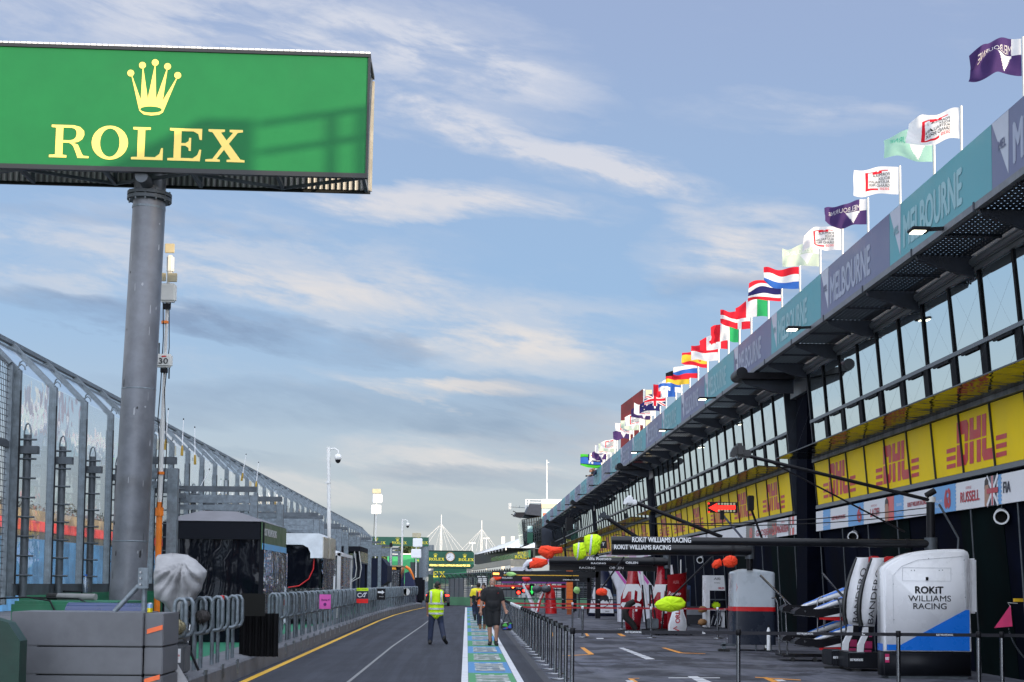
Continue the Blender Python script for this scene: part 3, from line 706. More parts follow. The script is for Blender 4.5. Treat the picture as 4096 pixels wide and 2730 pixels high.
# ground beyond the fence: hoarding, banner and bank
MB().box((-24.4, 40, 0), (-24.0, 260, 3.9), mat('blue hoarding', (.15, .40, .66), .5, 0, .35, .9)).build('hoarding', label='long blue hoarding seen through the clear fence', cat='hoarding', loc=(-24, 150, 0))
MB().box((-25.3, 40, 3.9), (-25.21, 260, 5.7), mat('tan fence boards', (.26, .20, .12), .7, 0, .5, .6)).build('board_fence', label='tan board fence behind the red banner and the blue hoarding', cat='fence', loc=(-25.2, 150, 3.9))
MB().box((-25.2, 40, 4.45), (-25.0, 260, 5.05), mat('red banner', (.62, .05, .035), .5, 0, .3, .7)).build('banner', label='red spectator banner above the blue hoarding behind the fence', cat='banner', loc=(-25, 150, 4.2))
MB().grid(lambda u, v: V((-25.4 - 20 * v, 40 + 220 * u, 4.2 + 1.6 * min(1, v * 3) + .7 * noise.noise(V((u * 60, v * 6, 0))))), 90, 8, mat('tan bank', (.20, .15, .09), .9, 0, .4, .4)).build('earth_bank', kind='structure')
leafd = mat('dark shrub leaves', (.045, .04, .022), .8, 0, .5, 3)
leafr = mat('reddish shrub leaves', (.11, .045, .025), .8, 0, .4, 3)
mb = MB(); random.seed(21)
for i in range(9000):
    y = 40 + random.random() * 200; z = 5.0 + random.random() ** .8 * (1.1 + .9 * noise.noise(V((y * .25, 0, 0))) + .4 * noise.noise(V((y * .9, 3, 0)))); x = -25.3 - random.random() * 1.2; s_ = .09 + .10 * random.random()
    a = V((random.gauss(0, 1), random.gauss(0, 1), random.gauss(0, 1))).normalized() * s_; c = V((random.gauss(0, 1), random.gauss(0, 1), random.gauss(0, 1))).normalized() * s_
    mb.add([V((x, y, z)) - a, V((x, y, z)) + c, V((x, y, z)) + a], [(0, 1, 2)], leafr if noise.noise(V((y * .3, 8, 0))) > .15 else leafd)
mb.build('shrub_row', kind='stuff', label='dark ragged shrubs along the bank seen through the clear fence', cat='shrubs')
# ------------------------------------------------------------------ barriers and the near left corner
gpaint = mat('green barrier paint', (.007, .125, .060), .6, 0, .22, 1.5, .25, 25, .25)
gdark = mat('dark green buffer', (.003, .040, .027), .5, 0, .35, 1.2, .2, 12, .3)
for i, (x0, x1, a, b_, zt_) in enumerate(((-6.9, -5.25, 23.0, 25.1, 1.36), (-7.42, -6.72, 25.15, 29.1, 1.46), (-7.42, -6.72, 29.15, 33.1, 1.46), (-7.42, -6.72, 33.15, 37.1, 1.46))):
    lab = ['green concrete barrier block jutting out behind the grey steel box', 'green concrete barrier block below the fence behind the water bottle', 'green concrete barrier block behind the base of the billboard pole', 'green concrete barrier block behind the black team stand'][i]
    mb = MB(); mb.box((x0, a, 0), (x1, b_, zt_), gpaint, .05); mb.build('concrete_barrier', None, lab, 'barrier', 'green barrier blocks', loc=(x0, a, 0))
mb = MB(); mb.prism([(0, 0), (1.6, 0), (1.6, .95), (1.45, 1.17), (1.1, 1.27), (0, 1.30)], (-6.96, 18.3, 0), XU, ZU, -.30, gdark); mb.build('buffer_block', None, 'dark green rounded buffer block at the far left edge', 'barrier', loc=(-6.2, 18.3, 0))
bxm = mat('scuffed grey steel sheet', (.130, .134, .150), .5, .1, .18, 1.2, .06, 20, .45)
T = thing('barrier_box', 'grey steel barrier box with two long grooves and orange tape', 'barrier', (-4.9, 20.2, 0))
mb = MB()
for z0, z1 in ((0, .46), (.475, .825), (.84, 1.275)): mb.box((-5.86, 19.6, z0), (-4.17, 20.6, z1), bxm, .01)
mb.box((-5.5, 19.625, .44), (-4.17, 20.6, .85), black); mb.box((-5.855, 19.606, .45), (-5.52, 20.59, .845), bxm); mb.build('body', T)
mb = MB()
for z0, z1 in ((0, .46), (.475, .825), (.84, 1.265)): mb.box((-4.165, 19.66, z0), (-3.92, 20.7, z1), bxm, .012)
mb.box((-4.165, 19.69, .44), (-3.95, 20.7, .85), black); mb.build('end_piece', T)
ot = mat('orange tape', (.95, .17, .05), .5)
for z, dx in ((1.0, .0), (.36, -.02)):
    mb = MB(); mb.prism([(0, 0), (.20, .06), (.20, .12), (0, .06)], (-4.13 + dx, 19.655, z), XU, ZU, .004, ot); mb.build('tape', T)
T = thing('steel_bracket', 'galvanised tube bracket with a bolted plate standing on the grey box', 'bracket', (-4.6, 20.2, 1.275))
mb = MB(); mb.tube([(-4.66, 20.1, 1.275), (-4.36, 20.15, 1.62)], .035, galv, 10); mb.tube([(-4.28, 20.15, 1.275), (-4.28, 20.15, 1.6)], .035, galv, 10); mb.build('tube', T)
mb = MB(); mb.box((-4.36, 20.08, 1.58), (-4.22, 20.12, 1.86), galv, .01)
for z in (1.64, 1.72, 1.8): mb.tube([(-4.32, 20.05, z), (-4.32, 20.08, z)], .015, chrome, 8)
mb.build('plate', T)
T = thing('drink_can', 'yellow and blue drink can on the corner of the grey box', 'can', (-4.16, 19.95, 1.275))
mb = MB(); mb.tube([(-4.16, 19.95, 1.275), (-4.16, 19.95, 1.33)], .036, mat('yellow can print', (.75, .62, .02), .3, .4), 12); mb.tube([(-4.16, 19.95, 1.33), (-4.16, 19.95, 1.385)], .036, mat('blue can print', (.25, .40, .62), .3, .4), 12); mb.tube([(-4.16, 19.95, 1.385), (-4.16, 19.95, 1.40)], [.036, .028], chrome, 12); mb.build('can_body', T)
mb = MB(); hs = []
mb.grid(lambda u, v: V((-5.65 + 1.15 * u, 21.6 + .28 * math.cos(math.pi * v), 1.12 + .25 * math.sin(math.pi * v))), 6, 12, mat('blue plastic shell', (.012, .03, .11), .3, 0, .1, 2, 0, 40, 0, .4))
mb.grid(lambda u, v: V((-5.65 + 1.15 * u, 21.6 + .26 * math.cos(math.pi * v), 1.10 + .25 * math.sin(math.pi * v))), 6, 12, MATS['blue plastic shell'])
mb.build('curved_cover', None, 'curved dark blue plastic cover lying behind the grey box', 'cover', loc=(-5.1, 21.6, 1.12))
mb = MB(); mb.tube([(-6.55, 24.2, 1.42), (-6.0, 24.0, 1.42), (-5.85, 23.95, 1.42)], .055, mat('grey foam', (.22, .22, .22), .9), 10); mb.tube([(-6.68, 24.25, 1.42), (-6.5, 24.18, 1.42)], .056, rubber, 10); mb.build('foam_roll', None, 'grey foam roll with a black end lying on the green barrier', 'roll', loc=(-6.2, 24.1, 1.36))
T = thing('water_bottle', 'clear plastic water bottle on the green barrier left of the pole', 'bottle', (-6.78, 27.0, 1.46))
mb = MB(); mb.tube([(-6.78, 27, 1.46), (-6.78, 27, 1.66), (-6.78, 27, 1.73), (-6.78, 27, 1.76)], [.05, .05, .02, .018], glassy('bottle plastic', (.75, .85, .95), .1, (.9, .95, 1), .8, .05, 0, 1, (.4, .5, .6)), 12); mb.build('bottle_body', T)
mb = MB(); mb.tube([(-6.78, 27, 1.755), (-6.78, 27, 1.785)], .022, mat('blue cap', (.02, .12, .5), .4), 10); mb.build('cap', T)
mb = MB()
for pts in ([(-7.0, 22.6, 1.4), (-6.6, 22.9, 1.42), (-6.3, 22.97, 1.37), (-6.1, 22.95, 1.0)], [(-6.9, 24, 1.40), (-6.4, 23.9, 1.40), (-6.0, 23.5, 1.40), (-5.75, 22.96, 1.34), (-5.7, 22.95, .95)], [(-6.9, 26, 1.49), (-6.72, 26.5, 1.48), (-6.69, 26.6, 1.2)]): mb.tube(pts, .015, black, 6)
mb.build('cable', None, 'black cables trailing over the green barrier blocks', 'cable', loc=(-6.4, 23, 1.4))
# ------------------------------------------------------------------ pit wall with hoop rails
def ylx(y):
    for i in range(len(yl) - 1):
        if yl[i][1] <= y <= yl[i + 1][1]:
            t = (y - yl[i][1]) / (yl[i + 1][1] - yl[i][1]); return yl[i][0] + t * (yl[i + 1][0] - yl[i][0])
    return yl[-1][0]
mb = MB(); y = 20.7
PR = [(-.14, 0), (-.14, .27), (-.17, .30), (-.38, .345), (-.52, .36), (-.80, .36)]
while y < 103:
    a, c = y + .006, min(y + 1.6, 103) - .006; ra, rc = ylx(a), ylx(c)
    n = len(PR); vs = [(ra + p[0], a, p[1]) for p in PR] + [(rc + p[0], c, p[1]) for p in PR]
    mb.add(vs, [(i, i + 1, n + i + 1, n + i) for i in range(n - 1)] + [list(range(n))[::-1], list(range(n, 2 * n))], concrete); y += 1.6
mb.build('pit_wall_kerb', kind='structure')
hoop = thing('hoop_rail', '', 'railing', (0, 0, 0), 'galvanised hoop rails on the pit wall')
for yy in (0, .56):
    MB().tube([(0, yy, 0), (0, yy, 1.0), (.015, yy, 1.06), (.06, yy, 1.09), (.12, yy, 1.08), (.155, yy, 1.02), (.16, yy, .66), (.14, yy, .59), (.08, yy, .555), (0, yy, .55)], .032, galv, 10).build('hoop_tube', hoop)
for z, x in ((1.085, .08), (.555, .10)): MB().tube([(x, .0, z), (x, .56, z)], .028, galv, 8).build('cross_bar', hoop)
MB().box((.145, .02, -.24), (.16, .30, .00), galv).build('fixing_plate', hoop)
hy = [21.3 + 1.6 * i for i in range(4)] + [31.6 + 1.6 * i for i in range(43)]
HN = ['standing beside the grey steel box', 'in front of the grey camera cover, second from the grey box', 'third from the grey box, red tape on its top bar', 'fourth from the grey box, beside the black hanging panel']
for i, y in enumerate(hy):
    o = hoop if i == 0 else copy_tree(hoop)
    dx = (ylx(y + .5) - ylx(y)) / .5
    o.location = (ylx(y) - .30, y, .345); o.rotation_euler = (0, 0, -math.atan(dx))
    o['label'] = 'galvanised hoop rail ' + (HN[i] if i < 4 else ('%s beyond the black hanging panel' % ORD[i - 4] if i < 14 else 'in the dense far run of the pit wall beyond the pink sign'))
mb = MB(); mb.box((-4.0, 24.60, 1.385), (-3.95, 24.72, 1.46), red); mb.build('red_tape', None, 'scrap of red tape on the top bar of the third hoop rail', 'tape', loc=(-3.97, 24.6, 1.42))
# hanging panel with black skirt
T = thing('black_panel', 'matt black panel with a black skirt hanging on the pit wall', 'panel', (-3.95, 27.6, .4))
mb = MB(); mb.box((-4.1, 27.5, 1.06), (-3.66, 27.55, 1.47), mat('matt black board', (.016, .016, .015), .85, spec=.1)); mb.build('board', T)
mb = MB(); mb.grid(lambda u, v: V((-4.2 + .72 * u, 28.1 + .04 * math.sin(u * 40), .30 + .80 * v)), 60, 2, mat('black skirt', (.008, .008, .009), .7, spec=.1)); mb.build('skirt', T)
# ------------------------------------------------------------------ covered camera, microphones, case
cov = mat('grey nylon cover', (.30, .30, .31), .65, 0, .14, 3, .15, 30, .2)
T = thing('covered_camera', 'broadcast camera under a creased grey rain cover on a stand', 'camera', (-4.3, 22.6, .36))
LO = [(0, 414), (.02, 240), (.04, 220), (.3, 210), (.6, 213), (.74, 225), (.80, 330), (.9, 400), (1, 480)]; RO = [(0, 416), (.02, 592), (.04, 604), (.1, 680), (.29, 800), (.36, 797), (.6, 745), (.75, 690), (.9, 600), (1, 520)]
def lerp_t(tb_, v):
    for i in range(len(tb_) - 1):
        if tb_[i][0] <= v <= tb_[i + 1][0]:
            t = (v - tb_[i][0]) / (tb_[i + 1][0] - tb_[i][0]); return tb_[i][1] * (1 - t) + tb_[i + 1][1] * t
    return tb_[-1][1]
def cover(u, v):
    a = 2 * math.pi * u; cs, sn = math.cos(a), math.sin(a)
    l, r_ = lerp_t(LO, v), lerp_t(RO, v); q = (abs(cs) ** 3 + abs(sn) ** 3) ** (-1 / 3)
    xp = (l + r_) / 2 + (r_ - l) / 2 * cs * q; yp = 50 + 690 * v
    dep = min(.30, .9 * min(v, .3) + .06 * min(1, v * 50)) * (1 - .55 * max(0, v - .55))
    th = math.atan2(xp - 560, yp - 120)
    fold = .13 * (abs(math.sin(th * 4.2 + .4)) ** .7 - .5) + .06 * (abs(math.sin(th * 9 + v * 2)) - .5)
    fold = (fold * min(1, v * 3) if yp > 120 else 0) + .05 * noise.noise(V((xp * .006, v * 4, sn)))
    return V((-4.28 + (xp - 505) * .001273 + .02 * noise.noise(V((v * 6, cs * 2, 1))), 22.6 + (dep + fold) * sn * q, 2.085 - .88 * v + .03 * sn))
mb = MB(); mb.grid(cover, 110, 40, cov); mb.build('rain_cover', T)
mb = MB(); mb.tube([(-4.22, 22.6, .36), (-4.22, 22.6, 1.3)], .04, blackm, 10)
for a in (0, 2.1, 4.2): mb.tube([(-4.22, 22.6, .9), (-4.22 + .25 * math.cos(a), 22.6 + .3 * math.sin(a), .36)], .02, blackm, 8)
mb.box((-4.34, 22.5, 1.12), (-4.12, 22.7, 1.25), black, .02); mb.build('stand', T)
furm = mat('tan fur windshield', (.25, .22, .13), 1.0, 0, .35, 25, .8, 90); furd = mat('dark fur windshield', (.06, .055, .055), 1.0, 0, .35, 25, .8, 90)
def fur(c, rx, ry, rz_, m, lab):
    mb = MB(); random.seed(5)
    mb.ball(c, (rx, ry, rz_), m, 20, 12, .15)
    for i in range(420):
        d = V((random.gauss(0, 1), random.gauss(0, 1), random.gauss(0, 1))).normalized(); p = V(c) + V((d.x * rx, d.y * ry, d.z * rz_)); e = p + d * .035 + V((0, 0, -.02)); s_ = d.cross(V((.3, .5, .8))).normalized() * .006
        mb.add([p - s_, p + s_, e], [(0, 1, 2)], m)
    return mb.build('fur_windshield', None, lab, 'microphone', 'furry microphone windshields', loc=c)
fur((-4.02, 20.9, 1.05), .15, .2, .11, furm, 'tan furry microphone windshield by the corner of the grey box')
fur((-3.98, 22.9, 1.16), .11, .16, .10, furd, 'dark furry microphone windshield below the camera cover')
T = thing('equipment_case', 'grey moulded equipment case with a white label behind the nearest hoop rail', 'case', (-4.25, 21.9, .36))
csm = mat('grey case plastic', (.10, .105, .115), .5, 0, .12, 4)
mb = MB(); mb.box((-4.46, 21.75, .36), (-4.02, 22.2, .78), csm, .03); mb.build('case_body', T)
mb = MB(); mb.box((-4.45, 21.77, .79), (-4.03, 22.18, 1.0), csm, .03); mb.build('lid', T)
mb = MB(); mb.box((-4.19, 21.742, .52), (-4.08, 21.748, .72), white); mb.text('A', (-4.16, 21.742, .67), XU, ZU, .04, red, .03); mb.text('HCS-30', (-4.183, 21.742, .61), XU, ZU, .024, red, .02, 'LEFT', .09); mb.text('PIT WALL', (-4.175, 21.742, .57), XU, ZU, .014, red, 0, 'LEFT', .07); mb.build('label_plate', T)
mb = MB()
for i in range(7): mb.box((-4.43, 21.742, .44 + i * .04), (-4.28, 21.748, .46 + i * .04), black)
mb.build('vent', T)
mb = MB(); mb.grid(lambda u, v: V((-4.0 + .16 * math.cos(6.283 * u) * (1 - v) * (1 + .3 * math.sin(9 * u)), 20.95 + .15 * math.sin(6.283 * u) * (1 - v), .30 + .30 * v)), 16, 6, cov); mb.build('plastic_sack', None, 'crumpled grey plastic sack at the foot of the grey box', 'sack', loc=(-4.0, 20.95, .3))
# ------------------------------------------------------------------ masts and antennas
def mast(name, lab, cat, base, top, r, group=None):
    t = thing(name, lab, cat, base, group); return t
T = thing('antenna_mast', 'slender radio mast with white antenna boxes behind the billboard pole', 'mast', (-5.45, 27.2, 0))
om = mat('orange mast paint', (.82, .20, .012), .45)
mb = MB(); mb.tube([(-5.60, 27.2, 0), (-5.60, 27.2, 3.1)], .055, om, 12); mb.tube([(-5.6, 27.2, 2.85), (-5.6, 27.2, 3.0)], .075, om, 12); mb.box((-5.55, 27.1, 1.9), (-5.44, 27.2, 2.15), om); mb.build('mast_base', T)
mb = MB(); mb.tube([(-5.60, 27.2, 3.0), (-5.585, 27.2, 4.6)], .042, offwhite, 10); mb.tube([(-5.585, 27.2, 4.6), (-5.54, 27.2, 7.6)], .030, offwhite, 10)
for z in (3.6, 6.35): mb.tube([(-5.59, 27.2, z), (-5.59, 27.2, z + .05)], .065, om, 8)
mb.tube([(-5.64, 27.15, 3.0), (-5.62, 27.13, 4.2), (-5.66, 27.15, 4.6), (-5.62, 27.12, 5.2), (-5.6, 27.15, 6.1), (-5.62, 27.13, 6.8)], .010, black, 5); mb.tube([(-5.54, 27.1, 3.0), (-5.48, 27.1, 4.0), (-5.55, 27.12, 5.1), (-5.48, 27.1, 5.9), (-5.50, 27.1, 6.6)], .009, black, 5); mb.build('mast_tube', T)
abm = mat('antenna box plastic', (.66, .66, .63), .45, 0, .05, 3); abt = mat('tan antenna plate', (.45, .40, .27), .5, 0, .08, 3)
def abox(n, lo, hi, m=abm, bev=.03): return MB().box(lo, hi, m, bev).build(n, T)
_n0 = len(bpy.data.objects)
abox('antenna_box', (-5.66, 27.0, 6.72), (-5.37, 27.14, 7.06)); abox('antenna_box', (-5.55, 27.0, 7.25), (-5.43, 27.14, 7.58))
abox('antenna_plate', (-5.52, 26.98, 7.08), (-5.35, 27.02, 7.24), abt, .008); abox('antenna_plate', (-5.66, 26.98, 7.09), (-5.55, 27.02, 7.24), abt, .008); abox('antenna_plate', (-5.58, 26.98, 7.61), (-5.41, 27.02, 7.78), abt, .008)
p = abox('number_box', (-5.70, 27.0, 5.53), (-5.41, 27.13, 5.77)); mb = MB(); mb.text('30', (-5.64, 26.995, 5.59), XU, ZU, .10, txk, .01, 'LEFT', .165); mb.prism([(0, 0), (.08, 0), (.10, .025), (.025, .025)], (-5.60, 26.994, 5.71), XU, ZU, .001, red); mb.build('lettering', p)
mb = MB()
for p0, p1 in (((-5.66, 27.1, 5.77), (-5.66, 27.1, 5.98)), ((-5.47, 27.1, 5.33), (-5.47, 27.1, 5.53)), ((-5.48, 27.1, 6.62), (-5.48, 27.1, 6.72))): mb.tube([p0, p1], .013, black, 6)
mb.box((-5.62, 27.05, 5.44), (-5.50, 27.15, 5.52), black); mb.box((-5.60, 27.05, 6.60), (-5.48, 27.15, 6.70), black); mb.build('clamp', T)
for o2 in T.children: o2.location.x += .05
yb = mat('yellow antenna clamp', (.36, .22, .02), .5)
WH = [((168.3, 410), (165.5, 446)), ((183.5, 420), (182, 452)), ((194.8, 428), (195, 461)), ((246, 455), (242, 478)), ((258.5, 463), (256, 486)), ((276, 490), (275, 505)), ((209, 470), (191, 505)), ((226, 480), (226, 500))]
for i, (tp, bp) in enumerate(WH):
    X = -6.9; B_ = atX(bp[0], bp[1], X); Tp = at(tp[0], tp[1], B_.y)
    t = thing('whip_antenna', 'thin white whip antenna in a yellow clamp on the fence, %s' % ORD[i], 'antenna', B_, 'whip antennas clamped to the fence')
    MB().tube([B_, Tp], [.012, .008], white, 6).build('rod', t)
    d = (Tp - B_).normalized(); MB().tube([B_ - d * .09, B_ + d * .08, B_ + d * .16], [.034, .032, .018], yb, 8).build('clamp', t)
    MB().tube([Tp, Tp + d * .04], .014, black, 6).build('tip', t)
# galvanised portal frames
for i, (y, xp) in enumerate(((27.6, -5.39), (36.0, -5.1), (40.2, -5.0), (49.3, -4.93), (51.2, -4.95), (58.5, -4.97), (62.0, -4.97), (68.7, -4.95), (76, -4.9), (83, -4.8), (91, -4.6), (98, -4.4))):
    t = thing('portal_frame', 'galvanised portal frame reaching from the fence over the pit wall, %s' % ORD[i], 'frame', (xp, y, 0), 'galvanised portal frames')
    MB().box((xp - .09, y - .09, .33), (xp + .09, y + .09, 3.74), galv).build('post', t)
    xb = -6.15 if i == 0 else -6.9
    MB().box((xb, y - .07, 3.55), (xp - .1, y + .07, 3.74), galv).build('beam', t)
    MB().box((xb, y - .06, 3.38), (xp - .1, y + .02, 3.50), galv).build('beam', t)
    MB().box((xb, y - .05, 3.82), (xp + .05, y + .05, 3.95), galvd).build('rail', t)
def cctv(lab, px, topy, Y, lean=0):
    P = at(px, topy, Y); t = thing('camera_pole', lab, 'camera pole', (P.x + lean, Y, 0), 'surveillance camera poles')
    MB().tube([(P.x + lean, Y, 0), (P.x + lean * .6, Y, P.z * .45)], .10, galvd, 12).build('pole_base', t)
    MB().tube([(P.x + lean * .6, Y, P.z * .45), (P.x, Y, P.z)], .065, offwhite, 10).build('pole', t)
    MB().tube([(P.x, Y, P.z - .08), (P.x + .22, Y, P.z - .05), (P.x + .34, Y, P.z - .12), (P.x + .34, Y, P.z - .25)], .025, offwhite, 8).build('arm', t)
    mb = MB(); mb.ball((P.x + .34, Y, P.z - .36), (.13, .13, .13), offwhite, 12, 8); mb.ball((P.x + .34, Y, P.z - .44), (.10, .10, .13), black, 12, 8); mb.build('dome_camera', t)
    MB().box((P.x - .08, Y - .08, P.z * .8), (P.x + .08, Y + .08, P.z * .8 + .06), offwhite).build('band', t)
cctv('tall grey pole with a dome camera beside the white team stand', 328.5, 447, 52.6, .15)
cctv('grey pole with a dome camera in front of the overhead green gantry', 402.5, 519, 97, 0)
def lmast(lab, px, topy, Y):
    P = at(px, topy, Y); t = thing('antenna_mast', lab, 'mast', (P.x, Y, 0))
    s = Y / 1500
    MB().tube([(P.x, Y, 0), (P.x, Y, P.z - 4 * s)], .6 * s, offwhite, 8).build('mast_tube', t)
    MB().box((P.x - 4.0 * s, Y - .2, P.z - 4.5 * s), (P.x + 4.5 * s, Y, P.z), abt, .02).build('antenna_plate', t)
    MB().box((P.x - 3.5 * s, Y - .2, P.z - 14 * s), (P.x + 6 * s, Y, P.z - 5.2 * s), white, .05).build('antenna_box', t)
    MB().box((P.x - 5 * s, Y - .2, P.z - 25 * s), (P.x + 5 * s, Y, P.z - 16 * s), white, .05).build('antenna_box', t)
    MB().tube([(P.x - 1.5 * s, Y, P.z - 25 * s), (P.x - 2 * s, Y, P.z - 45 * s), (P.x, Y, P.z - 70 * s)], .25 * s, black, 5).build('cable', t)
    MB().bar((P.x + 5 * s, Y, P.z - 70 * s), (P.x + 5 * s, Y, P.z - 55 * s), 1 * s, 1 * s, blackm).build('whip', t)
lmast('sunlit radio mast with white boxes rising beyond the fence', 376.5, 489, 118)
lmast('short radio mast with white boxes in front of the overhead gantry', 416.5, 533, 140)
# ------------------------------------------------------------------ team stands on the pit wall
vinyl = glassy('glossy black vinyl', (.005, .006, .010), .006, (.8, .84, .9), 0, .08, .25, 1.6, None, 1.35)
clearv = glassy('crinkled clear vinyl', (.82, .84, .88), .10, (.95, .95, .97), .80, .06, .9, 7.0, (.30, .31, .34))
dvin = mat('dark stand fabric', (.008, .009, .014), .7, spec=.15)
T = thing('team_stand', 'black tented team stand with a grey roof and clear lane side curtain', 'stand', (-5.6, 35.7, .33), 'team stands along the pit wall')
mb = MB(); mb.add([(-6.75, 33.5, 3.02), (-4.55, 33.5, 3.02), (-4.55, 37.9, 3.02), (-6.75, 37.9, 3.02), (-6.0, 34.0, 3.27), (-6.0, 37.2, 3.27), (-5.2, 34.0, 3.26), (-5.2, 37.2, 3.26)], [(0, 1, 6, 4), (1, 2, 7, 6), (2, 3, 5, 7), (3, 0, 4, 5), (4, 6, 7, 5)], mat('grey roof fabric', (.16, .16, .18), .7)); mb.build('roof', T)
mb = MB(); mb.grid(lambda u, v: V((-6.72 + 2.12 * u, 33.6 + .03 * noise.noise(V((u * 9, v * 4, 0))), .34 + 2.3 * v)), 26, 14, vinyl); mb.box((-6.75, 33.52, 2.62), (-4.6, 33.58, 3.0), dvin); mb.build('front_curtain', T)
MB().box((-4.62, 33.56, .34), (-4.52, 33.66, 3.0), dvin).build('corner_post', T); MB().box((-6.75, 33.5, .34), (-6.62, 33.6, 3.0), dvin).build('corner_post', T); MB().box((-6.7, 37.7, .34), (-4.6, 37.8, 3.0), dvin).build('back_panel', T)
mb = MB(); mb.box((-4.575, 33.5, 2.40), (-4.545, 37.9, 3.01), mat('dark green fascia', (.035, .085, .035), .4)); mb.box((-4.545, 33.5, 2.40), (-4.535, 37.9, 2.54), mat('light blue strip', (.10, .35, .62), .4)); mb.text('ROKiT WILLIAMS RACING', (-4.54, 33.7, 2.72), YU, ZU, .16, txw, .02, 'LEFT', 2.2, .003); mb.build('fascia', T)
mb = MB(); mb.grid(lambda u, v: V((-4.56 + .05 * math.sin(u * 38 + v * 2) + .03 * math.sin(u * 91), 33.7 + 4.1 * u, .5 + 1.9 * v)), 90, 8, clearv); mb.build('clear_curtain', T)
mb = MB(); mb.box((-6.0, 34.6, .34), (-5.0, 36.8, 1.6), dvin); mb.box((-5.1, 34.4, 1.45), (-4.85, 35.4, 1.6), mat('blue seat pad', (.05, .09, .35), .5)); mb.build('desk', T)
T = thing('team_stand', 'white team stand with a rounded dark window and red stripe', 'stand', (-5.6, 49.7, .33), 'team stands along the pit wall')
mb = MB()
rr = [(0, 0), (2.15, 0), (2.15, -.62)] 
mb.prism([(0, 0), (0, -.36), (1.55, -.36), (1.72, -.45), (1.80, -.62), (1.80, -.78), (2.18, -.78), (2.18, -.12), (2.14, -.04), (2.06, 0)], (-6.75, 47.7, 3.22), XU, ZU, -1.9, mat('white stand shell', (.66, .69, .73), .35)); mb.box((-6.75, 47.72, .34), (-5.7, 49.6, 1.55), MATS['white stand shell'], .05); mb.build('shell', T)
mb = MB(); mb.box((-6.76, 47.70, .95), (-5.69, 47.715, 1.12), red); mb.build('red_stripe', T)
mb = MB(); mb.grid(lambda u, v: V((-6.7 + 2.0 * u, 47.9 + .03 * noise.noise(V((u * 7, v * 5, 3))), 1.5 + 1.35 * v)), 20, 10, vinyl); mb.build('window', T)
mb = MB(); mb.tube([(-5.65, 47.85, 1.50), (-5.3, 47.85, 1.56), (-5.0, 47.85, 1.78), (-4.86, 47.85, 2.1), (-4.84, 47.85, 2.45)], .022, red, 6); mb.build('red_piping', T)
mb = MB(); mb.box((-4.62, 47.75, 2.45), (-4.54, 49.8, 3.12), mat('silver end panel', (.55, .53, .48), .3, .7)); mb.box((-4.63, 49.9, 2.45), (-4.53, 52.0, 3.16), MATS['silver end panel'], .02); mb.box((-6.7, 49.9, 3.0), (-4.6, 52, 3.2), MATS['white stand shell'], .05); mb.build('end_panel', T)
mb = MB(); mb.grid(lambda u, v: V((-4.60 + .05 * math.sin(u * 30 + v * 2) + .03 * math.sin(u * 77), 47.9 + 4.0 * u, .5 + 1.95 * v)), 80, 8, clearv); mb.grid(lambda u, v: V((-5.65 + 1.05 * u, 48.1 + .04 * math.sin(u * 22), .5 + 1.0 * v)), 30, 4, clearv); mb.build('clear_curtain', T)
mb = MB(); mb.box((-6.6, 51.6, .34), (-4.7, 51.7, 3.0), dvin); mb.box((-6.5, 48.6, .34), (-5.6, 51, 2.6), dvin); mb.build('back_panel', T)
T = thing('team_stand', 'clear vinyl tent stand with white edging and a pale roof', 'stand', (-5.6, 57, .33), 'team stands along the pit wall')
mb = MB(); mb.add([(-6.6, 54.2, 2.72), (-4.55, 54.2, 2.72), (-4.55, 59.6, 2.72), (-6.6, 59.6, 2.72), (-5.6, 55.5, 3.1), (-5.6, 58.3, 3.1)], [(0, 1, 4), (1, 2, 5, 4), (2, 3, 5), (3, 0, 4, 5)], mat('pale roof fabric', (.55, .57, .60), .6)); mb.build('roof', T)
for nm, fn in (('clear_curtain', lambda u, v: V((-4.58 + .04 * math.sin(u * 26), 54.3 + 5.2 * u, .45 + 2.25 * v))), ('clear_curtain', lambda u, v: V((-6.5 + 1.9 * u, 54.28 + .03 * math.sin(u * 20), .45 + 2.25 * v)))):
    MB().grid(fn, 60, 6, clearv).build(nm, T)
mb = MB(); mb.box((-4.66, 54.2, .4), (-4.54, 54.32, 2.75), mat('white webbing', (.6, .6, .6), .7)); mb.box((-4.60, 59.4, .4), (-4.54, 59.6, 2.75), MATS['white webbing']); mb.box((-4.60, 54.2, 2.62), (-4.52, 59.6, 2.74), MATS['white webbing']); mb.box((-6.6, 54.2, 2.64), (-4.55, 54.26, 2.73), MATS['white webbing']); mb.build('edging', T)
mb = MB(); mb.box((-5.05, 54.25, 1.35), (-4.72, 54.27, 1.9), white); mb.build('notice', T)
T = thing('team_stand', 'black framed stand with grey hoses and dark open sides', 'stand', (-5.5, 66.5, .33), 'team stands along the pit wall')
mb = MB(); mb.box((-6.7, 64.4, 3.0), (-4.55, 69.2, 3.22), dvin); mb.box((-6.7, 64.5, .34), (-5.2, 69, 2.98), vinyl); mb.build('cabin', T)
mb = MB(); mb.box((-4.66, 64.4, .34), (-4.58, 64.5, 3.0), dvin); mb.box((-4.66, 69.0, .34), (-4.58, 69.1, 3.0), dvin); mb.build('post', T)
mb = MB(); mb.box((-4.58, 64.5, 2.55), (-4.53, 69, 3.0), mat('olive smoked panel', (.10, .10, .07), .25)); mb.box((-4.58, 64.5, 2.50), (-4.51, 69, 2.545), galvd); mb.build('fascia', T)
for x in (0, .2): MB().tube([(-4.8 + x, 64.35, 3.0), (-4.7 + x, 64.35, 2.3), (-4.75 + x, 64.35, 1.9), (-5.2, 64.35, 1.55), (-5.7, 64.35, 1.3)], .022, mat('grey hose', (.5, .5, .48), .5), 6).build('hose', T)
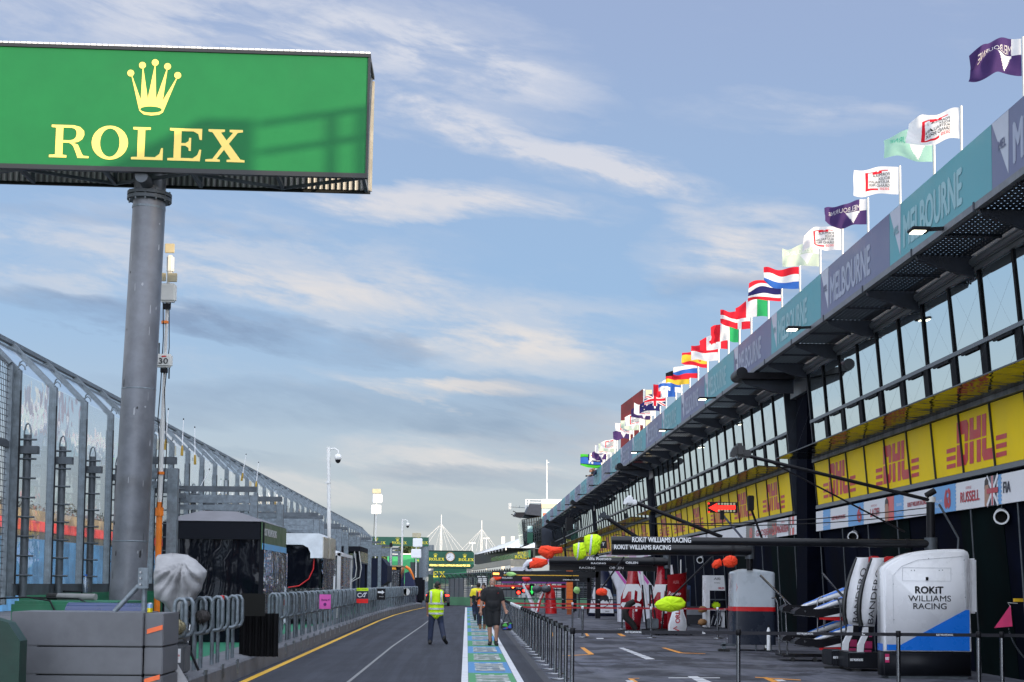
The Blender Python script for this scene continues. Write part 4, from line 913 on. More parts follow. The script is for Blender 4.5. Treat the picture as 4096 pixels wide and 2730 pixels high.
T = thing('team_stand', 'navy covered stand without markings behind the arrow board', 'stand', (-5.4, 87, .33), 'team stands along the pit wall')
nvm = mat('navy cover fabric', (.008, .012, .032), .6, 0, .2, 2, .2, 8, spec=.2)
mb = MB(); mb.prism([(0, 0), (0, 2.7), (3.0, 2.7), (3.3, 2.3), (3.3, 1.4), (2.9, 1.1), (2.7, 0)], (-7.7, 83.6, .33), XU, ZU, -5, nvm); mb.build('cover', T)
mb = MB(); mb.grid(lambda u, v: V((-5.0 + .6 * u, 83.5, .4 + 1.1 * v)), 6, 4, clearv); mb.build('clear_flap', T)
T = thing('team_stand', 'stand with an orange strip above crinkled clear vinyl', 'stand', (-4.6, 95, .33), 'team stands along the pit wall')
mb = MB(); mb.box((-5.2, 93, .34), (-4.05, 98, 2.65), vinyl); mb.box((-5.3, 92.9, 2.66), (-4.0, 98, 2.74), mat('tan roof board', (.35, .25, .14), .6)); mb.build('cabin', T)
mb = MB(); mb.box((-5.0, 92.90, 2.48), (-4.35, 92.98, 2.62), mat('orange strip', (.85, .35, .02), .5)); mb.build('orange_strip', T)
mb = MB(); mb.grid(lambda u, v: V((-5.1 + .95 * u, 92.9 + .05 * math.sin(u * 25), .4 + 2.05 * v)), 40, 6, clearv); mb.build('clear_curtain', T)
T = thing('team_stand', 'navy stand with an orange curved edge', 'stand', (-3.7, 102, .33), 'team stands along the pit wall')
mb = MB(); mb.prism([(0, 0), (0, 2.0), (.25, 2.1), (.55, 1.6), (.72, .9), (.75, 0)], (-4.15, 101, .33), XU, ZU, -3, mat('deep blue cover', (.010, .016, .07), .5)); mb.build('cover', T)
mb = MB(); mb.tube([(-4.1, 100.95, 2.75), (-3.85, 100.95, 2.6), (-3.62, 100.95, 2.2), (-3.52, 100.95, 1.9)], [.10, .10, .07, .04], mat('bright orange edge', (.9, .22, .02), .5), 8); mb.build('curved_edge', T)
MB().box((-3.72, 104.5, .3), (-2.95, 107, 2.05), dvin, .15).build('team_stand', None, 'plain black covered stand at the far end of the pit wall', 'stand', 'team stands along the pit wall', loc=(-3.3, 105, .3))
# boards hung on the rails
T = thing('pit_board', 'pink square board with purple lettering hung on the hoop rails', 'board', (-4.1, 43.8, 1.0))
mb = MB(); pk = mat('pink board', (.72, .11, .46), .5); mb.box((-4.25, 43.8, .98), (-3.95, 43.83, 1.36), pk); mb.build('board', T)
mb = MB(); pu = mat('purple lettering', (.12, .01, .14), .5); mb.text('Racing', (-4.19, 43.8, 1.20), XU, ZU, .045, pu, .03, 'LEFT', .15); mb.tube([(-4.0, 43.794, 1.22), (-4.0, 43.799, 1.22)], .018, pu, 10)
mb.tube([(-4.10, 43.796, 1.10), (-4.10, 43.799, 1.10)], .052, pk, 16); mb.tube([(-4.10, 43.792, 1.10), (-4.10, 43.797, 1.10)], .042, pu, 16); mb.build('lettering', T)
T.location += V((.36, -3.8, 0))
T = thing('pit_board', 'yellow, navy and red pit board with a white emblem on the rails', 'board', (-4.1, 59.7, 1.0))
mb = MB(); mb.box((-4.30, 59.7, 1.09), (-3.88, 59.73, 1.37), navy); mb.box((-4.30, 59.7, 1.375), (-3.88, 59.73, 1.48), hivis); mb.box((-4.30, 59.7, .93), (-3.88, 59.73, 1.085), mat('bright red board', (.85, .01, .01), .5)); mb.build('board', T)
mb = MB(); mb.tube([(-4.24 + .08 * math.cos(t) + .06, 59.695, 1.22 + .07 * math.sin(t)) for t in [.8 + i * .5 for i in range(11)]], .016, txw, 6); mb.tube([(-4.05, 59.695, 1.16), (-4.10, 59.695, 1.22), (-4.02, 59.695, 1.29), (-3.92, 59.695, 1.30)], .016, txw, 6); mb.bar((-4.02, 59.695, 1.15), (-3.98, 59.695, 1.28), .012, .03, txw); mb.text('PIT  STOP', (-4.27, 59.7, 1.41), XU, ZU, .035, txk, 0, 'LEFT', .34); mb.build('lettering', T)
T.location += V((.30, -4.7, 0))
T = thing('pit_board', 'black board with a white arrow pointing right on the rails', 'board', (-4.1, 72, 1.0))
mb = MB(); mb.box((-4.22, 72, .93), (-3.86, 72.03, 1.42), blackm); mb.build('board', T)
mb = MB(); mb.prism([(0, .05), (.18, .05), (.18, 0), (.30, .09), (.18, .18), (.18, .13), (0, .13)], (-4.19, 71.998, 1.17), XU, ZU, .002, txw); mb.text('RENAULT', (-4.12, 72, 1.05), XU, ZU, .04, txw, 0, 'LEFT', .19); mb.build('lettering', T)
T.location += V((.31, -6.0, 0))
mb = MB(); mb.box((-3.88, 92, .95), (-3.66, 92.04, 1.36), offwhite); mb.tube([(-3.66, 92, 1.155), (-3.66, 92.04, 1.155)], .205, offwhite, 20); mb.build('pit_board', None, 'white rounded board hung on the far hoop rails', 'board', loc=(-3.7, 92, 1.1)).location += V((.16, -4, 0))
mb = MB(); mb.box((-5.0, 88.9, 5.0), (-4.86, 89.06, 5.2), black, .02); P = at(391, 545, 88); mb = MB(); mb.box((P.x - .09, 88, P.z - .12), (P.x + .09, 88.2, P.z + .12), black, .02); mb.tube([(P.x, 88.1, 0), (P.x, 88.1, P.z - .12)], .03, offwhite, 8); mb.build('loudspeaker', None, 'small black loudspeaker on a thin white pole by the fence', 'loudspeaker', loc=(P.x, 88.1, 0))

T = thing('roof_shade_block', 'roof shade block and railing, unseen, added to shade the billboard', 'shade block', (10, 14, 8.3))  # unseen wedge and rails, added and shaped to cast the billboard's shadow
mb = MB(); mb.prism([(-14.75, 0), (-14.75, 3.28), (-12.9, 2.35), (-12.9, 0)], (9.9, 0, 8.3), (0, -1, 0), ZU, .9, steel); mb.build('hood', T)
for z in (11.5, 11.0): MB().tube([(10.0, 14.75, z), (10.0, 16.4, z + .05)], .06, galvd, 8).build('rail', T)
for y in (15.7, 16.1): MB().tube([(10.0, y, 8.3), (10.0, y, 11.55)], .06, galvd, 8).build('rail_post', T)

T = thing('cable_drum', 'black round cable drum on the walkway behind the third hoop rail', 'drum', (-4.75, 24.4, .33))
mb = MB(); mb.tube([(-4.75, 24.3, .72), (-4.75, 24.34, .72)], .36, blackm, 28); mb.tube([(-4.75, 24.75, .72), (-4.75, 24.79, .72)], .36, blackm, 28); mb.build('flange', T)
MB().tube([(-4.75, 24.34, .72), (-4.75, 24.75, .72)], .24, rubber, 24).build('cable_coil', T)
MB().tube([(-4.42, 23.9, .34), (-4.36, 23.95, 1.0)], .010, white, 6).build('white_rod', None, 'thin white rod leaning on the walkway beside the black cable drum', 'rod', loc=(-4.4, 23.9, .34))
# ------------------------------------------------------------------ flags on the parapet
WH_, RD, BL, NV, GN = cloth('white flag cloth', (.86, .86, .86)), cloth('red flag cloth', (.75, .03, .05)), cloth('blue flag cloth', (.05, .16, .55)), cloth('navy flag cloth', (.03, .03, .13)), cloth('green flag cloth', (.04, .40, .14))
PU, YE, BK, MG, PGN = cloth('purple flag cloth', (.085, .05, .16)), cloth('yellow flag cloth', (.85, .55, .06)), cloth('black flag cloth', (.015, .015, .02)), cloth('mint flag cloth', (.36, .62, .52)), cloth('pale green flag cloth', (.62, .72, .58))
TEAL = cloth('teal flag cloth', (.10, .48, .36)); BRG = cloth('bright green flag cloth', (.08, .55, .05)); OR = cloth('orange red flag cloth', (.85, .12, .05))
fpole = mat('pale steel flagpole', (.62, .60, .54), .35, .3)
# u runs from the pole to the fly end, v from top to bottom
def f_gp(u, v):
    if .66 < u < .72 and .12 < v < .86: return RD
    if .12 < v < .18 and .22 < u < .72 and not (.42 < u < .46): return RD
    if .80 < v < .86 and .44 < u < .72: return RD
    if .18 < v < .22 and .36 < u < .56: return RD
    return WH_
def f_mel(bg, tr):
    def f(u, v):
        if v < .5 and u < .16 + .18 * v * 0 and u < .50 - .0 and v < .42 - .0 and u < .55: return tr if (u < .5 - .15 * v) else bg
        if .42 <= v and abs(u - .33) < (.95 - v) * .33 and v < .95: return tr
        return bg
    return f
def f_h(*c): return lambda u, v: c[min(len(c) - 1, int(v * len(c)))]
def f_v(*c): return lambda u, v: c[min(len(c) - 1, int(u * len(c)))]
def f_thai(u, v): return RD if v < .17 or v > .83 else (NV if .34 < v < .66 else WH_)
def f_den(u, v): return WH_ if abs(u - .36) < .06 or abs(v - .5) < .09 else RD
LEAF = [(0, 1), (.14, .72), (.30, .80), (.24, .42), (.42, .60), (.50, .48), (.72, .52), (.62, .30), (.70, .22), (.34, -.06), (.38, -.22), (.04, -.16), (.04, -.5)]
LEAF = LEAF + [(-x, y) for x, y in LEAF[::-1] if x > 0]
def inpoly(p, poly):
    c = False; n = len(poly)
    for i in range(n):
        a, b_ = poly[i], poly[(i + 1) % n]
        if (a[1] > p[1]) != (b_[1] > p[1]) and p[0] < (b_[0] - a[0]) * (p[1] - a[1]) / (b_[1] - a[1]) + a[0]: c = not c
    return c
def f_can(u, v):
    if u < .25 or u > .75: return RD
    return RD if inpoly(((u - .5) / .24, (.55 - v) / .36), LEAF) else WH_
def f_spa(u, v):
    if v < .25 or v > .75: return RD
    return RD if ((u - .3) / .06) ** 2 + ((v - .5) / .16) ** 2 < 1 and ((u - .3) / .03) ** 2 + ((v - .5) / .08) ** 2 > 1 else YE
def f_fin(u, v): return BL if abs(u - .36) < .09 or abs(v - .5) < .13 else WH_
def f_uk(u, v):
    x, y = (u - .5) * 2, (v - .5) * 2
    if abs(x) < .11 or abs(y) < .20: return RD
    if abs(x) < .19 or abs(y) < .34: return WH_
    d = min(abs(x - y), abs(x + y))
    return RD if d < .09 else (WH_ if d < .26 else NV)
def f_aus(u, v):
    if u < .5 and v < .5: return f_uk(u * 2, v * 2)
    for a, c, r_ in ((.25, .75, .09), (.75, .2, .05), (.75, .82, .05), (.64, .45, .05), (.86, .4, .05)):
        if ((u - a) * 1.8) ** 2 + (v - c) ** 2 < r_ * r_: return WH_
    return NV
def f_red(u, v): return OR if (.30 < v < .75 and abs(u - .68) < (.80 - v) * .55 and not abs(abs(u - .68) - (.62 - v) * .5) < .03) else WH_
def f_mot(u, v): return WH_ if .78 < v < .84 and .2 < u < .8 else NV
def f_tor(u, v):
    if v < .22 or v > .78: return BRG
    if v < .25 or v > .75: return BK
    if .40 < v < .72 and (abs(u - .42) < .035 or abs(u - .56) < .035 or (v < .5 and .4 < u < .58)): return WH_
    return BL
def f_abo(u, v): return YE if ((u - .5) * 1.7) ** 2 + (v - .5) ** 2 < .07 else (BK if v < .5 else RD)
def f_ita(u, v): return f_v(GN, WH_, RD)(u, v)
FL = [ # full-photo x of the pole, distance, pattern, droop, wave, label, lettering
 (4094, 23.3, f_mel(PU, WH_), .16, 1.3, 'purple flag with a white triangle and city lettering, nearest at the right edge', ('MELBOURNE', WH_)),
 (3845, 26.4, f_gp, .20, 1.5, 'white race flag folded in two, next to the nearest purple flag', 'GP'),
 (3736, 27.9, f_mel(MG, WH_), .16, 1.0, 'mint green flag with pale city lettering, nearest of its colour', ('MELBOURNE', TEAL)),
 (3600, 30.1, f_gp, .10, .7, 'white race flag with red border, unfolded above the first aqua banner', 'GP'),
 (3472, 32.5, f_mel(PU, WH_), .10, .9, 'purple flag with white triangle above the nearest lavender banner', ('MELBOURNE', WH_)),
 (3370, 34.7, f_gp, .10, .8, 'white race flag just in front of a pale green flag', 'GP'),
 (3281, 36.9, f_mel(PGN, WH_), .10, .8, 'pale green flag with white lettering behind the third white race flag', ('MELBOURNE', WH_)),
 (3200, 39.1, f_h(RD, WH_, BL), .08, .8, 'red, white and light blue striped flag', None),
 (3128, 41.4, f_thai, .08, .7, 'five striped flag with a wide dark blue middle band', None),
 (3074, 43.2, f_ita, .10, .8, 'green, white and red flag mostly hidden by the five striped flag', None),
 (3005, 45.8, f_den, .12, .8, 'red flag with a white cross', None),
 (2958, 47.8, f_ita, .14, .9, 'green, white and red flag behind the red flag with the white cross', None),
 (2914, 49.8, f_can, .04, .5, 'red and white flag with a maple leaf', None),
 (2875, 51.7, f_h(RD, WH_), .08, .7, 'flag with a red upper half and a white lower half', None),
 (2831, 54.1, f_spa, .08, .7, 'red and yellow striped flag with a small crest', None),
 (2793, 56.3, f_h(WH_, BL, RD), .06, .7, 'white, blue and red horizontal striped flag', None),
 (2760, 58.3, f_h(BK, RD, YE), .06, .7, 'black, red and gold striped flag', None),
 (2726, 60.6, f_fin, .10, .8, 'white flag with a blue cross', None),
 (2704, 62.2, f_v(BL, WH_, RD), .10, .9, 'blue, white and red vertical striped flag', None),
 (2665, 65.2, f_uk, .06, .6, 'flag with red and white crosses on dark blue', None),
 (2641, 67.3, f_aus, .06, .8, 'dark blue flag with white stars', None),
 (2619, 69.3, f_gp, .04, .6, 'white race flag behind the dark blue flag with stars', 'GP'),
 (2604, 70.7, f_mel(PU, WH_), .06, .8, 'purple flag under a white race flag in front of the dark red tower', None),
 (2575, 73.6, f_gp, .04, .6, 'white race flag just left of the dark red tower top', 'GP'),
 (2558, 75.4, f_mel(PGN, WH_), .04, .6, 'pale green flag between two white race flags by the red tower', None),
 (2534, 78.1, f_gp, .04, .6, 'white race flag to the left of the dark red tower', 'GP'),
 (2519, 80.0, f_mel(PU, WH_), .10, 1.2, 'ragged purple flag low beside the dark red tower', None),
 (2469, 86.6, f_gp, .04, .6, 'white race flag standing alone left of the red tower', 'GP'),
 (2459, 88.0, f_mel(PGN, WH_), .04, .6, 'pale green flag nearly hidden under the lone white race flag', None),
 (2443, 90.7, f_gp, .04, .6, 'white race flag partly behind the farthest pale green flag', 'GP'),
 (2427, 93.2, f_mel(PU, WH_), .10, 1.0, 'small purple flag beside the navy lettered flag', None),
 (2418, 94.6, f_red, .12, .8, 'white flag with a red triangle emblem', None),
 (2412, 95.8, f_mot, .04, .6, 'navy flag with white lettering', ('motorsport', WH_)),
 (2406, 96.9, f_tor, .06, .6, 'green, blue and green striped flag with a white figure', None),
 (2400, 98.2, f_abo, .10, .6, 'black and red flag with a yellow disc', None)]
for i, (fxp, Y, fn, droop, wav, lab, let) in enumerate(FL):
    px = fxp / 4; X = 8.66
    Y = atX(px, 583 - .93 * (px - 466.5), X).y
    L, Hh = ((.95, .60) if i == 0 else (1.04, .56)) if i < 7 else ((1.04, .58) if i != 33 else (1.5, .95))
    nar = .12 + .38 * abs(math.sin(i * 1.9 + .6)) if i != 3 else .10
    z0, z1 = 8.3, (10.34 if i == 0 else 10.20 if i < 4 else 10.12) + .05 * math.sin(i * 3.3)
    t = thing('flag', lab, 'flag', (X, Y, z0), 'flags along the roof parapet')
    MB().tube([(X, Y, z0), (X, Y, z1 + .03)], .022 if i < 10 else .026, fpole, 8).build('flagpole', t)
    ph = i * 1.7; ang = math.radians(2 + 9 * math.sin(i * 2.1))
    fold = (i == 1)
    def surf(u, v, X=X, Y=Y, z1=z1, L=L, Hh=Hh, ph=ph, wav=wav, droop=droop, ang=ang, fold=fold, nar=nar):
        amp = .10 * wav * u ** .7
        fq = 6.2 + 2.8 * math.sin(ph * 3.1)
        w1 = amp * (math.sin(fq * u + ph + v * (1.2 + math.sin(ph))) + .5 * math.sin(2.1 * fq * u - 2.6 * v + ph * 2) + .9 * noise.noise(V((u * 3.2, v * 2.2, ph))))
        s_ = u * L * (.93 - .06 * wav)
        if fold and u > .55: s_ = .55 * L * .9 + (u - .55) * L * .75; w1 += (u - .55) * .5
        hh = Hh * (1 - (.55 * (u - .5) if fold and u > .5 else 0) - nar * u * u * .8)
        z = z1 - v * hh - nar * Hh * u * u * .45 * (1 + math.sin(ph)) - droop * L * u * u * .55 + .09 * wav * u * math.sin(4.5 * u + ph * 1.3) + .04 * wav * math.sin(9 * u + 5 * v + ph) * u + .10 * wav * u * u * noise.noise(V((v * 2.5, u * 2, ph + 7)))
        return V((X - .03 - s_ * math.cos(ang) + w1 * math.sin(ang) * .8, Y + s_ * math.sin(ang) * .8 + w1 * 1.1, z))
    nu, nv = (48, 30) if i < 22 else (32, 20)
    mb = MB(); mb.grid(surf, nu, nv, WH_, True, fn); c = mb.build('flag_cloth', t)
    if let and i < 34:
        lt = MB()
        def put(txt, u0, v0, h, wd, m):
            vs, fs, tw = text_mesh(txt, 0.0); k = wd / tw
            for sgn in (1, -1):
                pts = []
                for x, y in vs:
                    u, v = u0 + x * k, v0 - y * h
                    p = surf(u, v); e = .02
                    n = (surf(u + e, v) - p).cross(surf(u, v + e) - p)
                    n = n.normalized() if n.length > 1e-9 else V((0, 1, 0))
                    pts.append(p + n * .006 * sgn)
                lt.add(pts, fs, m)
        if let == 'GP':
            for q_, tx in enumerate(('FORMULA 1', 'ROLEX', 'AUSTRALIAN', 'GRAND PRIX')): put(tx, .20, .335 + q_ * .135, .105, .045 * len(tx), BK)
            put('2020', .20, .85, .085, .20, RD)
        else: put(let[0], .16 if let[0] == 'MELBOURNE' else .15, .40 if let[0] == 'MELBOURNE' else .6, .22, .74, let[1])
        lt.build('lettering', c)
# two people leaning over the parapet and the dark red tower are built below
T = thing('sign_tower', 'dark red sign tower standing on the roof behind the flags', 'tower', (9.6, 79.5, 8.3))
a = at(625, 482, 82.0)
mb = MB(); mb.prism([(0, 0), (.0, 3.5), (1.7, 4.25), (1.7, 0)], (a.x, 84.0, 8.3), (.62, -.78, 0), ZU, .06, mat('dark red sign face', (.22, .014, .016), .4, 0, .5, .6)); mb.build('sign_face', T)
mb = MB(); mb.bar((a.x + 1.10, 82.6, 8.3), (a.x + 1.10, 82.6, 12.55), .10, .10, offwhite); mb.bar((a.x + 1.35, 82.5, 8.3), (a.x + 1.35, 82.5, 12.5), .35, .10, abt); mb.build('frame', T)
# ------------------------------------------------------------------ queue posts
def post_proto(name, headm, hr=.041):
    t = thing(name, '', 'queue post', (0, 0, 0), 'chrome queue posts')
    MB().tube([(0, 0, .012), (0, 0, .90)], .034, chrome, 12).build('post', t)
    MB().tube([(0, 0, .90), (0, 0, .905), (0, 0, .995), (0, 0, 1.0)], [.032, hr, hr, hr * .8], headm, 12).build('head', t)
    MB().tube([(0, 0, .0), (0, 0, .012), (0, 0, .022)], [.17, .17, .05], chrome, 24).build('base', t)
    return t
P0 = post_proto('queue_post', black)
grey_belt = mat('grey belt webbing', (.075, .08, .085), .7); black_belt = mat('black belt webbing', (.012, .012, .018), .6); red_belt = mat('red belt webbing', (.36, .012, .02), .6); navy_belt = mat('dark navy belt webbing', (.012, .014, .03), .6)
rowb = MB().box((-.004, .03, .915), (.004, 1.49, .965), grey_belt).build('belt', P0)
def place_post(x, y, label, group, first=[True]):
    o = P0 if first[0] else copy_tree(P0)
    first[0] = False; o.location = (x, y, .004); o['label'] = label; o['group'] = group; return o
for i in range(50):
    y = 24.0 + 1.52 * i
    nm = ('chrome black-topped queue post, %s of the row along the painted strip' % ORD[i]) if i < 14 else 'chrome queue post in the crowded far part of the row along the painted strip'
    wh = 15 <= i <= 21
    o = place_post(1.70 - .0012 * i, y, 'white-topped queue post where the red belts join the row along the strip' if wh else nm, 'white-topped queue posts' if wh else 'queue posts along the painted strip')
    if wh:
        for c in list(o.children):
            if c.name.startswith('head'): c.data = c.data.copy(); c.data.materials[0] = white
def cross_row(y, xs, bm_, txts, lab, zc=.945, wh=False, tcol=txw, x_start=None, end_x=None):
    out = []
    for k, x in enumerate(xs):
        o = copy_tree(P0); o.location = (x, y, .004); out.append(o)
        for c in list(o.children):
            if c.name.startswith('belt'): bpy.data.objects.remove(c)
            elif wh and c.name.startswith('head'): c.data = c.data.copy(); c.data.materials[0] = white
        o['label'] = lab[k]; o['group'] = 'queue posts of the cross rows'
    pts = ([x_start] if x_start is not None else []) + list(xs) + ([end_x] if end_x else [])
    for k in range(len(pts) - 1):
        par = out[min(k if x_start is None else max(0, k - 1), len(out) - 1)]
        a, c = pts[k] + .04, pts[k + 1] - .04
        b = MB(); b.box((a, y - .004, zc - .027), (c, y + .004, zc + .027), bm_); be = b.build('belt', par)
        lt = MB()
        for (f, tx, h, wd) in txts(k):
            lt.text(tx, (a + (c - a) * f, y - .004, zc - h / 2), XU, ZU, h, tcol, .02, 'LEFT', wd, .003)
        if lt.v: lt.build('lettering', be)
NB = ['chrome queue post left of the white and navy cabinet, on the black lettered belt', 'chrome queue post in front of the left edge of the white and blue cabinet', 'chrome queue post in front of the right edge of the white and blue cabinet', 'chrome queue post farthest right, below the pink pennant']
def belt_tx(k):
    R_ = 'ROKiT WILLIAMS RACING'
    return ((.31, R_, .032, .26), (.79, 'flex.', .036, .05)) if k == 0 else (((.36, R_, .030, .26), (.78, 'flex', .034, .05)) if k == 1 else (((.47, R_, .028, .27),) if k == 2 else ()))
cross_row(24.0, [4.36, 6.94, 8.24, 8.62], black_belt, belt_tx, NB, x_start=1.70, end_x=9.6)
small = lambda k: ((.5, 'flex', .03, .07),)
cross_row(48.3, [3.74, 5.95, 8.1, 8.5], red_belt, small, ['white-topped queue post on the near red belt, left of the others', 'white-topped queue post on the near red belt in front of the red race car covers', 'white-topped queue post on the near red belt before the white tool rack', 'white-topped queue post touching the left edge of the white and navy cabinet'], wh=True, x_start=1.68)
cross_row(57.3, [4.05, 5.95], red_belt, small, ['white-topped queue post on the far red belt in front of the orange column', 'white-topped queue post on the far red belt in front of the white and pink arch'], wh=True, x_start=1.67, end_x=7.2)
cross_row(74.6, [2.9, 3.9, 5.6], navy_belt, small, ['distant queue post on the dark navy belt, leftmost of three', 'distant queue post on the dark navy belt, middle of three', 'distant queue post on the dark navy belt beside the white board with the black emblem'], x_start=1.66, end_x=7.5)
# ------------------------------------------------------------------ the near white and blue cabinet
whp = mat('white cabinet paint', (.80, .81, .84), .28, 0, .03, 2, 0, 40, 0, .25); blp = mat('bright blue paint', (.008, .16, .66), .3, 0, .04, 2, 0, 40, 0, .3); dkp = mat('dark cabinet base', (.010, .011, .015), .45, 0, .2, 2, spec=.2)
T = thing('gantry_cabinet', 'large white and blue rounded cabinet with black team lettering', 'cabinet', (8.6, 28.2, 0))
def bevprism(mb, poly, o, depth, m, bev):
    "outline in X-Z, extruded away from the viewer, edges rounded"
    bm = bmesh.new(); vs = [bm.verts.new((o[0] + p[0], o[1], o[2] + p[1])) for p in poly]; f = bm.faces.new(vs)
    r_ = bmesh.ops.extrude_face_region(bm, geom=[f]); nv = [e for e in r_['geom'] if isinstance(e, bmesh.types.BMVert)]
    for v in nv: v.co.y += depth
    bmesh.ops.recalc_face_normals(bm, faces=bm.faces)
    if bev: bmesh.ops.bevel(bm, geom=[e for e in bm.edges if abs(e.verts[0].co.y - e.verts[1].co.y) < 1e-6], offset=bev, segments=4, affect='EDGES')
    mb.add([v.co.copy() for v in bm.verts], [[v.index for v in g_.verts] for g_ in (bm.verts.index_update(), bm.faces)[1]], m, True); bm.free()
K = .002016
def cxz(x, y): return (7.8 + (x - 690) * K, .05 + (1545 - y) * K)
top = [(690, 560), (705, 535), (750, 500), (810, 465), (880, 430), (960, 405), (1060, 386), (1160, 374), (1260, 368), (1400, 365), (1450, 370), (1485, 388), (1500, 420)]
out = [cxz(690, 1318)] + [cxz(*p) for p in top] + [cxz(1515, 1318)]
mb = MB(); bevprism(mb, out, (0, 27.9, 0), .50, whp, .05)
body = mb.build('body', T)
mb = MB(); bevprism(mb, [cxz(692, 1545), cxz(692, 1322), cxz(1512, 1322), cxz(1512, 1545)], (0, 27.93, 0), .46, dkp, .03); mb.build('base', T)
mb = MB()
def facep(poly, m, off): mb.prism([cxz(*p) for p in poly], (0, 27.9 - off, 0), XU, ZU, .003, m)
facep([(715, 1308), (715, 1255), (850, 1255), (1455, 930), (1490, 930), (1490, 1308)], blp, .0)
mb.build('blue_panel', T)
mb = MB(); mb.box((7.796, 27.98, cxz(0, 1315)[1]), (7.7985, 28.34, cxz(0, 1250)[1]), blp); mb.build('side_stripe', T)
mb = MB(); seam = mat('panel seam grey', (.42, .44, .48), .5)
def line(p, q, wd=.004): mb.bar((cxz(*p)[0], 27.898, cxz(*p)[1]), (cxz(*q)[0], 27.898, cxz(*q)[1]), .003, wd, seam, (0, 1, 0))
for p, q in (((775, 620), (780, 1065)), ((775, 620), (860, 530)), ((860, 530), (1010, 470)), ((1010, 470), (1445, 432)), ((1445, 432), (1458, 925)), ((865, 543), (1320, 543)), ((865, 665), (1320, 665)), ((865, 543), (865, 665)), ((1320, 543), (1320, 665))): line(p, q)
for p in ((1112, 457), (1445, 468), (778, 697), (1452, 813), (783, 1027), (948, 567), (978, 567), (1210, 565), (1240, 563)): mb.tube([(cxz(*p)[0], 27.892, cxz(*p)[1]), (cxz(*p)[0], 27.899, cxz(*p)[1])], .008, galvd, 8)
mb.box((cxz(1083, 0)[0], 27.885, cxz(0, 660)[1]), (cxz(1107, 0)[0], 27.897, cxz(0, 628)[1]), black); mb.build('door_panel', T)
mb = MB()
for tx, x0, x1, yb_, h, bo in (('ROKiT', 985, 1245, 780, .128, .05), ('WILLIAMS', 918, 1318, 853, .108, .004), ('RACING', 965, 1275, 925, .11, .012)):
    p = cxz(x0, yb_); mb.text(tx, (p[0], 27.9, p[1]), XU, ZU, h, txk, bo, 'LEFT', (x1 - x0) * K, .005)
mb.build('lettering', T)
mb = MB(); mb.box((7.72, 27.95, .30), (7.80, 27.955, .46), mat('magenta label', (.5, .02, .12), .5)); mb.text('ROKiT', (7.725, 27.95, .35), XU, ZU, .05, txw, .04, 'LEFT', .07)
mb.v = [v + V((.10, -.04, 0)) for v in mb.v]; mb.build('label_plate', T)
mb = MB(); mb.box((9.50, 28.1, 1.22), (9.63, 28.6, 2.26), whp, .03); mb.build('side_box', T)
mb = MB(); mb.box((7.9, 27.97, .0), (9.4, 28.5, .05), galvd); mb.build('plinth', T)
# ------------------------------------------------------------------ pit gantries
carbon = mat('black boom', (.007, .008, .011), .34, 0, .2, 3, 0, 40, 0, .12, .3)
def gantry(lab, xp, yp, zp, x0, zb_, r_, m=carbon, pole_r=.08, z0=2.0, txt=None, cables=True, arms=()):
    t = thing('pit_gantry', lab, 'gantry', (xp, yp, z0), 'overhead pit gantries')
    if zp > zb_: MB().tube([(xp, yp, z0), (xp, yp, zp)], pole_r, blackm, 14).build('post', t)
    mb = MB(); mb.tube([(x0, yp - .02, zb_), (xp + .02, yp - .02, zb_)], r_, m, 16); b = mb.build('boom', t)
    mb = MB(); mb.tube([(xp, yp, zb_ - r_ * 1.5), (xp, yp, zb_ + r_ * 1.5)], pole_r * 1.5, galvd, 14); mb.tube([(xp - .5, yp - .02, zb_), (xp - .42, yp - .02, zb_)], r_ * 1.15, blackm, 14); mb.build('joint', t)
    if txt:
        mb = MB()
        for (tx, x, h, wd, dz) in txt: mb.text(tx, (x, yp - .02 - r_ - .004, zb_ + dz), XU, ZU, h, txw, .03, 'LEFT', wd, .003)
        mb.build('lettering', b)
    if cables:
        for k, (dz, xx) in enumerate(((.0, x0 + .1), (-.12, x0 + .5))):
            mb = MB(); n = 10; za, zc = zp - .1 + dz, zb_ + r_ + .25
            mb.tube([(xp + (xx - xp) * i / n, yp, za + (zc - za) * i / n - .12 * math.sin(math.pi * i / n)) for i in range(n + 1)], .010, black, 5, False); mb.build('stay_cable', t)
    return t
RW = 'ROKiT WILLIAMS RACING'
G1 = gantry('long black pit gantry boom with white team lettering on the white and blue cabinet', 8.9, 28.55, 3.34, 2.75, 2.54, .078, txt=[(RW, 3.14, .092, 1.12, -.03)], z0=2.30)
MB().tube([(8.9, 28.55, 3.34), (8.9, 28.55, 3.44)], .095, offwhite, 14).build('post_cap', G1)
MB().tube([(8.80, 28.5, 3.46), (8.97, 28.5, 3.56)], .06, black, 10).build('camera', G1)
def arm(t, a, b, r_, ca=None):
    MB().tube([a, b], r_, blackm, 8).build('camera_arm', t)
A = at(748, 456, 28.5); arm(G1, (8.85, 28.5, 3.38), A, .035)
A2 = at(767, 460, 28.5); B2 = at(905, 532, 28.5); MB().tube([A2, B2], .018, blackm, 6).build('brace', G1)
mb = MB(); mb.tube([(9.05, 28.5, 3.3), (9.42, 28.5, 2.65), (9.40, 28.5, 2.35)], .022, galvd, 8); mb.build('lever', G1)
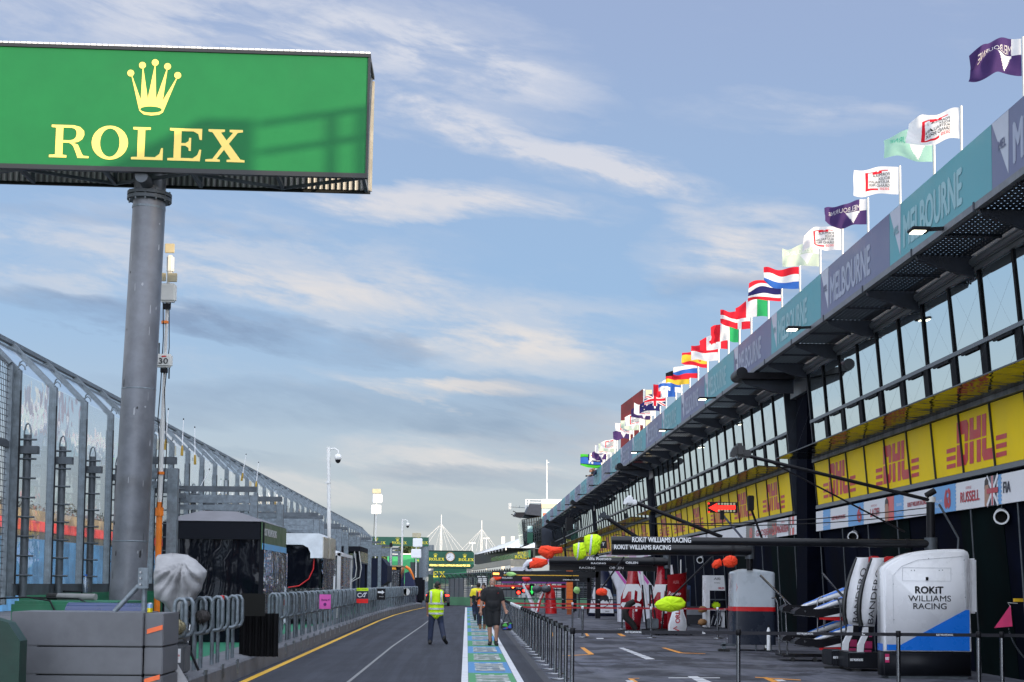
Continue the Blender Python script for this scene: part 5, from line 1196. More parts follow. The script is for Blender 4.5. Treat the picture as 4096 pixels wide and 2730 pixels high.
def camhouse(lab, px, py, Y, m, s_=1.0):
    P = at(px, py, Y); t = thing('arm_camera', lab, 'camera', P, 'cameras on gantry arms'); k = Y / 1500 * s_
    mb = MB(); mb.box((P.x - 9 * k, P.y - .15, P.z - 9 * k), (P.x + 6 * k, P.y + .15, P.z + 13 * k), m, 4 * k); mb.box((P.x + 4 * k, P.y - .12, P.z - 9 * k), (P.x + 16 * k, P.y + .12, P.z + 3 * k), m, 2 * k); mb.prism([(-16, -8), (-16, -2), (-12, 6), (-9, 6), (-9, -8)], P, (k, 0, 0), (0, 0, k), .12, m); mb.build('housing', t)
    mb = MB(); mb.ball((P.x - 1 * k, P.y, P.z - 9 * k), (5 * k, .1, 4 * k), chrome, 10, 6); mb.build('lens_dome', t)
camhouse('black domed camera housing on the long arm of the near gantry', 740, 452, 28.5, mat('camera housing plastic', (.03, .03, .033), .4), .66)
G2 = gantry('black pit gantry boom with white team lettering on the white and navy cabinet', 7.42, 39.2, 2.95, 3.78, 2.62, .145, txt=[(RW, 3.84, .115, 1.48, .0)], z0=2.10, cables=True)
A = at(722, 537, 39.2); B2 = at(637, 503, 39.2); arm(G2, A, B2, .05)
camhouse('white domed camera housing on the arm of the second gantry', 630, 501, 39.2, white, .42)
for (xa, ya, xb, yb2, r_) in ((737.5, 512 + 25, 709, 560, .0), ):
    pass
T = thing('arrow_sign', 'lit red arrow on a black lamp panel pointing left', 'sign', at(722, 508, 38.9), 'pit arrow signs')
def px3(x, y, Y, s=3.137, ox=2700, oy=1700): return at((ox + x / s) / 4, (oy + y / s) / 4, Y)
mb = MB(); a, c = px3(412, 1100, 38.9), px3(785, 968, 38.9); mb.box((a.x, 38.9, a.z), (c.x, 38.93, c.z), blackm); mb.build('panel', T)
k_ = (c.x - a.x) / 373
redl_ = emit('lit red led', (1.0, .02, .01), 1.0); bulbs = mat('unlit cream bulb', (.62, .56, .34), .4)
def ap(x, y): return ((x - 412) * k_, (1100 - y) * k_)
mb = MB(); mb.prism([ap(418, 1040), ap(528, 978), ap(528, 1010), ap(760, 1005), ap(760, 1055), ap(528, 1065), ap(532, 1095)], (a.x, 38.899, a.z), XU, ZU, .004, redl_)
for x, y in ((422, 985), (425, 1092)): mb.prism([ap(x - 12, y + 10), ap(x + 12, y + 10), ap(x + 12, y - 10), ap(x - 12, y - 10)], (a.x, 38.899, a.z), XU, ZU, .004, redl_)
mb.build('arrow', T)
mb = MB()
for y in (988, 1075):
    for x in (550, 590, 627, 660, 702, 742): q_ = ap(x, y); mb.tube([(a.x + q_[0], 38.893, a.z + q_[1]), (a.x + q_[0], 38.899, a.z + q_[1])], 15 * k_, bulbs, 12)
mb.build('bulb_row', T)
P1, P2 = px3(600, 1130, 38.9), px3(845, 1420, 39.1)
mb = MB(); mb.tube([P1, P2], .03, mat('grey blue arm', (.12, .13, .18), .4), 8); mb.box((P1.x - .07, 38.85, P1.z - .12), (P1.x + .03, 38.95, P1.z + .12), black); mb.build('mount_arm', T)
T = thing('arm_light', 'small black lamp box on a thin leaning rod beside the red arrow', 'lamp', px3(1090, 1420, 39.1))
P1, P2 = px3(955, 980, 39.0), px3(1090, 1420, 39.1)
mb = MB(); mb.box((P1.x - .085, 38.95, P1.z - .20), (P1.x + .075, 39.08, P1.z + .20), black, .02); mb.build('lamp_box', T)
mb = MB(); mb.tube([P1 - V((0, 0, .15)), P2], .032, blackm, 8); mb.build('rod', T)
# ------------------------------------------------------------------ fabric covered wheel-gun lights
OUTL = {1: (1950, [(890, 222), (930, 203), (1010, 200), (1050, 225), (1057, 270), (1040, 300), (1040, 345), (1000, 385), (960, 395), (915, 360), (890, 290)]),
 2: (1950, [(788, 295), (830, 280), (885, 275), (905, 300), (915, 400), (880, 430), (830, 440), (800, 400), (788, 340)]),
 3: (1950, [(468, 345), (490, 310), (560, 303), (600, 315), (690, 320), (695, 350), (690, 372), (620, 385), (600, 420), (550, 432), (490, 395), (468, 375)]),
 4: (1950, [(385, 460), (412, 445), (412, 420), (450, 416), (500, 425), (555, 432), (557, 475), (530, 490), (500, 510), (440, 516), (388, 512)]),
 5: (1950, [(1540, 850), (1560, 820), (1640, 775), (1700, 770), (1790, 785), (1830, 830), (1820, 870), (1760, 905), (1690, 918), (1600, 905), (1565, 885)]),
 6: (1950, [(1000, 725), (1015, 705), (1050, 695), (1090, 703), (1107, 725), (1100, 760), (1060, 768), (1015, 762), (1000, 745)]),
 7: (2700, [(435, 440), (470, 405), (510, 393), (555, 405), (578, 435), (575, 475), (540, 505), (490, 508), (450, 490)]),
 8: (2700, [(338, 480), (365, 440), (415, 425), (432, 450), (435, 490), (380, 520), (345, 510)])}
def bag(mb, P, ox, outl, Y, seed, m, ry):
    "cloth bag: an uneven outline swelling to both sides, with pulled creases"
    pts = [at((ox + x / 2.3056) / 4, (2050 + y / 2.3056) / 4, Y) for x, y in outl]; ring = []
    for i in range(len(pts)):
        a, c = pts[i], pts[(i + 1) % len(pts)]
        for t_ in (0, .33, .67): ring.append(a.lerp(c, t_))
    cen = sum(ring, V((0, 0, 0))) / len(ring); n = len(ring); lv = (1.0, .93, .78, .58, .34)
    def row(k, sg):
        out = []
        for i, p in enumerate(ring):
            d = p - cen; th = math.atan2(d.z, d.x); w_ = (1 - lv[k] ** 2) ** .5
            cr = 1 - .34 * abs(noise.noise(V((math.cos(th) * 2.3, math.sin(th) * 2.3, seed + lv[k] * 1.3)))) - .16 * abs(noise.noise(V((math.cos(th) * 6, math.sin(th) * 6, seed + 9))))
            out.append(cen + d * lv[k] * (1 + .05 * noise.noise(V((th * 2, lv[k] * 3, seed)))) + V((0, sg * ry * w_ * cr, 0)))
        return out
    for sg in (-1, 1):
        rows = [ring] + [row(k, sg) for k in range(1, 5)]
        vs = [p for rw in rows for p in rw] + [cen + V((0, sg * ry * .95, 0))]
        fs = [(k * n + i, k * n + (i + 1) % n, (k + 1) * n + (i + 1) % n, (k + 1) * n + i) for k in range(4) for i in range(n)] + [(4 * n + i, 4 * n + (i + 1) % n, 5 * n) for i in range(n)]
        if sg > 0: fs = [f[::-1] for f in fs]
        mb.add(vs, fs, m, False)
hv2 = hivis
def covered(lab, px, py, Y, wpx, hpx, m, rod=None, tape=False, grp='fabric covered gantry lights', seed=0, tie=None):
    P = at(px, py, Y); k = Y / 1500; t = thing('covered_light', lab, 'covered light', P, grp)
    rx, rz = wpx / 2 * k, hpx / 2 * k; ry = min(rx, rz) * .8
    if seed in OUTL:
        mb = MB(); bag(mb, P, OUTL[seed][0], OUTL[seed][1], Y, seed, m, min(rx, rz) * .85); mb.build('fabric_cover', t)
    rn = random.Random(seed * 7 + 3); bm = bmesh.new(); flat_ = wpx > hpx * 1.9
    for i in range(30 if wpx > 14 else 18):                    # wrapped cloth pulled tight over a boxy lamp: planes and creases
        d = V((rn.gauss(0, 1), rn.gauss(0, 1), rn.gauss(0, 1))).normalized()
        q_ = (abs(d.x) ** 3.5 + abs(d.y) ** 3.5 + abs(d.z) ** 3.5) ** (-1 / 3.5) * (.86 + .22 * rn.random())
        zs_ = (1 - .75 * abs(d.x * q_) ** 2.2) if flat_ else (1 - .25 * max(0, d.x * q_ * (1 if seed % 2 else -1)))
        bm.verts.new(P + V((max(-1, min(1, d.x * q_)) * rx, d.y * q_ * ry, max(-1, min(1, d.z * q_)) * rz * zs_)))
    bmesh.ops.convex_hull(bm, input=bm.verts[:])
    bmesh.ops.delete(bm, geom=[v for v in bm.verts if not v.link_faces], context='VERTS')
    bmesh.ops.subdivide_edges(bm, edges=bm.edges[:], cuts=2, use_grid_fill=True, smooth=.25)
    for v in bm.verts: v.co += (v.co - P) * (-.10 * abs(noise.noise((v.co - P) * (3.2 / max(rx, rz)) + V((seed, 0, 0)))))
    bm.verts.index_update(); mb = MB(); mb.add([v.co.copy() for v in bm.verts], [[v.index for v in f_.verts] for f_ in bm.faces], m, False); bm.free()
    if seed not in OUTL: mb.build('fabric_cover', t)
    if tape:
        mb = MB()
        for i in range(10):
            a0, a1 = -1.25 + .25 * i, -1.25 + .25 * (i + 1); f0, f1 = math.cos(a0) ** .5 if abs(a0) < 1.5 else 0, math.cos(a1) ** .5 if abs(a1) < 1.5 else 0
            vs = [P + V((rx * (-.28 + .10 * a - .0 + w_), -ry * (1.02 * math.cos(a) ** .45), rz * .98 * math.sin(a))) for a in (a0, a1) for w_ in (-.10, .10)]
            mb.add(vs, [(0, 1, 3, 2)], silver)
        mb.build('reflective_band', t)
    if rod:
        Q = at(rod[0], rod[1], Y); mb = MB(); mb.tube([P + V((0, 0, rz * .7)), Q], rod[2] * k, blackm, 8); mb.build('rod', t)
    return t
covered('yellow fabric cover with a grey band at the end of the near boom', 592.8, 545, 28.5, 19, 22, hivis, None, True, seed=1)
covered('yellow fabric cover with a grey band, lower left at the end of the second boom', 579.7, 551, 39, 15, 18.5, hivis, None, True, seed=2)
covered('orange-red fabric cover, upper one at the end of the third boom', 549, 552, 48, 24, 14.5, orange, None, seed=3)
covered('orange-red fabric cover, lower left at the end of the third boom', 538.5, 563, 52, 18, 11.5, orange, None, seed=4)
covered('large yellow fabric cover hanging low on a long slanting rod', 670, 604, 37.5, 32, 15.5, hivis, (712, 557, .9), seed=5)
covered('round orange fabric cover hanging on a slanting rod before the white emblem board', 601.5, 591.5, 39, 12, 8.5, orange, (624, 557, .9), seed=6)
covered('orange fabric cover beside the post of the white and navy cabinet, right one', 729, 561.5, 38.8, 17, 13, orange, None, seed=7)
covered('orange fabric cover left of its twin by the white and navy cabinet', 717, 564, 38.9, 12, 11, orange, None, seed=8)
pgf = mat('faded green cover fabric', (.34, .62, .20), .6, 0, .1, 6, .3, 25)
covered('pale green cloth cover at the left end of a distant black boom', 511, 574, 74.8, 11, 5.5, pgf, None, seed=9)
covered('small pale green cloth cover hanging in the dark garage background', 576.6, 590, 70, 7, 7.5, pgf, (572, 575, .35), seed=10)
covered('orange-red cover with a round lamp at the end of a distant boom', 498, 579, 80, 11, 7, orange, None, seed=11)
covered('dark red wing-shaped cover with white chevrons on a distant boom', 526, 579, 78, 9, 6, red, None, seed=12)
covered('small bright red cover near the distant red lamps', 528, 588, 88, 5, 5, red, None, seed=13)
# third to eighth gantry
G3 = gantry('black boom with white italic lettering and a sponsor box on the third gantry', 6.95, 52, 3.0, 2.85, 2.50, .15, txt=[('Alfa Romeo', 4.14, .10, .85, .04), ('RACING', 4.30, .05, .50, -.10), ('ORLEN', 5.50, .075, .42, -.08)], z0=1.9)
mb = MB(); mb.box((2.9, 52.6, 2.17), (6.9, 52.75, 2.36), carbon); mb.text('RACING', (3.95, 52.6, 2.24), XU, ZU, .07, txw, .02, 'LEFT', .55); mb.text('ORLEN', (5.0, 52.6, 2.24), XU, ZU, .08, txw, .02, 'LEFT', .5); mb.build('lower_boom', G3)
A = at(638, 538, 52); B2 = at(607, 518, 52); arm(G3, A, B2, .07)
camhouse('dark domed camera housing on the arm of the third gantry', 604, 516, 52, mat('blue black housing', (.02, .028, .04), .4), .34)
mb = MB(); mb.box((3.6, 48.2, 2.86), (4.5, 48.35, 3.10), carbon); mb.text('F1 T', (4.15, 48.2, 2.94), XU, ZU, .10, txw, .0, 'LEFT', .28); mb.build('short_boom', G3)
pinkm = mat('pink gantry paint', (.62, .10, .45), .35); whg = mat('white gantry paint', (.72, .72, .78), .35)
G4 = thing('pit_gantry', 'white and pink striped boom ending in a white curved nose', 'gantry', (6.6, 66, 0), 'overhead pit gantries')
mb = MB(); mb.box((2.9, 65.95, 2.54), (6.7, 66.2, 2.80), whg); mb.build('boom', G4)
mb = MB(); mb.box((4.85, 65.94, 2.63), (6.7, 65.949, 2.76), pinkm); mb.box((3.2, 65.94, 2.68), (3.7, 65.949, 2.78), pinkm); mb.build('pink_stripe', G4)
mb = MB(); mb.text('BWT', (3.95, 65.95, 2.63), XU, ZU, .12, mat('blue vinyl lettering', (.03, .05, .30), .4), .05, 'LEFT', .4); mb.text('BEST WATER TECHNOLOGY', (4.4, 65.95, 2.65), XU, ZU, .05, pinkm, 0, 'LEFT', .42); mb.build('lettering', G4)
mb = MB(); mb.tube([(3.0, 66.05, 2.67), (2.7, 66.05, 2.62), (2.55, 66.05, 2.48), (2.5, 66.05, 2.3)], [.15, .14, .10, .05], whg, 10); mb.tube([(2.75, 66, 2.42), (2.75, 66.1, 2.42)], .10, black, 12); mb.build('nose', G4)
mb = MB()
for x0, x1, xb in ((6.35, 7.35, 7.0), (7.05, 8.4, 8.05)):
    pass
mb.prism([(0, 0), (.30, 0), (1.05, -1.0), (1.10, -2.6), (.55, -2.6), (.50, -1.2)], (6.25, 67, 2.64), XU, ZU, -.5, whg); mb.build('leg', G4)
mb = MB(); mb.prism([(0, 0), (.34, 0), (1.25, -1.15), (1.30, -2.55), (.75, -2.55), (.62, -1.25)], (7.1, 66, 2.62), XU, ZU, -.5, whg); mb.build('leg', G4)
for ox, oy in ((6.42, 66.99), (7.32, 65.99)):
    mb = MB(); mb.prism([(0, 0), (.13, 0), (.72, -.78), (.66, -.90)], (ox, oy, 2.60), XU, ZU, .004, pinkm); mb.build('pink_band', G4)
def far_boom(lab, y, x0, x1, z, h, m, extra=None):
    t = thing('pit_gantry', lab, 'gantry', (x1, y, 0), 'overhead pit gantries')
    MB().box((x0, y, z - h / 2), (x1, y + .2, z + h / 2), m).build('boom', t); MB().box((x1 - .15, y, 0), (x1 + .10, y + .2, z + .5), blackm).build('post', t); return t
t = far_boom('black boom with a yellow line and a lit amber lamp', 75, 1.25, 6.6, 2.18, .30, carbon)
mb = MB(); mb.box((1.85, 74.99, 2.10), (5.6, 74.997, 2.14), mat('yellow line paint', (.75, .42, .02), .4)); mb.build('yellow_line', t)
mb = MB(); mb.box((1.32, 74.95, 2.13), (1.62, 74.99, 2.23), emit('lit amber lamp', (1, .25, .05), 2.6)); mb.build('lamp', t)
mb = MB(); mb.tube([(1.9, 74.98, 2.24), (1.9, 74.99, 2.24)], .04, txw, 12); mb.text('PIRELLI', (1.98, 74.99, 2.21), XU, ZU, .06, txw, 0, 'LEFT', .3); mb.build('lettering', t)
t = far_boom('plain black boom with small white lettering behind the yellow-lined one', 84, 1.7, 6.9, 1.95, .28, carbon)
mb = MB(); mb.text('MCLAREN', (2.0, 83.99, 1.97), XU, ZU, .08, txw, .02, 'LEFT', .55); mb.text('MERCEDES', (5.4, 83.99, 1.9), XU, ZU, .07, txw, .02, 'LEFT', .9); mb.build('lettering', t)
far_boom('thin dark red boom in the distance', 90, 1.6, 6.4, 1.55, .13, red)
t = far_boom('thin purple and black boom in the distance', 94, 2.2, 6.8, 1.78, .12, mat('purple boom', (.15, .03, .2), .4))
far_boom('farthest thin black boom with cables', 100, 1.7, 6.5, 1.30, .10, carbon)
# small lit and unlit lamps in the distance
lr = emit('lit red lamp', (1, .02, .01), 5.0); lg = emit('lit green arrow', (.02, .55, .08), .8)
def farlamp(lab, px, py, Y, m, r_=1.6):
    P = at(px, py, Y); k = Y / 1500; t = thing('pit_lamp', lab, 'lamp', P, 'pit signal lamps')
    MB().box((P.x - 3 * k, Y, P.z - 2.2 * k), (P.x + 3 * k, Y + .2, P.z + 2.6 * k), black, .02).build('housing', t)
    MB().tube([(P.x, Y - .02, P.z), (P.x, Y - .001, P.z)], r_ * k, m, 12).build('lens', t)
    MB().tube([(P.x, Y + .1, P.z + 2 * k), (P.x + 5 * k, Y + .1, P.z + 12 * k)], .35 * k, black, 5).build('rod', t)
farlamp('red lit signal lamp, leftmost of the distant pair', 518.5, 592.5, 88, lr); farlamp('red lit signal lamp right of its twin in the distance', 523.8, 590.6, 88, lr, 1.2); farlamp('bright red lamp glowing on a distant grey pod', 545, 588.5, 86, lr, 1.8)
farlamp('small amber lamp above the distant red lamps', 513, 587, 92, emit('lit amber small lamp', (1, .2, .03), 3), 1.2)
T = thing('arrow_sign', 'black panel with a green arrow pointing down, far down the lane', 'sign', at(532, 590, 90), 'pit arrow signs')
P = at(532, 590, 90); k = 90 / 1500
MB().box((P.x - 2.6 * k, 90, P.z - 6 * k), (P.x + 2.6 * k, 90.1, P.z + 6 * k), black).build('panel', T)
mb = MB(); mb.prism([(-.7, 4), (.7, 4), (.7, -1), (1.9, -1), (0, -4.5), (-1.9, -1), (-.7, -1)], (P.x, 89.995, P.z), (k, 0, 0), (0, 0, k), .004, lg); mb.build('arrow', T)
T = thing('arrow_sign', 'lime green board with a black arrow pointing left under the second boom', 'sign', at(618, 560.5, 70), 'pit arrow signs')
a, c = at(604, 566, 70), at(629, 557, 70); MB().box((a.x, 70, a.z), (c.x, 70.05, c.z), hivis).build('panel', T)
mb = MB(); w_ = c.x - a.x; mb.prism([(0.06, .22), (.30, .36), (.30, .28), (.9, .30), (.9, .16), (.30, .18), (.30, .08)], (a.x + .05, 69.997, a.z), XU, ZU, .002, txk); mb.build('arrow', T)
# ------------------------------------------------------------------ the white and navy cabinet
T = thing('gantry_cabinet', 'rounded cabinet, grey-white above, red stripe, navy below', 'cabinet', (7.56, 39.5, 0))
gw = mat('grey white cabinet paint', (.47, .52, .57), .3, 0, .05, 2, 0, 40, .06, .3); nc = mat('navy cabinet paint', (.018, .024, .040), .3, 0, .1, 2, 0, 40, 0, .3)
def rbox(mb, x0, x1, z0, z1, y0, y1, m, rad=.12, tap=0.0):
    ring = []
    for cx_, cy_, a0 in ((x1 - rad, y0 + rad, -90), (x1 - rad, y1 - rad, 0), (x0 + rad, y1 - rad, 90), (x0 + rad, y0 + rad, 180)):
        for i in range(6): a = math.radians(a0 + i * 18); ring.append((cx_ + rad * math.cos(a), cy_ + rad * math.sin(a)))
    n = len(ring); mx = (x0 + x1) / 2
    vs = [(p[0], p[1], z0) for p in ring] + [(mx + (p[0] - mx) * (1 - tap), p[1], z1) for p in ring]
    mb.add(vs, [(i, (i + 1) % n, n + (i + 1) % n, n + i) for i in range(n)], m, True); mb.add(vs[:n], [list(range(n))[::-1]], m); mb.add(vs[n:], [list(range(n))], m)
mb = MB(); rbox(mb, 6.98, 8.13, .16, 1.035, 39.2, 40.1, nc, .13, .01); mb.build('base', T)
mb = MB(); rbox(mb, 6.983, 8.127, 1.037, 1.15, 39.198, 40.1, red, .13, .0); mb.build('red_stripe', T)
mb = MB(); rbox(mb, 6.99, 8.12, 1.152, 2.02, 39.2, 40.1, gw, .13, .02); rbox(mb, 7.0, 8.11, 2.021, 2.07, 39.22, 40.08, gw, .12, .06); mb.add([(7.06, 39.3, 2.072), (8.05, 39.3, 2.072), (8.05, 40.0, 2.072), (7.06, 40, 2.072), (7.25, 39.4, 2.14), (7.6, 39.4, 2.14), (7.6, 39.9, 2.14), (7.25, 39.9, 2.14)], [(0, 1, 5, 4), (1, 2, 6, 5), (2, 3, 7, 6), (3, 0, 4, 7), (4, 5, 6, 7)], gw); mb.build('body', T)
mb = MB(); mb.prism([(0, 0), (.02, -.12), (.0, -.24), (.035, -.12)], (7.06, 39.19, 1.78), XU, ZU, .003, red); mb.build('emblem', T)
for x in (7.15, 7.6, 8.0):
    MB().tube([(x, 39.3, 0), (x, 39.3, .17)], .02, galv, 8).build('foot', T)
mb = MB(); mb.tube([(7.86, 39.22, .06), (7.86, 39.27, .06)], .06, rubber, 14); mb.box((7.82, 39.2, .08), (7.92, 39.3, .17), offwhite); mb.build('caster', T)
T = thing('outrigger', 'grey outrigger bar with two black weights by the white and navy cabinet', 'outrigger', (6.7, 39.0, 0))
mb = MB(); mb.box((6.62, 38.95, .13), (7.0, 39.05, .19), galvd); mb.box((6.66, 38.95, .06), (6.74, 39.05, .24), galv); mb.build('bar', T)
for x in (6.55, 6.66): MB().box((x, 38.85 - (x - 6.55), 0), (x + .16, 39.05 - (x - 6.55), .06), rubber, .01).build('weight', T)
# ------------------------------------------------------------------ upright engine covers with lettering
mgt = mat('magenta block paint', (.34, .025, .10), .4)
for idx, (ox, oy, dx) in enumerate(((7.63, 31.3, 0), (7.74, 30.5, .0))):
    T = thing('engine_cover', ['white upright engine cover with black lettering on the left plinth', 'white upright engine cover with black lettering, partly behind the blue cabinet'][idx], 'engine cover', (ox + .5, oy, 0), 'upright engine covers on plinths')
    k = .00224 * (1 if idx == 0 else .99)
    def q_(x, y): return ((x - 175) * k, .34 + (1275 - y) * k)
    mb = MB()
    prof = [(425, 392), (535, 390), (533, 480), (522, 580), (500, 700), (470, 860), (445, 1022), (345, 1022), (325, 960), (318, 880), (320, 790), (332, 700), (352, 610), (380, 520), (405, 450)]
    bevprism(mb, [q_(*p) for p in prof], (ox, oy, 0), .10, whp, .015); mb.build('cover', T)
    mb = MB(); ed = [(422, 395), (400, 450), (374, 520), (346, 610), (322, 700), (306, 790), (300, 880), (306, 960), (322, 1020)]
    mb.tube([(ox + q_(*p)[0], oy + .02, q_(*p)[1]) for p in ed], [.02, .025, .03, .035, .045, .05, .05, .05, .05], mat('dark carbon edge', (.05, .052, .055), .25, .6), 10); mb.build('edge_seal', T)
    mb = MB(); vs, fs, tw = text_mesh('BANDERO', 0.0)
    sx = 510 * k / tw; hh = .115
    def bent(x, y):
        u = x * sx; px_ = 402 + (u / k) * .085 + (u / k / 510) ** 2 * 45
        return V((ox + (px_ - 175) * k + (.5 - y) * hh * .98 * 1.0 - .0, oy - .006, .34 + (1275 - 1000) * k + u + 0 * y))
    mb.add([bent(x, y) for x, y in vs], fs, txk); mb.build('lettering', T)
    mb = MB(); mb.prism([q_(*p) for p in ((536, 392), (575, 376), (625, 378), (655, 400), (610, 450), (560, 470), (534, 468))], (ox, oy + .03, 0), XU, ZU, -.08, red); mb.build('red_cap', T)
    mb = MB(); mb.prism([q_(*p) for p in ((345, 1030), (385, 1030), (382, 1110), (345, 1190), (338, 1270), (286, 1270), (292, 1190), (330, 1110))], (ox, oy + .0, 0), XU, ZU, -.1, whp); mb.build('lower_fin', T)
    mb = MB(); mb.prism([q_(*p) for p in ((388, 1026), (440, 1026), (425, 1270), (340, 1270), (347, 1195), (386, 1112))], (ox, oy + .01, 0), XU, ZU, -.08, blackm); mb.build('dark_panel', T)
    for (y0_, y1_, x0_, x1_) in ((1100, 1120, 390, 420), (1158, 1225, 350, 420), (1238, 1272, 342, 412)):
        mb = MB(); mb.prism([q_(x0_, y1_), q_(x1_, y1_), q_(x1_, y0_), q_(x0_ + 6, y0_)], (ox, oy + .006, 0), XU, ZU, .003, mgt); mb.build('magenta_block', T)
for idx, (ox, oy) in enumerate(((7.60, 31.1), (7.72, 30.2))):
    T = thing('display_plinth', ['black plinth with team lettering under the left engine cover', 'black plinth with team lettering nearer the blue cabinet'][idx], 'plinth', (ox + .4, oy, 0), 'black plinths under the engine covers')
    w_ = .33 if idx == 0 else .72
    mb = MB(); mb.box((ox, oy, .06), (ox + w_, oy + .9, .38), dkp, .025); mb.build('body', T)
    mb = MB(); mb.box((ox + .01, oy - .004, .372), (ox + .32, oy + .01, .385), galv); mb.text(RW, (ox + .03, oy, .21), XU, ZU, .05, txw, .03, 'LEFT', .26); mb.build('lettering', T)
    mb = MB(); mb.box((ox - .14 if idx == 0 else ox + .1, oy + .02, 0.0), (ox + .25, oy + .14, .04), rubber); mb.build('foot', T)
# ------------------------------------------------------------------ rack of front wings
for lvl in (0, 1):
    for n_ in (0, 1):
        yy = 34.6 - n_ * .75; ox = 7.72 + n_ * .12; z0 = .55 + lvl * .68 - n_ * .06
        lab = ['blue-striped nose cone with black and red wing, ' + a_ for a_ in ('lower rear one on the rack', 'lower front one on the rack', 'upper rear one on the rack', 'upper front one on the rack')][lvl * 2 + n_]
        T = thing('front_wing', lab, 'front wing', (ox + .5, yy, z0), 'front wings on the rack')
        mb = MB(); secs = [(0.02, .0, .03, .03), (.2, .06, .07, .05), (.45, .15, .11, .075), (.75, .25, .14, .10), (1.0, .33, .16, .12)]
        rings = []
        for (x, z, wy, hz) in secs: rings.append([(ox + x, yy + wy * math.cos(a), z0 + z + hz * math.sin(a)) for a in [i * math.pi / 6 for i in range(12)]])
        vs = [p for r_ in rings for p in r_]; mb.add(vs, [(i * 12 + j, i * 12 + (j + 1) % 12, (i + 1) * 12 + (j + 1) % 12, (i + 1) * 12 + j) for i in range(4) for j in range(12)], whp, True); mb.build('nose_cone', T)
        mb = MB(); mb.add([(ox + .05, yy - .035, z0 + .05), (ox + 1.0, yy - .165, z0 + .40), (ox + 1.0, yy - .10, z0 + .455), (ox + .08, yy - .02, z0 + .07)], [(0, 1, 2, 3)], blp); mb.build('blue_stripe', T)
        mb = MB(); mb.prism([(-.42, -.02), (-.30, .05), (.1, .02), (.5, .05), (.95, .12), (1.0, -.14), (.1, -.17), (-.2, -.13), (-.44, -.09)], (ox, yy - .1, z0), XU, ZU, -.5, blackm); mb.build('main_plane', T)
        mb = MB(); mb.prism([(.12, -.17), (1.0, -.14), (1.0, -.20), (.55, -.235), (.12, -.21)], (ox, yy - .11, z0), XU, ZU, .004, red); mb.prism([(.22, -.155), (1.0, .03), (1.0, -.13)], (ox, yy - .104, z0), XU, ZU, .003, whp); mb.build('end_plate', T)
        mb = MB(); mb.tube([(ox - .2, yy - .13, z0 - .03), (ox - .2, yy - .10, z0 - .03)], .025, chrome, 10); mb.tube([(ox - .46, yy - .1, z0 - .12), (ox - .1, yy - .1, z0 - .15), (ox + .02, yy - .1, z0 - .14)], .010, chrome, 6); mb.build('fitting', T)
T = thing('wing_rack', 'chrome tube rack on casters carrying the front wings', 'rack', (8.2, 34.2, 0))
for (x, y_) in ((7.30, 34.9), (7.42, 34.6), (8.42, 33.5), (8.58, 33.7)):
    MB().tube([(x, y_, .1), (x - .04, y_, 1.3), (x - .10, y_, 1.43), (x - .18, y_, 1.42)], .022, chrome, 8).build('upright', T)
for a, c in (((6.85, 34.9, 1.95), (7.75, 34.8, 1.05)), ((8.0, 33.6, 2.0), (8.75, 33.5, 1.15)), ((8.62, 31.9, 1.75), (9.1, 31.8, 1.3))):
    MB().tube([a, c], .026, chrome, 8).build('handle', T)
for x in (8.1, 8.25, 8.5): MB().tube([(x, 34.5, .6), (x, 34.5, 1.38), (x + .06, 34.5, 1.46), (x + .13, 34.5, 1.45)], .014, chrome, 6).build('hook', T)
mb = MB(); mb.box((7.2, 34.0, .10), (8.9, 34.9, .14), blackm); mb.build('tray', T)
for x in (7.4, 7.9, 8.2, 8.7): MB().tube([(x, 33.9, .05), (x, 33.94, .05)], .05, rubber, 12).build('caster', T)
T = thing('air_bottle', 'small white gas bottle with a black valve beside the wing rack', 'bottle', (7.3, 36.5, 0))
mb = MB(); mb.tube([(7.33, 36.3, 0.15), (7.33, 36.3, .62), (7.33, 36.3, .70)], [.045, .045, .02], white, 10); mb.build('bottle', T); MB().tube([(7.33, 36.3, .70), (7.33, 36.3, .76)], .018, black, 8).build('valve', T)
# ------------------------------------------------------------------ team name boards over the garages
bmat = mat('white signboard', (.74, .75, .80), .4, 0, .03, 1); bluS = mat('light blue sign print', (.13, .36, .70), .4, 0, .05, 1); redS = mat('red sign lettering', (.48, .03, .05), .4); gryS = mat('grey sign print', (.16, .16, .16), .4, 0, .2, 2)
def sgn(x): return 9.96 * F / ((3200 + x / 1.845) / 4 - 466.5)
def team_sign(lab, segs, y_near, y_far, texts, zs=(3.27, 3.83)):
    T = thing('team_sign', lab, 'sign', (10.1, (y_near + y_far) / 2, zs[0]), 'team name boards over the garages')
    mb = MB(); mb.box((9.96, y_near, zs[0]), (10.02, y_far, zs[1]), bmat); B_ = mb.build('board', T)
    for ya, yb_, m in segs:
        mb = MB(); n = max(1, int(abs(ya - yb_) / .01)); pts = []
        z = zs[0]; k = 0
        L_ = []; R_ = []
        while z <= zs[1] + 1e-6:
            L_.append((-(ya - (.06 if k % 2 else 0)), z)); R_.append((-(yb_ + (.06 if k % 2 else 0)), z)); z += (zs[1] - zs[0]) / 14; k += 1
        vs = []; fs = []
        for (l, r_) in zip(L_, R_): vs += [(9.956, -l[0], l[1]), (9.956, -r_[0], r_[1])]
        for i in range(len(L_) - 1): fs.append((2 * i, 2 * i + 1, 2 * i + 3, 2 * i + 2))
        mb.add(vs, fs, m); mb.build('colour_block', T)
    mb = MB()
    for tx, y_, z_, h, wd, m, bo in texts: mb.text(tx, (9.956, y_, zs[0] + z_), (0, -1, 0), ZU, h, m, bo, 'LEFT', wd, .004)
    mb.build('lettering', T); return T
S = sgn
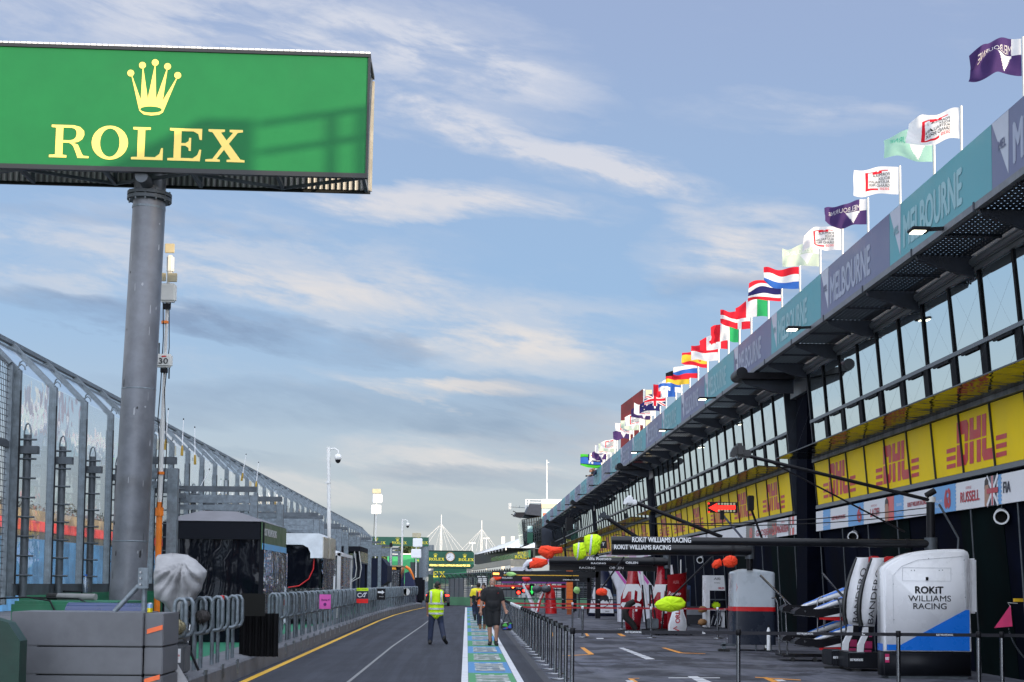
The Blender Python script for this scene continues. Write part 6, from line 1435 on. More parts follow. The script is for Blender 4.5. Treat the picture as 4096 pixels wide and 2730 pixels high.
T = team_sign('white and light blue team name board with two driver names', [(S(182), S(240), bluS), (S(370), S(490), bluS), (S(712), S(790), bluS), (S(1005), S(1185), bluS), (S(1495), S(1530), bluS)], 24, 42.55, [
    ('ROKiT WILLIAMS RACING', S(250), .24, .10, S(250) - S(352), redS, .02), ('LATIFI', S(540), .16, .19, S(540) - S(605), redS, .03), ('NICHOLAS', S(545), .40, .05, .5, redS, 0),
    ('ROKiT WILLIAMS RACING', S(820), .24, .10, S(820) - S(960), redS, .02), ('RUSSELL', S(1218), .15, .20, S(1218) - S(1360), redS, .04), ('GEORGE', S(1258), .40, .05, S(1258) - S(1300), redS, 0),
    ('6', S(442), .10, .36, S(442) - S(472), redS, .10), ('63', S(1100), .10, .36, S(1100) - S(1140), redS, .10), ('FIA', S(1542), .20, .20, S(1542) - S(1595), navy, .05),
    ('RWR', S(190), .30, .07, .5, bmat, 0), ('RACING', S(190), .12, .06, .55, bmat, 0), ('RWR', S(738), .30, .07, .4, bmat, 0), ('RACING', S(738), .12, .06, .4, bmat, 0), ('WILLIAMS', S(1030), .22, .06, .45, bmat, 0), ('RACING', S(1030), .12, .06, .4, bmat, 0)])
skin = mat('printed skin tone', (.40, .22, .15), .5); hair = mat('printed dark hair', (.04, .025, .02), .5)
def portrait(y, wd, T, flagm):
    mb = MB(); mb.prism([(-wd * .2, 0), (wd, 0), (wd, .56), (-wd * .2, .56)], (9.953, y, 3.27), (0, -1, 0), ZU, .002, flagm); mb.build('flag_print', T)
    mb = MB()
    pts = [(.0, .0), (.55, .0), (.62, .12), (.60, .32), (.50, .46), (.30, .54), (.10, .46), (.0, .30)]
    mb.prism([(p[0] * wd - wd * .5, p[1]) for p in pts], (9.949, y, 3.27), (0, -1, 0), ZU, .002, skin)
    mb.prism([(p[0] * wd - wd * .5, p[1]) for p in ((.0, .32), (.1, .40), (.5, .41), (.60, .34), (.56, .48), (.30, .556), (.06, .49))], (9.946, y, 3.27), (0, -1, 0), ZU, .002, hair); mb.build('portrait_print', T)
portrait(S(672), .5, T, red); portrait(S(1430), .42, T, navy)
mb = MB()
y_ = S(1462)
for a, c in (((-.30, .0), (.30, .56)), ((-.30, .56), (.30, .0))): mb.bar((9.946, y_ - a[0], 3.27 + a[1]), (9.946, y_ - c[0], 3.27 + c[1]), .08, .003, bmat, (1, 0, 0))
mb.bar((9.944, y_, 3.27), (9.944, y_, 3.83), .12, .003, bmat, (1, 0, 0)); mb.bar((9.942, y_, 3.27), (9.942, y_, 3.83), .07, .003, redS, (1, 0, 0)); mb.bar((9.943, y_ + .3, 3.55), (9.943, y_ - .3, 3.55), .003, .10, redS); mb.build('cross_print', T)
def zz(x, sc_=3.92, ox=2900): return 9.96 * F / ((ox + x / sc_) / 4 - 466.5)
T = team_sign('white and grey team name board with a red driver name in the second bay', [(zz(680), zz(830), gryS), (zz(1010), zz(1045), gryS), (zz(340), zz(480), gryS)], zz(1140), 62, [
    ('MAGNUSSEN', zz(838), .13, .22, zz(838) - zz(1012), redS, .04), ('KEVIN', zz(900), .42, .05, .5, redS, 0), ('GROSJEAN', zz(500), .13, .2, 3.0, redS, .03), ('20', zz(760), .10, .34, .7, red, .08), ('8', zz(400), .10, .34, .5, red, .08)])
mb = MB(); mb.box((9.95, zz(1105), 3.27), (9.954, zz(1045), 3.83), red); mb.box((9.946, zz(1075), 3.27), (9.949, zz(1060), 3.83), bmat); mb.box((9.946, zz(1105), 3.49), (9.949, zz(1045), 3.57), bmat); mb.build('flag_print', T)
pks = mat('pale pink sign print', (.62, .38, .55), .4)
team_sign('pale pink and white team name board in the third bay', [(84, 82.2, pks), (92, 88, pks), (99, 95, pks), (107, 103, pks)], 81.5, 113, [('RACING POINT', 87.9, .2, .16, 2.6, redS, .03), ('STROLL', 102.5, .2, .16, 2.2, redS, .03), ('PEREZ', 94.6, .2, .16, 2.2, redS, .03)])
team_sign('white and pink team name board far along the second bay', [(66, 64, pks), (70, 68, gryS), (75, 73, pks)], 62.4, 77.8, [('ORLEN', 67.9, .2, .16, 1.6, redS, .03), ('RACING', 72.8, .2, .16, 1.6, redS, .03)])
# white air ducts under the boards
for i, (px, py, rr_) in enumerate(((853.7, 536, 5.0), (1001.5, 516, 7.3), (701, 559.5, 3.2))):
    P = atX(px, py, 10.0); t = thing('air_duct', 'white round air duct opening under the team boards, ' + ['middle one', 'near one at the right edge', 'distant one'][i], 'air duct', P, 'white air ducts')
    r_ = rr_ * P.y / 1500
    mb = MB(); a = V((-.35, -.92, -.12)).normalized(); n = 20
    mb.tube([P + a * .22, P + a * .0, P - a * .25], r_, white, n, False); mb.tube([P + a * .22, P - a * .2], r_ * .82, black, n, False); u, v_, _ = frame(a)
    mb.add([P + a * .225 + (u * math.cos(t_) + v_ * math.sin(t_)) * q2 for t_ in [i_ * math.pi / 10 for i_ in range(20)] for q2 in (r_ * 1.06, r_ * .82)], [(2 * i_, 2 * ((i_ + 1) % 20), 2 * ((i_ + 1) % 20) + 1, 2 * i_ + 1) for i_ in range(20)], white); mb.build('duct', t)
    mb = MB(); mb.add([P - a * .1 + (u * math.cos(t_) + v_ * math.sin(t_)) * r_ * .82 for t_ in [i_ * math.pi / 10 for i_ in range(20)]], [list(range(20))], black); mb.build('grille', t)
    MB().tube([P + V((0, 0, r_)), P + V((.05, 0, r_ + .3))], .008, galvd, 5).build('hanger', t)
# pink pennant, striped bar and chain at the right edge
P = at(1008, 617, 27.2); T = thing('pennant', 'small pink triangular pennant hanging at the right edge', 'pennant', P)
mb = MB(); mb.prism([(-.32, -.20), (.10, -.17), (.06, .22)], P, (.8, 0, 0), ZU, .004, mat('pink pennant cloth', (.75, .05, .18), .6)); mb.build('cloth', T)
MB().tube([P + V((.05, 0, .18)), P + V((.0, 0, .26)), P + V((.18, 0, .25))], .006, offwhite, 5).build('tie', T)
MB().box((P.x + .12, 27.18, P.z + .28), (P.x + .55, 27.26, P.z + .34), mat('yellow striped bar', (.70, .42, .01), .5)).build('barrier_bar', None, 'yellow and black bar end at the right edge of the picture', 'bar', loc=P + V((.3, 0, .3)))
mb = MB()
for i in range(40):
    t_ = i / 39; c = V((P.x + .03 + .45 * t_, 27.25, P.z - .22 - 1.1 * math.sin(t_ * 1.45) ** .7 * .55)); mb.tube([c + V((.012 * math.cos(a), 0, .022 * math.sin(a))) if i % 2 else c + V((0, .012 * math.cos(a), .022 * math.sin(a))) for a in [j * math.pi / 3 for j in range(7)]], .004, galvd, 5, False)
mb.build('chain', None, 'thin dark chain sagging below the pink pennant', 'chain', loc=P)
# ------------------------------------------------------------------ equipment farther along the garages
arp = mat('deep red car paint', (.34, .006, .018), .28, 0, .06, 2, 0, 40, 0, .5)
def cover2(lab, ox, oy, h, wd, flip):
    T = thing('engine_cover', lab, 'engine cover', (ox, oy, 0), 'upright red engine covers')
    pr = [(-.10, 2.45), (.22, 2.45), (.26, 2.2), (.30, 1.9), (.46, 1.35), (.50, .95), (.42, .5), (.36, .05), (-.18, .05), (-.24, .5), (-.40, .95), (-.38, 1.25), (-.20, 1.65), (-.12, 2.0)]
    mb = MB(); bevprism(mb, [(p[0] * wd, p[1] * h) for p in pr], (ox, oy, 0), .12, arp, .02); mb.build('cover', T)
    mb = MB()
    vine = [(-.18, 1.72), (.30, 1.72), (.40, 1.55), (.42, 1.2), (.34, 1.08), (.24, 1.12), (.26, 1.45), (.16, 1.5), (.12, 1.12), (.02, 1.1), (.02, 1.45), (-.10, 1.45), (-.24, 1.2), (-.32, 1.18), (-.30, 1.4)]
    mb.prism([(p[0] * wd, p[1] * h) for p in vine], (ox, oy - .004, 0), XU, ZU, .003, txw); mb.prism([(p[0] * wd, p[1] * h) for p in ((-.40, .95), (-.34, 1.05), (.30, 1.02), (.40, .98), (.40, .90), (.26, .92), (.25, .72), (.17, .72), (.17, .93), (-.30, .86))], (ox, oy - .004, 0), XU, ZU, .003, txw)
    mb.build('emblem', T)
    mb = MB(); mb.text('Romeo', (ox + .13 * wd, oy - .004, .35), ZU, (-1, 0, 0), .10, txw, 0, 'LEFT', .5, .003, shear=.25); mb.build('lettering', T)
    mb = MB(); mb.tube([(ox + .40 * wd, oy + .06, 2.40 * h), (ox + .50 * wd, oy + .06, 1.6 * h), (ox + .62 * wd, oy + .06, .9 * h)], [.05, .06, .06], whp, 8); mb.build('white_edge', T)
    mb = MB(); mb.box((ox - .4 * wd, oy - .1, 0), (ox + .5 * wd, oy + .5, .05), blackm); mb.build('stand', T); return T
cover2('deep red upright engine cover with a large white emblem, nearer one', 6.72, 52.0, 1.0, .95, 0); cover2('deep red upright engine cover with a large white emblem, farther one', 6.05, 55.2, 1.0, .95, 0)
T = thing('side_pod', 'white curved bodywork panel with red vertical lettering on a low trolley', 'bodywork', (7.05, 50.8, 0))
mb = MB(); bevprism(mb, [(-.10, 1.15), (.22, 1.15), (.25, .8), (.34, .55), (.36, .3), (.30, .10), (-.26, .10), (-.26, .35), (-.14, .75)], (7.1, 50.7, 0), .15, whp, .03); mb.build('panel', T)
mb = MB(); mb.text('ORLEN', (7.22, 50.69, .42), ZU, (-1, 0, 0), .15, redS, .05, 'LEFT', .68); mb.tube([(7.12, 50.69, .30), (7.0, 50.69, .24), (7.2, 50.69, .16)], .02, redS, 6); mb.build('lettering', T)
mb = MB(); mb.box((6.4, 50.6, .06), (7.7, 51.2, .09), offwhite); mb.build('trolley', T)
for x in (6.5, 7.1, 7.6): MB().tube([(x, 50.65, .04), (x, 50.69, .04)], .04, rubber, 10).build('caster', T)
T = thing('gantry_cabinet', 'curved deep red cabinet with white italic lettering', 'cabinet', (7.3, 51.8, 0))
mb = MB(); mb.grid(lambda u, v: V((6.9 + .75 * math.sin(u * 1.57), 51.5 + .6 * (1 - math.cos(u * 1.57)), .12 + (2.05 - .12 + .12 * u) * v)), 14, 4, mat('deep red cabinet paint', (.26, .008, .012), .3, 0, .08, 1, 0, 40, 0, .4)); mb.box((6.85, 52.1, .12), (7.6, 52.6, 2.05), MATS['deep red cabinet paint']); mb.build('body', T)
mb = MB(); mb.text('Romeo', (6.93, 51.48, 1.35), XU, ZU, .13, txw, .0, 'LEFT', .42, .004, shear=.25); mb.text('ALFA', (7.1, 51.50, 1.75), XU, ZU, .10, mat('pale red lettering', (.5, .2, .2), .5), 0, 'LEFT', .2); mb.build('lettering', T)
T = thing('tool_rack', 'white tool rack with open shelves and small lettering by the garage wall', 'rack', (9.75, 59.3, 0))
mb = MB(); mb.box((9.45, 59.2, .05), (9.62, 60.0, 2.1), whp); mb.box((9.62, 59.22, 1.50), (10.25, 60, 2.1), whp); mb.box((9.62, 59.22, .72), (10.25, 60, .78), whp); mb.box((9.62, 59.22, 1.12), (10.25, 60, 1.16), galvd); mb.box((10.1, 59.4, .05), (10.25, 60, .72), whp); mb.build('frame', T)
mb = MB(); mb.text('Alfa', (9.78, 59.22, 1.92), XU, ZU, .10, txk, 0, 'LEFT', .26, .004, shear=.25); mb.text('RACING', (9.80, 59.22, 1.78), XU, ZU, .05, txk, 0, 'LEFT', .22); mb.text('ORLEN', (9.95, 59.22, 1.56), XU, ZU, .08, redS, .04, 'LEFT', .24); mb.build('lettering', T)
MB().box((9.75, 59.3, .80), (10.05, 59.6, 1.05), hivis, .06).build('fabric_bundle', None, 'yellow fabric bundle on a shelf of the white tool rack', 'bundle', loc=(9.9, 59.45, .8))
for i in range(3): mb = MB(); mb.tube([(9.68 + i * .16, 59.3, .12), (9.85 + i * .16, 59.5, .6)], .05, chrome, 8); mb.build('tool_cylinder', None, 'metal cylinder leaning in the bottom of the white tool rack', 'cylinder', 'cylinders in the tool rack', loc=(9.75 + i * .16, 59.4, .12))
mb = MB(); gl = mat('tan leather', (.28, .14, .05), .7)
for z in (.25, .75): mb.ball((9.30, 59.0, z), (.18, .15, .13), gl, 10, 8, .3)
mb.build('work_glove', None, 'pair of tan work gloves hanging left of the white tool rack', 'gloves', loc=(9.3, 59, .5))
T = thing('display_board', 'navy and white arched board with a black animal emblem and the number 10', 'board', (7.2, 80, 0))
mb = MB(); bevprism(mb, [(-.72, 0), (.72, 0), (.66, .7), (.62, 1.3), (.55, 1.9), (.38, 2.35), (.2, 2.46), (-.15, 2.46), (-.33, 2.3), (-.42, 1.7), (-.60, .6)], (7.2, 80, 0), .25, navy, .02); mb.build('board', T)
mb = MB(); mb.prism([(-.66, .18), (.66, .18), (.62, .55), (.60, 1.0), (.45, 1.42), (.15, 1.56), (-.40, 1.56), (-.48, 1.2), (-.58, .6)], (7.2, 79.996, 0), XU, ZU, .003, whp); mb.build('white_panel', T)
mb = MB(); mb.text('10', (6.83, 79.99, 1.65), XU, ZU, .18, txw, .0, 'LEFT', .19); mb.text('ALPHATAURI', (7.1, 79.99, 1.65), XU, ZU, .06, txw, .0, 'LEFT', .38); mb.text('BODY', (6.85, 79.99, .24), XU, ZU, .06, txk, .02, 'LEFT', .24); mb.text('MIND', (7.40, 79.99, .24), XU, ZU, .06, txk, .02, 'LEFT', .22)
mb.prism([(-.30, .75), (-.22, .95), (-.05, 1.15), (.10, 1.12), (.22, 1.2), (.36, 1.05), (.42, .85), (.38, .72), (.28, .85), (.18, .78), (.10, .9), (-.05, .78), (-.15, .86), (-.22, .72)], (7.2, 79.99, 0), XU, ZU, .003, txk)
mb.tube([(7.2 + .50 * math.cos(t_), 79.985, .98 + .50 * math.sin(t_)) for t_ in [3.0 + i * .2 for i in range(18)]], .02, txk, 6); mb.build('lettering', T)
# air hose, jack stand, orange column, red body panels, white poles, far clutter
mb = MB(); mb.tube([(6.05, 54, 1.10), (5.85, 54, 1.0), (5.72, 54, .75), (5.75, 54, .52), (5.98, 54, .30), (6.1, 54, .1)], [.10, .12, .12, .13, .11, .09], rubber, 12); mb.build('air_hose', None, 'thick bent black air hose beside the farther red engine cover', 'hose', loc=(5.9, 54, .1))
T = thing('lifting_jack', 'black lifting jack with wheels and upright handles before the red covers', 'jack', (6.4, 51.6, 0))
for x, x2 in ((6.2, 6.05), (6.35, 6.3), (6.55, 6.35), (6.7, 6.9)): MB().tube([(x, 51.5, .1), (x2, 51.6, 1.7)], .03, blackm, 8).build('handle', T)
mb = MB(); mb.box((6.0, 51.3, .08), (6.9, 51.7, .20), blackm, .02); mb.box((6.2, 51.4, .2), (6.6, 51.7, .55), galvd, .03); mb.build('frame', T)
for x in (6.05, 6.5, 6.85): MB().tube([(x, 51.25, .09), (x, 51.31, .09)], .09, rubber, 14).build('wheel', T)
T = thing('signal_column', 'tall ribbed orange column in the distant garages', 'column', (5.5, 84, 0))
mb = MB(); oc = mat('orange column paint', (.80, .17, .02), .45)
for i in range(30): mb.box((5.60, 84, .30 + i * .082), (5.95, 84.3, .30 + i * .082 + .07), oc)
mb.box((5.64, 84.05, 0), (5.9, 84.25, 2.76), mat('dark orange core', (.30, .06, .01), .5)); mb.build('column', T)
T = thing('race_body', 'red and white curved race car bodywork stood upright in the distance', 'bodywork', (4.9, 86, 0))
mb = MB(); mb.tube([(4.85, 86, 0), (4.82, 86, .7), (4.8, 86, 1.2), (4.7, 86, 1.7)], [.35, .32, .28, .12], red, 14); mb.build('red_body', T)
mb = MB(); mb.tube([(4.0, 85.8, 0), (4.15, 85.8, .7), (4.4, 85.8, 1.25), (4.75, 85.8, 1.6)], .07, whp, 8); mb.tube([(3.85, 85.8, .0), (3.75, 85.8, .6), (3.45, 85.8, 1.2), (3.2, 85.8, 1.7)], [.12, .12, .10, .06], whp, 8); mb.build('white_strut', T)
mb = MB(); mb.tube([(4.08, 85.7, .1), (4.22, 85.7, .7), (4.42, 85.7, 1.15)], .05, red, 6); mb.build('red_band', T)
T = thing('helmet_pod', 'pair of dark grey rounded pods on a distant gantry arm', 'pod', (4.2, 86, 1.4))
for px_, dz in ((537, 0), (546, .1)):
    P = at(px_, 589, 85.5); MB().ball(P, (.30, .2, .22), mat('dark grey pod', (.07, .08, .09), .25), 14, 10).build('pod', T)
random.seed(9)
DK = [mat('dark garage clutter', (.012, .013, .02), .6, 0, .5, 3), mat('blue garage clutter', (.03, .06, .14), .5), mat('grey garage clutter', (.16, .17, .19), .5), mat('white garage clutter', (.6, .62, .66), .5)]
for i in range(14):
    y = 60 + i * 3.1 + random.random(); x = 8.2 + random.random() * 1.6; h = .7 + random.random() * 1.1; w_ = .4 + random.random() * .5
    t = thing('equipment_trolley', 'dark equipment trolley in the crowded distant row along the garages', 'trolley', (x, y, 0), 'equipment trolleys along the garages')
    MB().box((x, y, .12), (x + w_, y + .6, h), DK[i % 4 if i % 5 else 0], .02).build('body', t); MB().box((x + .05, y - .02, h * .6), (x + w_ - .05, y - .004, h * .9), DK[(i + 2) % 3]).build('drawer', t)
    for k in (.06, w_ - .06): MB().tube([(x + k, y + .1, .06), (x + k, y + .14, .06)], .06, rubber, 10).build('caster', t)
for i in range(12):
    y = 62 + i * 3.7; x = 9.1 + .4 * math.sin(i * 2.3)
    MB().tube([(x, y, 0), (x, y, 2.4 + .5 * math.sin(i))], .03, offwhite if i % 2 else galvd, 8).build('tent_pole', None, 'thin upright pole standing before the distant garages', 'pole', 'poles before the distant garages', loc=(x, y, 0))
# black loudspeakers hanging under the canopy, far
for i, (px, py, hw, hh) in enumerate(((569.5, 524, 3.4, 6.5), (554.5, 546.5, 3.4, 5))):
    P = at(px, py, 112); k = 112 / 1500
    t = thing('loudspeaker', 'black box hanging below the canopy, ' + ['upper right one of two', 'lower left one of two'][i], 'loudspeaker', P, 'hanging black boxes'); MB().box((P.x - hw * k, 112, P.z - hh * k), (P.x + hw * k, 112.5, P.z + hh * k), black, .03).build('box', t); MB().tube([P + V((0, .2, hh * k)), P + V((.05, .2, hh * k + .8))], .03, black, 6).build('hanger', t)
# ------------------------------------------------------------------ far end of the pit lane
def z4(x, y, Y): return at((1400 + x / 2.24) / 4, (1700 + y / 2.24) / 4, Y)
def board(lo, hi, Y, m, t=.2): return MB().box((lo.x, Y, lo.z), (hi.x, Y + t, hi.z), m)
T = thing('overhead_gantry', 'green overhead gantry with gold crowns and lettering across the track', 'gantry', (-5.3, 200, 0))
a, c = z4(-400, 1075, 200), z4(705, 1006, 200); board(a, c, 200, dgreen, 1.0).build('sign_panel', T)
mb = MB()
for x0 in (375, 563, 183): p = z4(x0, 1066, 200); serif_word(mb, 'ROLEX', (p.x, 200, p.z), XU, ZU, .34, yel, .01)
mb.build('lettering', T)
for x0 in (426, 614, 234): p = z4(x0, 1042, 200); mb = MB(); crown(mb, (p.x, 200, p.z), XU, ZU, .50, yel, dgreen, .01); mb.build('crown_emblem', T)
p = z4(688, 1075, 201); MB().tube([(p.x, 201, 0), (p.x, 201, p.z)], .95, galv, 16).build('post', T)
T = thing('clock_sign', 'dark green sign with a round white clock and amber lit text', 'sign', (-3, 195, 0))
a, c = z4(703, 1283, 195), z4(1112, 1127, 195)
mb = MB(); w_, h_ = c.x - a.x, c.z - a.z; mb.prism([(0, 0), (w_ - .3, 0), (w_, .3), (w_, h_ - .3), (w_ - .3, h_), (0, h_)], (a.x, 195, a.z), XU, ZU, -.4, dgreen); mb.build('sign_panel', T)
mb = MB(); hb = .05
mb.bar((a.x, 194.97, a.z + h_ - .06), (c.x - .3, 194.97, a.z + h_ - .06), .04, .08, blackm); mb.bar((a.x, 194.97, a.z + .06), (c.x - .3, 194.97, a.z + .06), .04, .08, blackm); mb.build('edge_trim', T)
ylit = emit('lit yellow lettering', (.72, .62, .02), .55)
mb = MB()
for x0 in (707, 972): p = z4(x0, 1213 + (x0 - 707) * .018, 195); serif_word(mb, 'ROLEX', (p.x, 195, p.z), XU, ZU, .34, ylit, .01)
mb.build('lettering', T)
for x0 in (765, 1028): p = z4(x0, 1186 + (x0 - 765) * .018, 195); mb = MB(); crown(mb, (p.x, 195, p.z), XU, ZU, .52, ylit, dgreen, .01); mb.build('crown_emblem', T)
p = z4(715, 1264, 195); q_ = z4(1075, 1264, 195); mb = MB(); mb.text('FORMULA 1 ROLEX AUSTRALIAN GRAND PRIX 2020', (p.x, 195, p.z), XU, ZU, .24, emit('lit amber text', (1.0, .70, .16), 1.6), .02, 'LEFT', q_.x - p.x, .01); mb.build('lit_text', T)
p = z4(898, 1181, 195); mb = MB(); mb.tube([(p.x, 194.85, p.z), (p.x, 194.99, p.z)], .56, white, 32); clk = mb.build('clock_face', T)
mb = MB(); mb.tube([(p.x + .57 * math.cos(i * math.pi / 16), 194.84, p.z + .57 * math.sin(i * math.pi / 16)) for i in range(33)], .05, mat('bronze clock rim', (.42, .26, .12), .3, .6), 8, False); mb.build('rim', clk)
mb = MB(); mb.bar((p.x, 194.83, p.z), (p.x - .04, 194.83, p.z + .38), .015, .05, txk); mb.bar((p.x, 194.83, p.z), (p.x - .24, 194.83, p.z - .12), .015, .06, txk)
for i in range(12): t_ = i * math.pi / 6; mb.bar((p.x + .40 * math.cos(t_), 194.84, p.z + .40 * math.sin(t_)), (p.x + .48 * math.cos(t_), 194.84, p.z + .48 * math.sin(t_)), .01, .03, txk)
mb.build('hands', clk)
T = thing('track_billboard', 'large dark green board with gold E and X under the clock sign', 'billboard', (-3, 230, 0))
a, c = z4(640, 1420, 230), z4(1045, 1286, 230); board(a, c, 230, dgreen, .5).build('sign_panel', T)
p = z4(735, 1363, 230); mb = MB(); serif_word(mb, 'EX', (p.x, 230, p.z), XU, ZU, .88, yel, .01); mb.build('lettering', T)
T = thing('track_billboard', 'sunlit bright green board behind the overhead gantry', 'billboard', (-10, 262, 0))
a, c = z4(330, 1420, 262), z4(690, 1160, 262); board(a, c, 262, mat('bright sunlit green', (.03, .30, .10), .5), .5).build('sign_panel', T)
mb = MB(); mb.box((a.x, 261.9, c.z - .05), (c.x, 262.6, c.z + .12), white); mb.build('top_edge', T)
p = z4(640, 1300, 262); mb = MB(); crown(mb, (p.x + .3, 262, p.z), XU, ZU, 2.2, yel, MATS['bright sunlit green'], .01); mb.build('crown_emblem', T)
MB().box((z4(540, 1250, 240).x, 240, 0), (z4(690, 1250, 240).x, 240.3, z4(540, 1228, 240).z), mat('dark gantry frame', (.02, .03, .03), .5)).build('marshal_hut', None, 'dark hut in front of the sunlit green board', 'hut', loc=(-8, 240, 0))
MB().box((z4(700, 1440, 150).x, 150, 0), (z4(745, 1440, 150).x, 150.8, z4(700, 1340, 150).z), mat('dark green cabin', (.01, .05, .03), .5)).build('green_hut', None, 'narrow dark green cabin left of the gold lettered board', 'cabin', loc=(-2, 150, 0))
# tree beyond the track
T = thing('tree', 'rounded dark green tree crown above the fence beneath the overhead gantry', 'tree', z4(445, 1400, 300))
T.location.z = 0; P = z4(445, 1140, 300)
lf = [mat('tree leaves', (.055, .085, .02), .8, 0, .4, .6), mat('paler tree leaves', (.10, .12, .03), .8, 0, .4, .6)]  # two leaf tones, mixed at random
mb = MB(); random.seed(31)
cl = [(random.uniform(-6, 6.5), random.uniform(-3, 3), random.uniform(-1.6, 1.6), random.uniform(1.4, 2.4)) for i in range(16)]
for cx_, cy_, cz_, r_ in cl:
    if abs(cx_) > 4.5: cz_ -= 1.0
    for i in range(420):
        d = V((random.gauss(0, 1), random.gauss(0, 1), random.gauss(0, 1))).normalized() * r_ * random.random() ** .4; c0 = P + V((cx_, cy_, cz_ - .4)) + V((d.x, d.y, d.z * .75))
        a = V((random.gauss(0, 1), random.gauss(0, 1), random.gauss(0, 1))).normalized() * .30; b_ = V((random.gauss(0, 1), random.gauss(0, 1), random.gauss(0, 1))).normalized() * .30
        mb.add([c0 - a, c0 + b_, c0 + a, c0 - b_], [(0, 1, 2, 3)], lf[random.random() < .5])
mb.build('crown', T)
mb = MB(); bark = mat('tree bark', (.09, .065, .045), .9, 0, .3, 2); mb.tube([(P.x, 300, 0), (P.x + .2, 300, P.z * .6), (P.x, 300, P.z)], [.5, .35, .15], bark, 10)
for dx_ in (-4, -2, 2.5, 4.5): mb.tube([(P.x + .15, 300, P.z * .55), (P.x + dx_ * .6, 300, P.z - 1), (P.x + dx_, 300, P.z + .3)], [.25, .15, .05], bark, 6)
mb.build('trunk', T)
# cable stayed stadium masts
stw = mat('white stadium steel', (.58, .59, .60), .4)
for i, (mx, ty, fy, by, cabs) in enumerate(((819, 803, 886, 1125, [(-170, 1010), (-140, 1060), (-300, 1150), (60, 1110), (110, 1110), (175, 1120), (225, 1120), (-60, 1110)]), (1181, 853, 932, 1120, [(-215, 1120), (-170, 1120), (-120, 1110), (40, 1080), (70, 1075), (105, 1075), (130, 1070), (-50, 1100)]))):
    Tp, Fk, Bs = z4(mx, ty, 600), z4(mx - 2, fy, 600), z4(mx - 8, by + 140, 600)
    T = thing('stadium_mast', 'white cable stayed stadium mast on the horizon, ' + ('left and taller one' if i == 0 else 'right and shorter one'), 'mast', Bs, 'white stadium masts'); k = 600 / 1500 / 8.96
    MB().tube([Fk, Tp], [4 * k, 3 * k], stw, 8).build('spire', T)
    mb = MB()
    for dx_ in (-6, 0, 6): mb.tube([Fk, z4(mx - 4 + dx_ * 1.5, (fy + by) / 2 + 40, 600), z4(mx - 8 + dx_ * .8, by + 140, 600)], 2.3 * k, stw, 6)
    mb.build('mast_leg', T)
    for dx_, ey in cabs: MB().tube([Fk, z4(mx + dx_, ey + 30, 600)], (1.4 if abs(dx_) > 100 else .8) * k, stw, 5).build('stay_cable', T)
for lab, x, y0_, Y in (('distant floodlight mast between the two stadium masts', 1095, 1062, 450), ('grey lamp mast right of the stadium masts', 1222, 1020, 260)):
    P = z4(x, y0_, Y); T = thing('floodlight_mast', lab, 'floodlight mast', (P.x, Y, 0)); k = Y / 1500 / 8.96
    MB().tube([(P.x, Y, 0), (P.x, Y, P.z)], [5 * k, 3 * k], offwhite, 8).build('pole', T)
    mb = MB()
    for dx_ in (-24, -12, 0, 12, 24): mb.box((P.x + (dx_ - 5) * k, Y - .1, P.z + 2 * k), (P.x + (dx_ + 5) * k, Y + .1, P.z + 9 * k), offwhite)
    mb.bar((P.x - 30 * k, Y, P.z + k), (P.x + 30 * k, Y, P.z + k), .1, 3 * k, offwhite); mb.build('lamp_head', T)
# white roofed terrace building
T = thing('terrace_building', 'terrace building with a white curved roof, green glazing and tan balustrade', 'building', (4, 215, 0))
wr = mat('white roof sheet', (.80, .80, .80), .4, 0, .05, .3)
A, B_, C_, D_, E_ = z4(1115, 1163, 290), z4(1395, 1098, 200), z4(1700, 1098, 199), z4(1560, 1000, 212), z4(1115, 1150, 290)
up = V((0, 0, .25)); back = V((9, 10, 0))
mb = MB(); mb.add([A, B_, D_, E_, A + back, B_ + back, D_ + back], [(0, 1, 2, 3), (4, 6, 5), (0, 4, 5, 1)], wr); Fp = z4(1720, 1000, 211); mb.add([B_, C_, Fp, D_], [(0, 1, 2, 3)], wr)
mb.add([A - up, B_ - up, C_ - up, C_ + V((8, 6, -.25)), A + back - up], [(0, 1, 2, 3, 4)], dsteel); mb.build('roof', T)
mb = MB()
for i in range(13): t_ = i / 12; p = A.lerp(B_, t_); mb.box((p.x - .05, p.y - .05, p.z - .35), (p.x + .12, p.y + .05, p.z + .10), offwhite)
mb.build('gutter_bracket', T)
def slab(p0, p1, m, name, y0a, y1a, y0b, y1b, Ya, Yb, t=.3, xa=None, xb=None):
    a0, a1, b0, b1 = z4(p0, y0a, Ya), z4(p0, y1a, Ya), z4(p1, y0b, Yb), z4(p1, y1b, Yb); n = V((.3, .6, 0))
    mb = MB(); v = [a0, b0, b1, a1]; v += [q + n for q in v]; mb.add(v, [(0, 1, 2, 3), (7, 6, 5, 4), (0, 4, 5, 1), (1, 5, 6, 2), (2, 6, 7, 3), (3, 7, 4, 0)], m); return mb.build(name, T)
slab(1115, 1640, mat('dark terrace interior', (.012, .016, .018), .6), 'recess', 1250, 1160, 1240, 1100, 272, 196)
tanm = mat('tan balustrade', (.36, .34, .29), .6, 0, .1, .5); ggl = mat('green glazing', (.02, .10, .05), .2, 0, .3, 1)
slab(1265, 1600, ggl, 'green_glazing', 1222, 1188, 1186, 1120, 235, 194)
mb = MB(); P = z4(1480, 1196, 197); mb.text('ROLEX', (P.x, P.y - .3, P.z), (.8, -.3, 0), ZU, .42, yel, .05, 'LEFT', 1.9, .05); P = z4(1505, 1160, 197); mb.text('ROLEX', (P.x, P.y - .3, P.z), (.8, -.3, 0), ZU, .34, yel, .05, 'LEFT', 1.4, .05); mb.build('lettering', T)
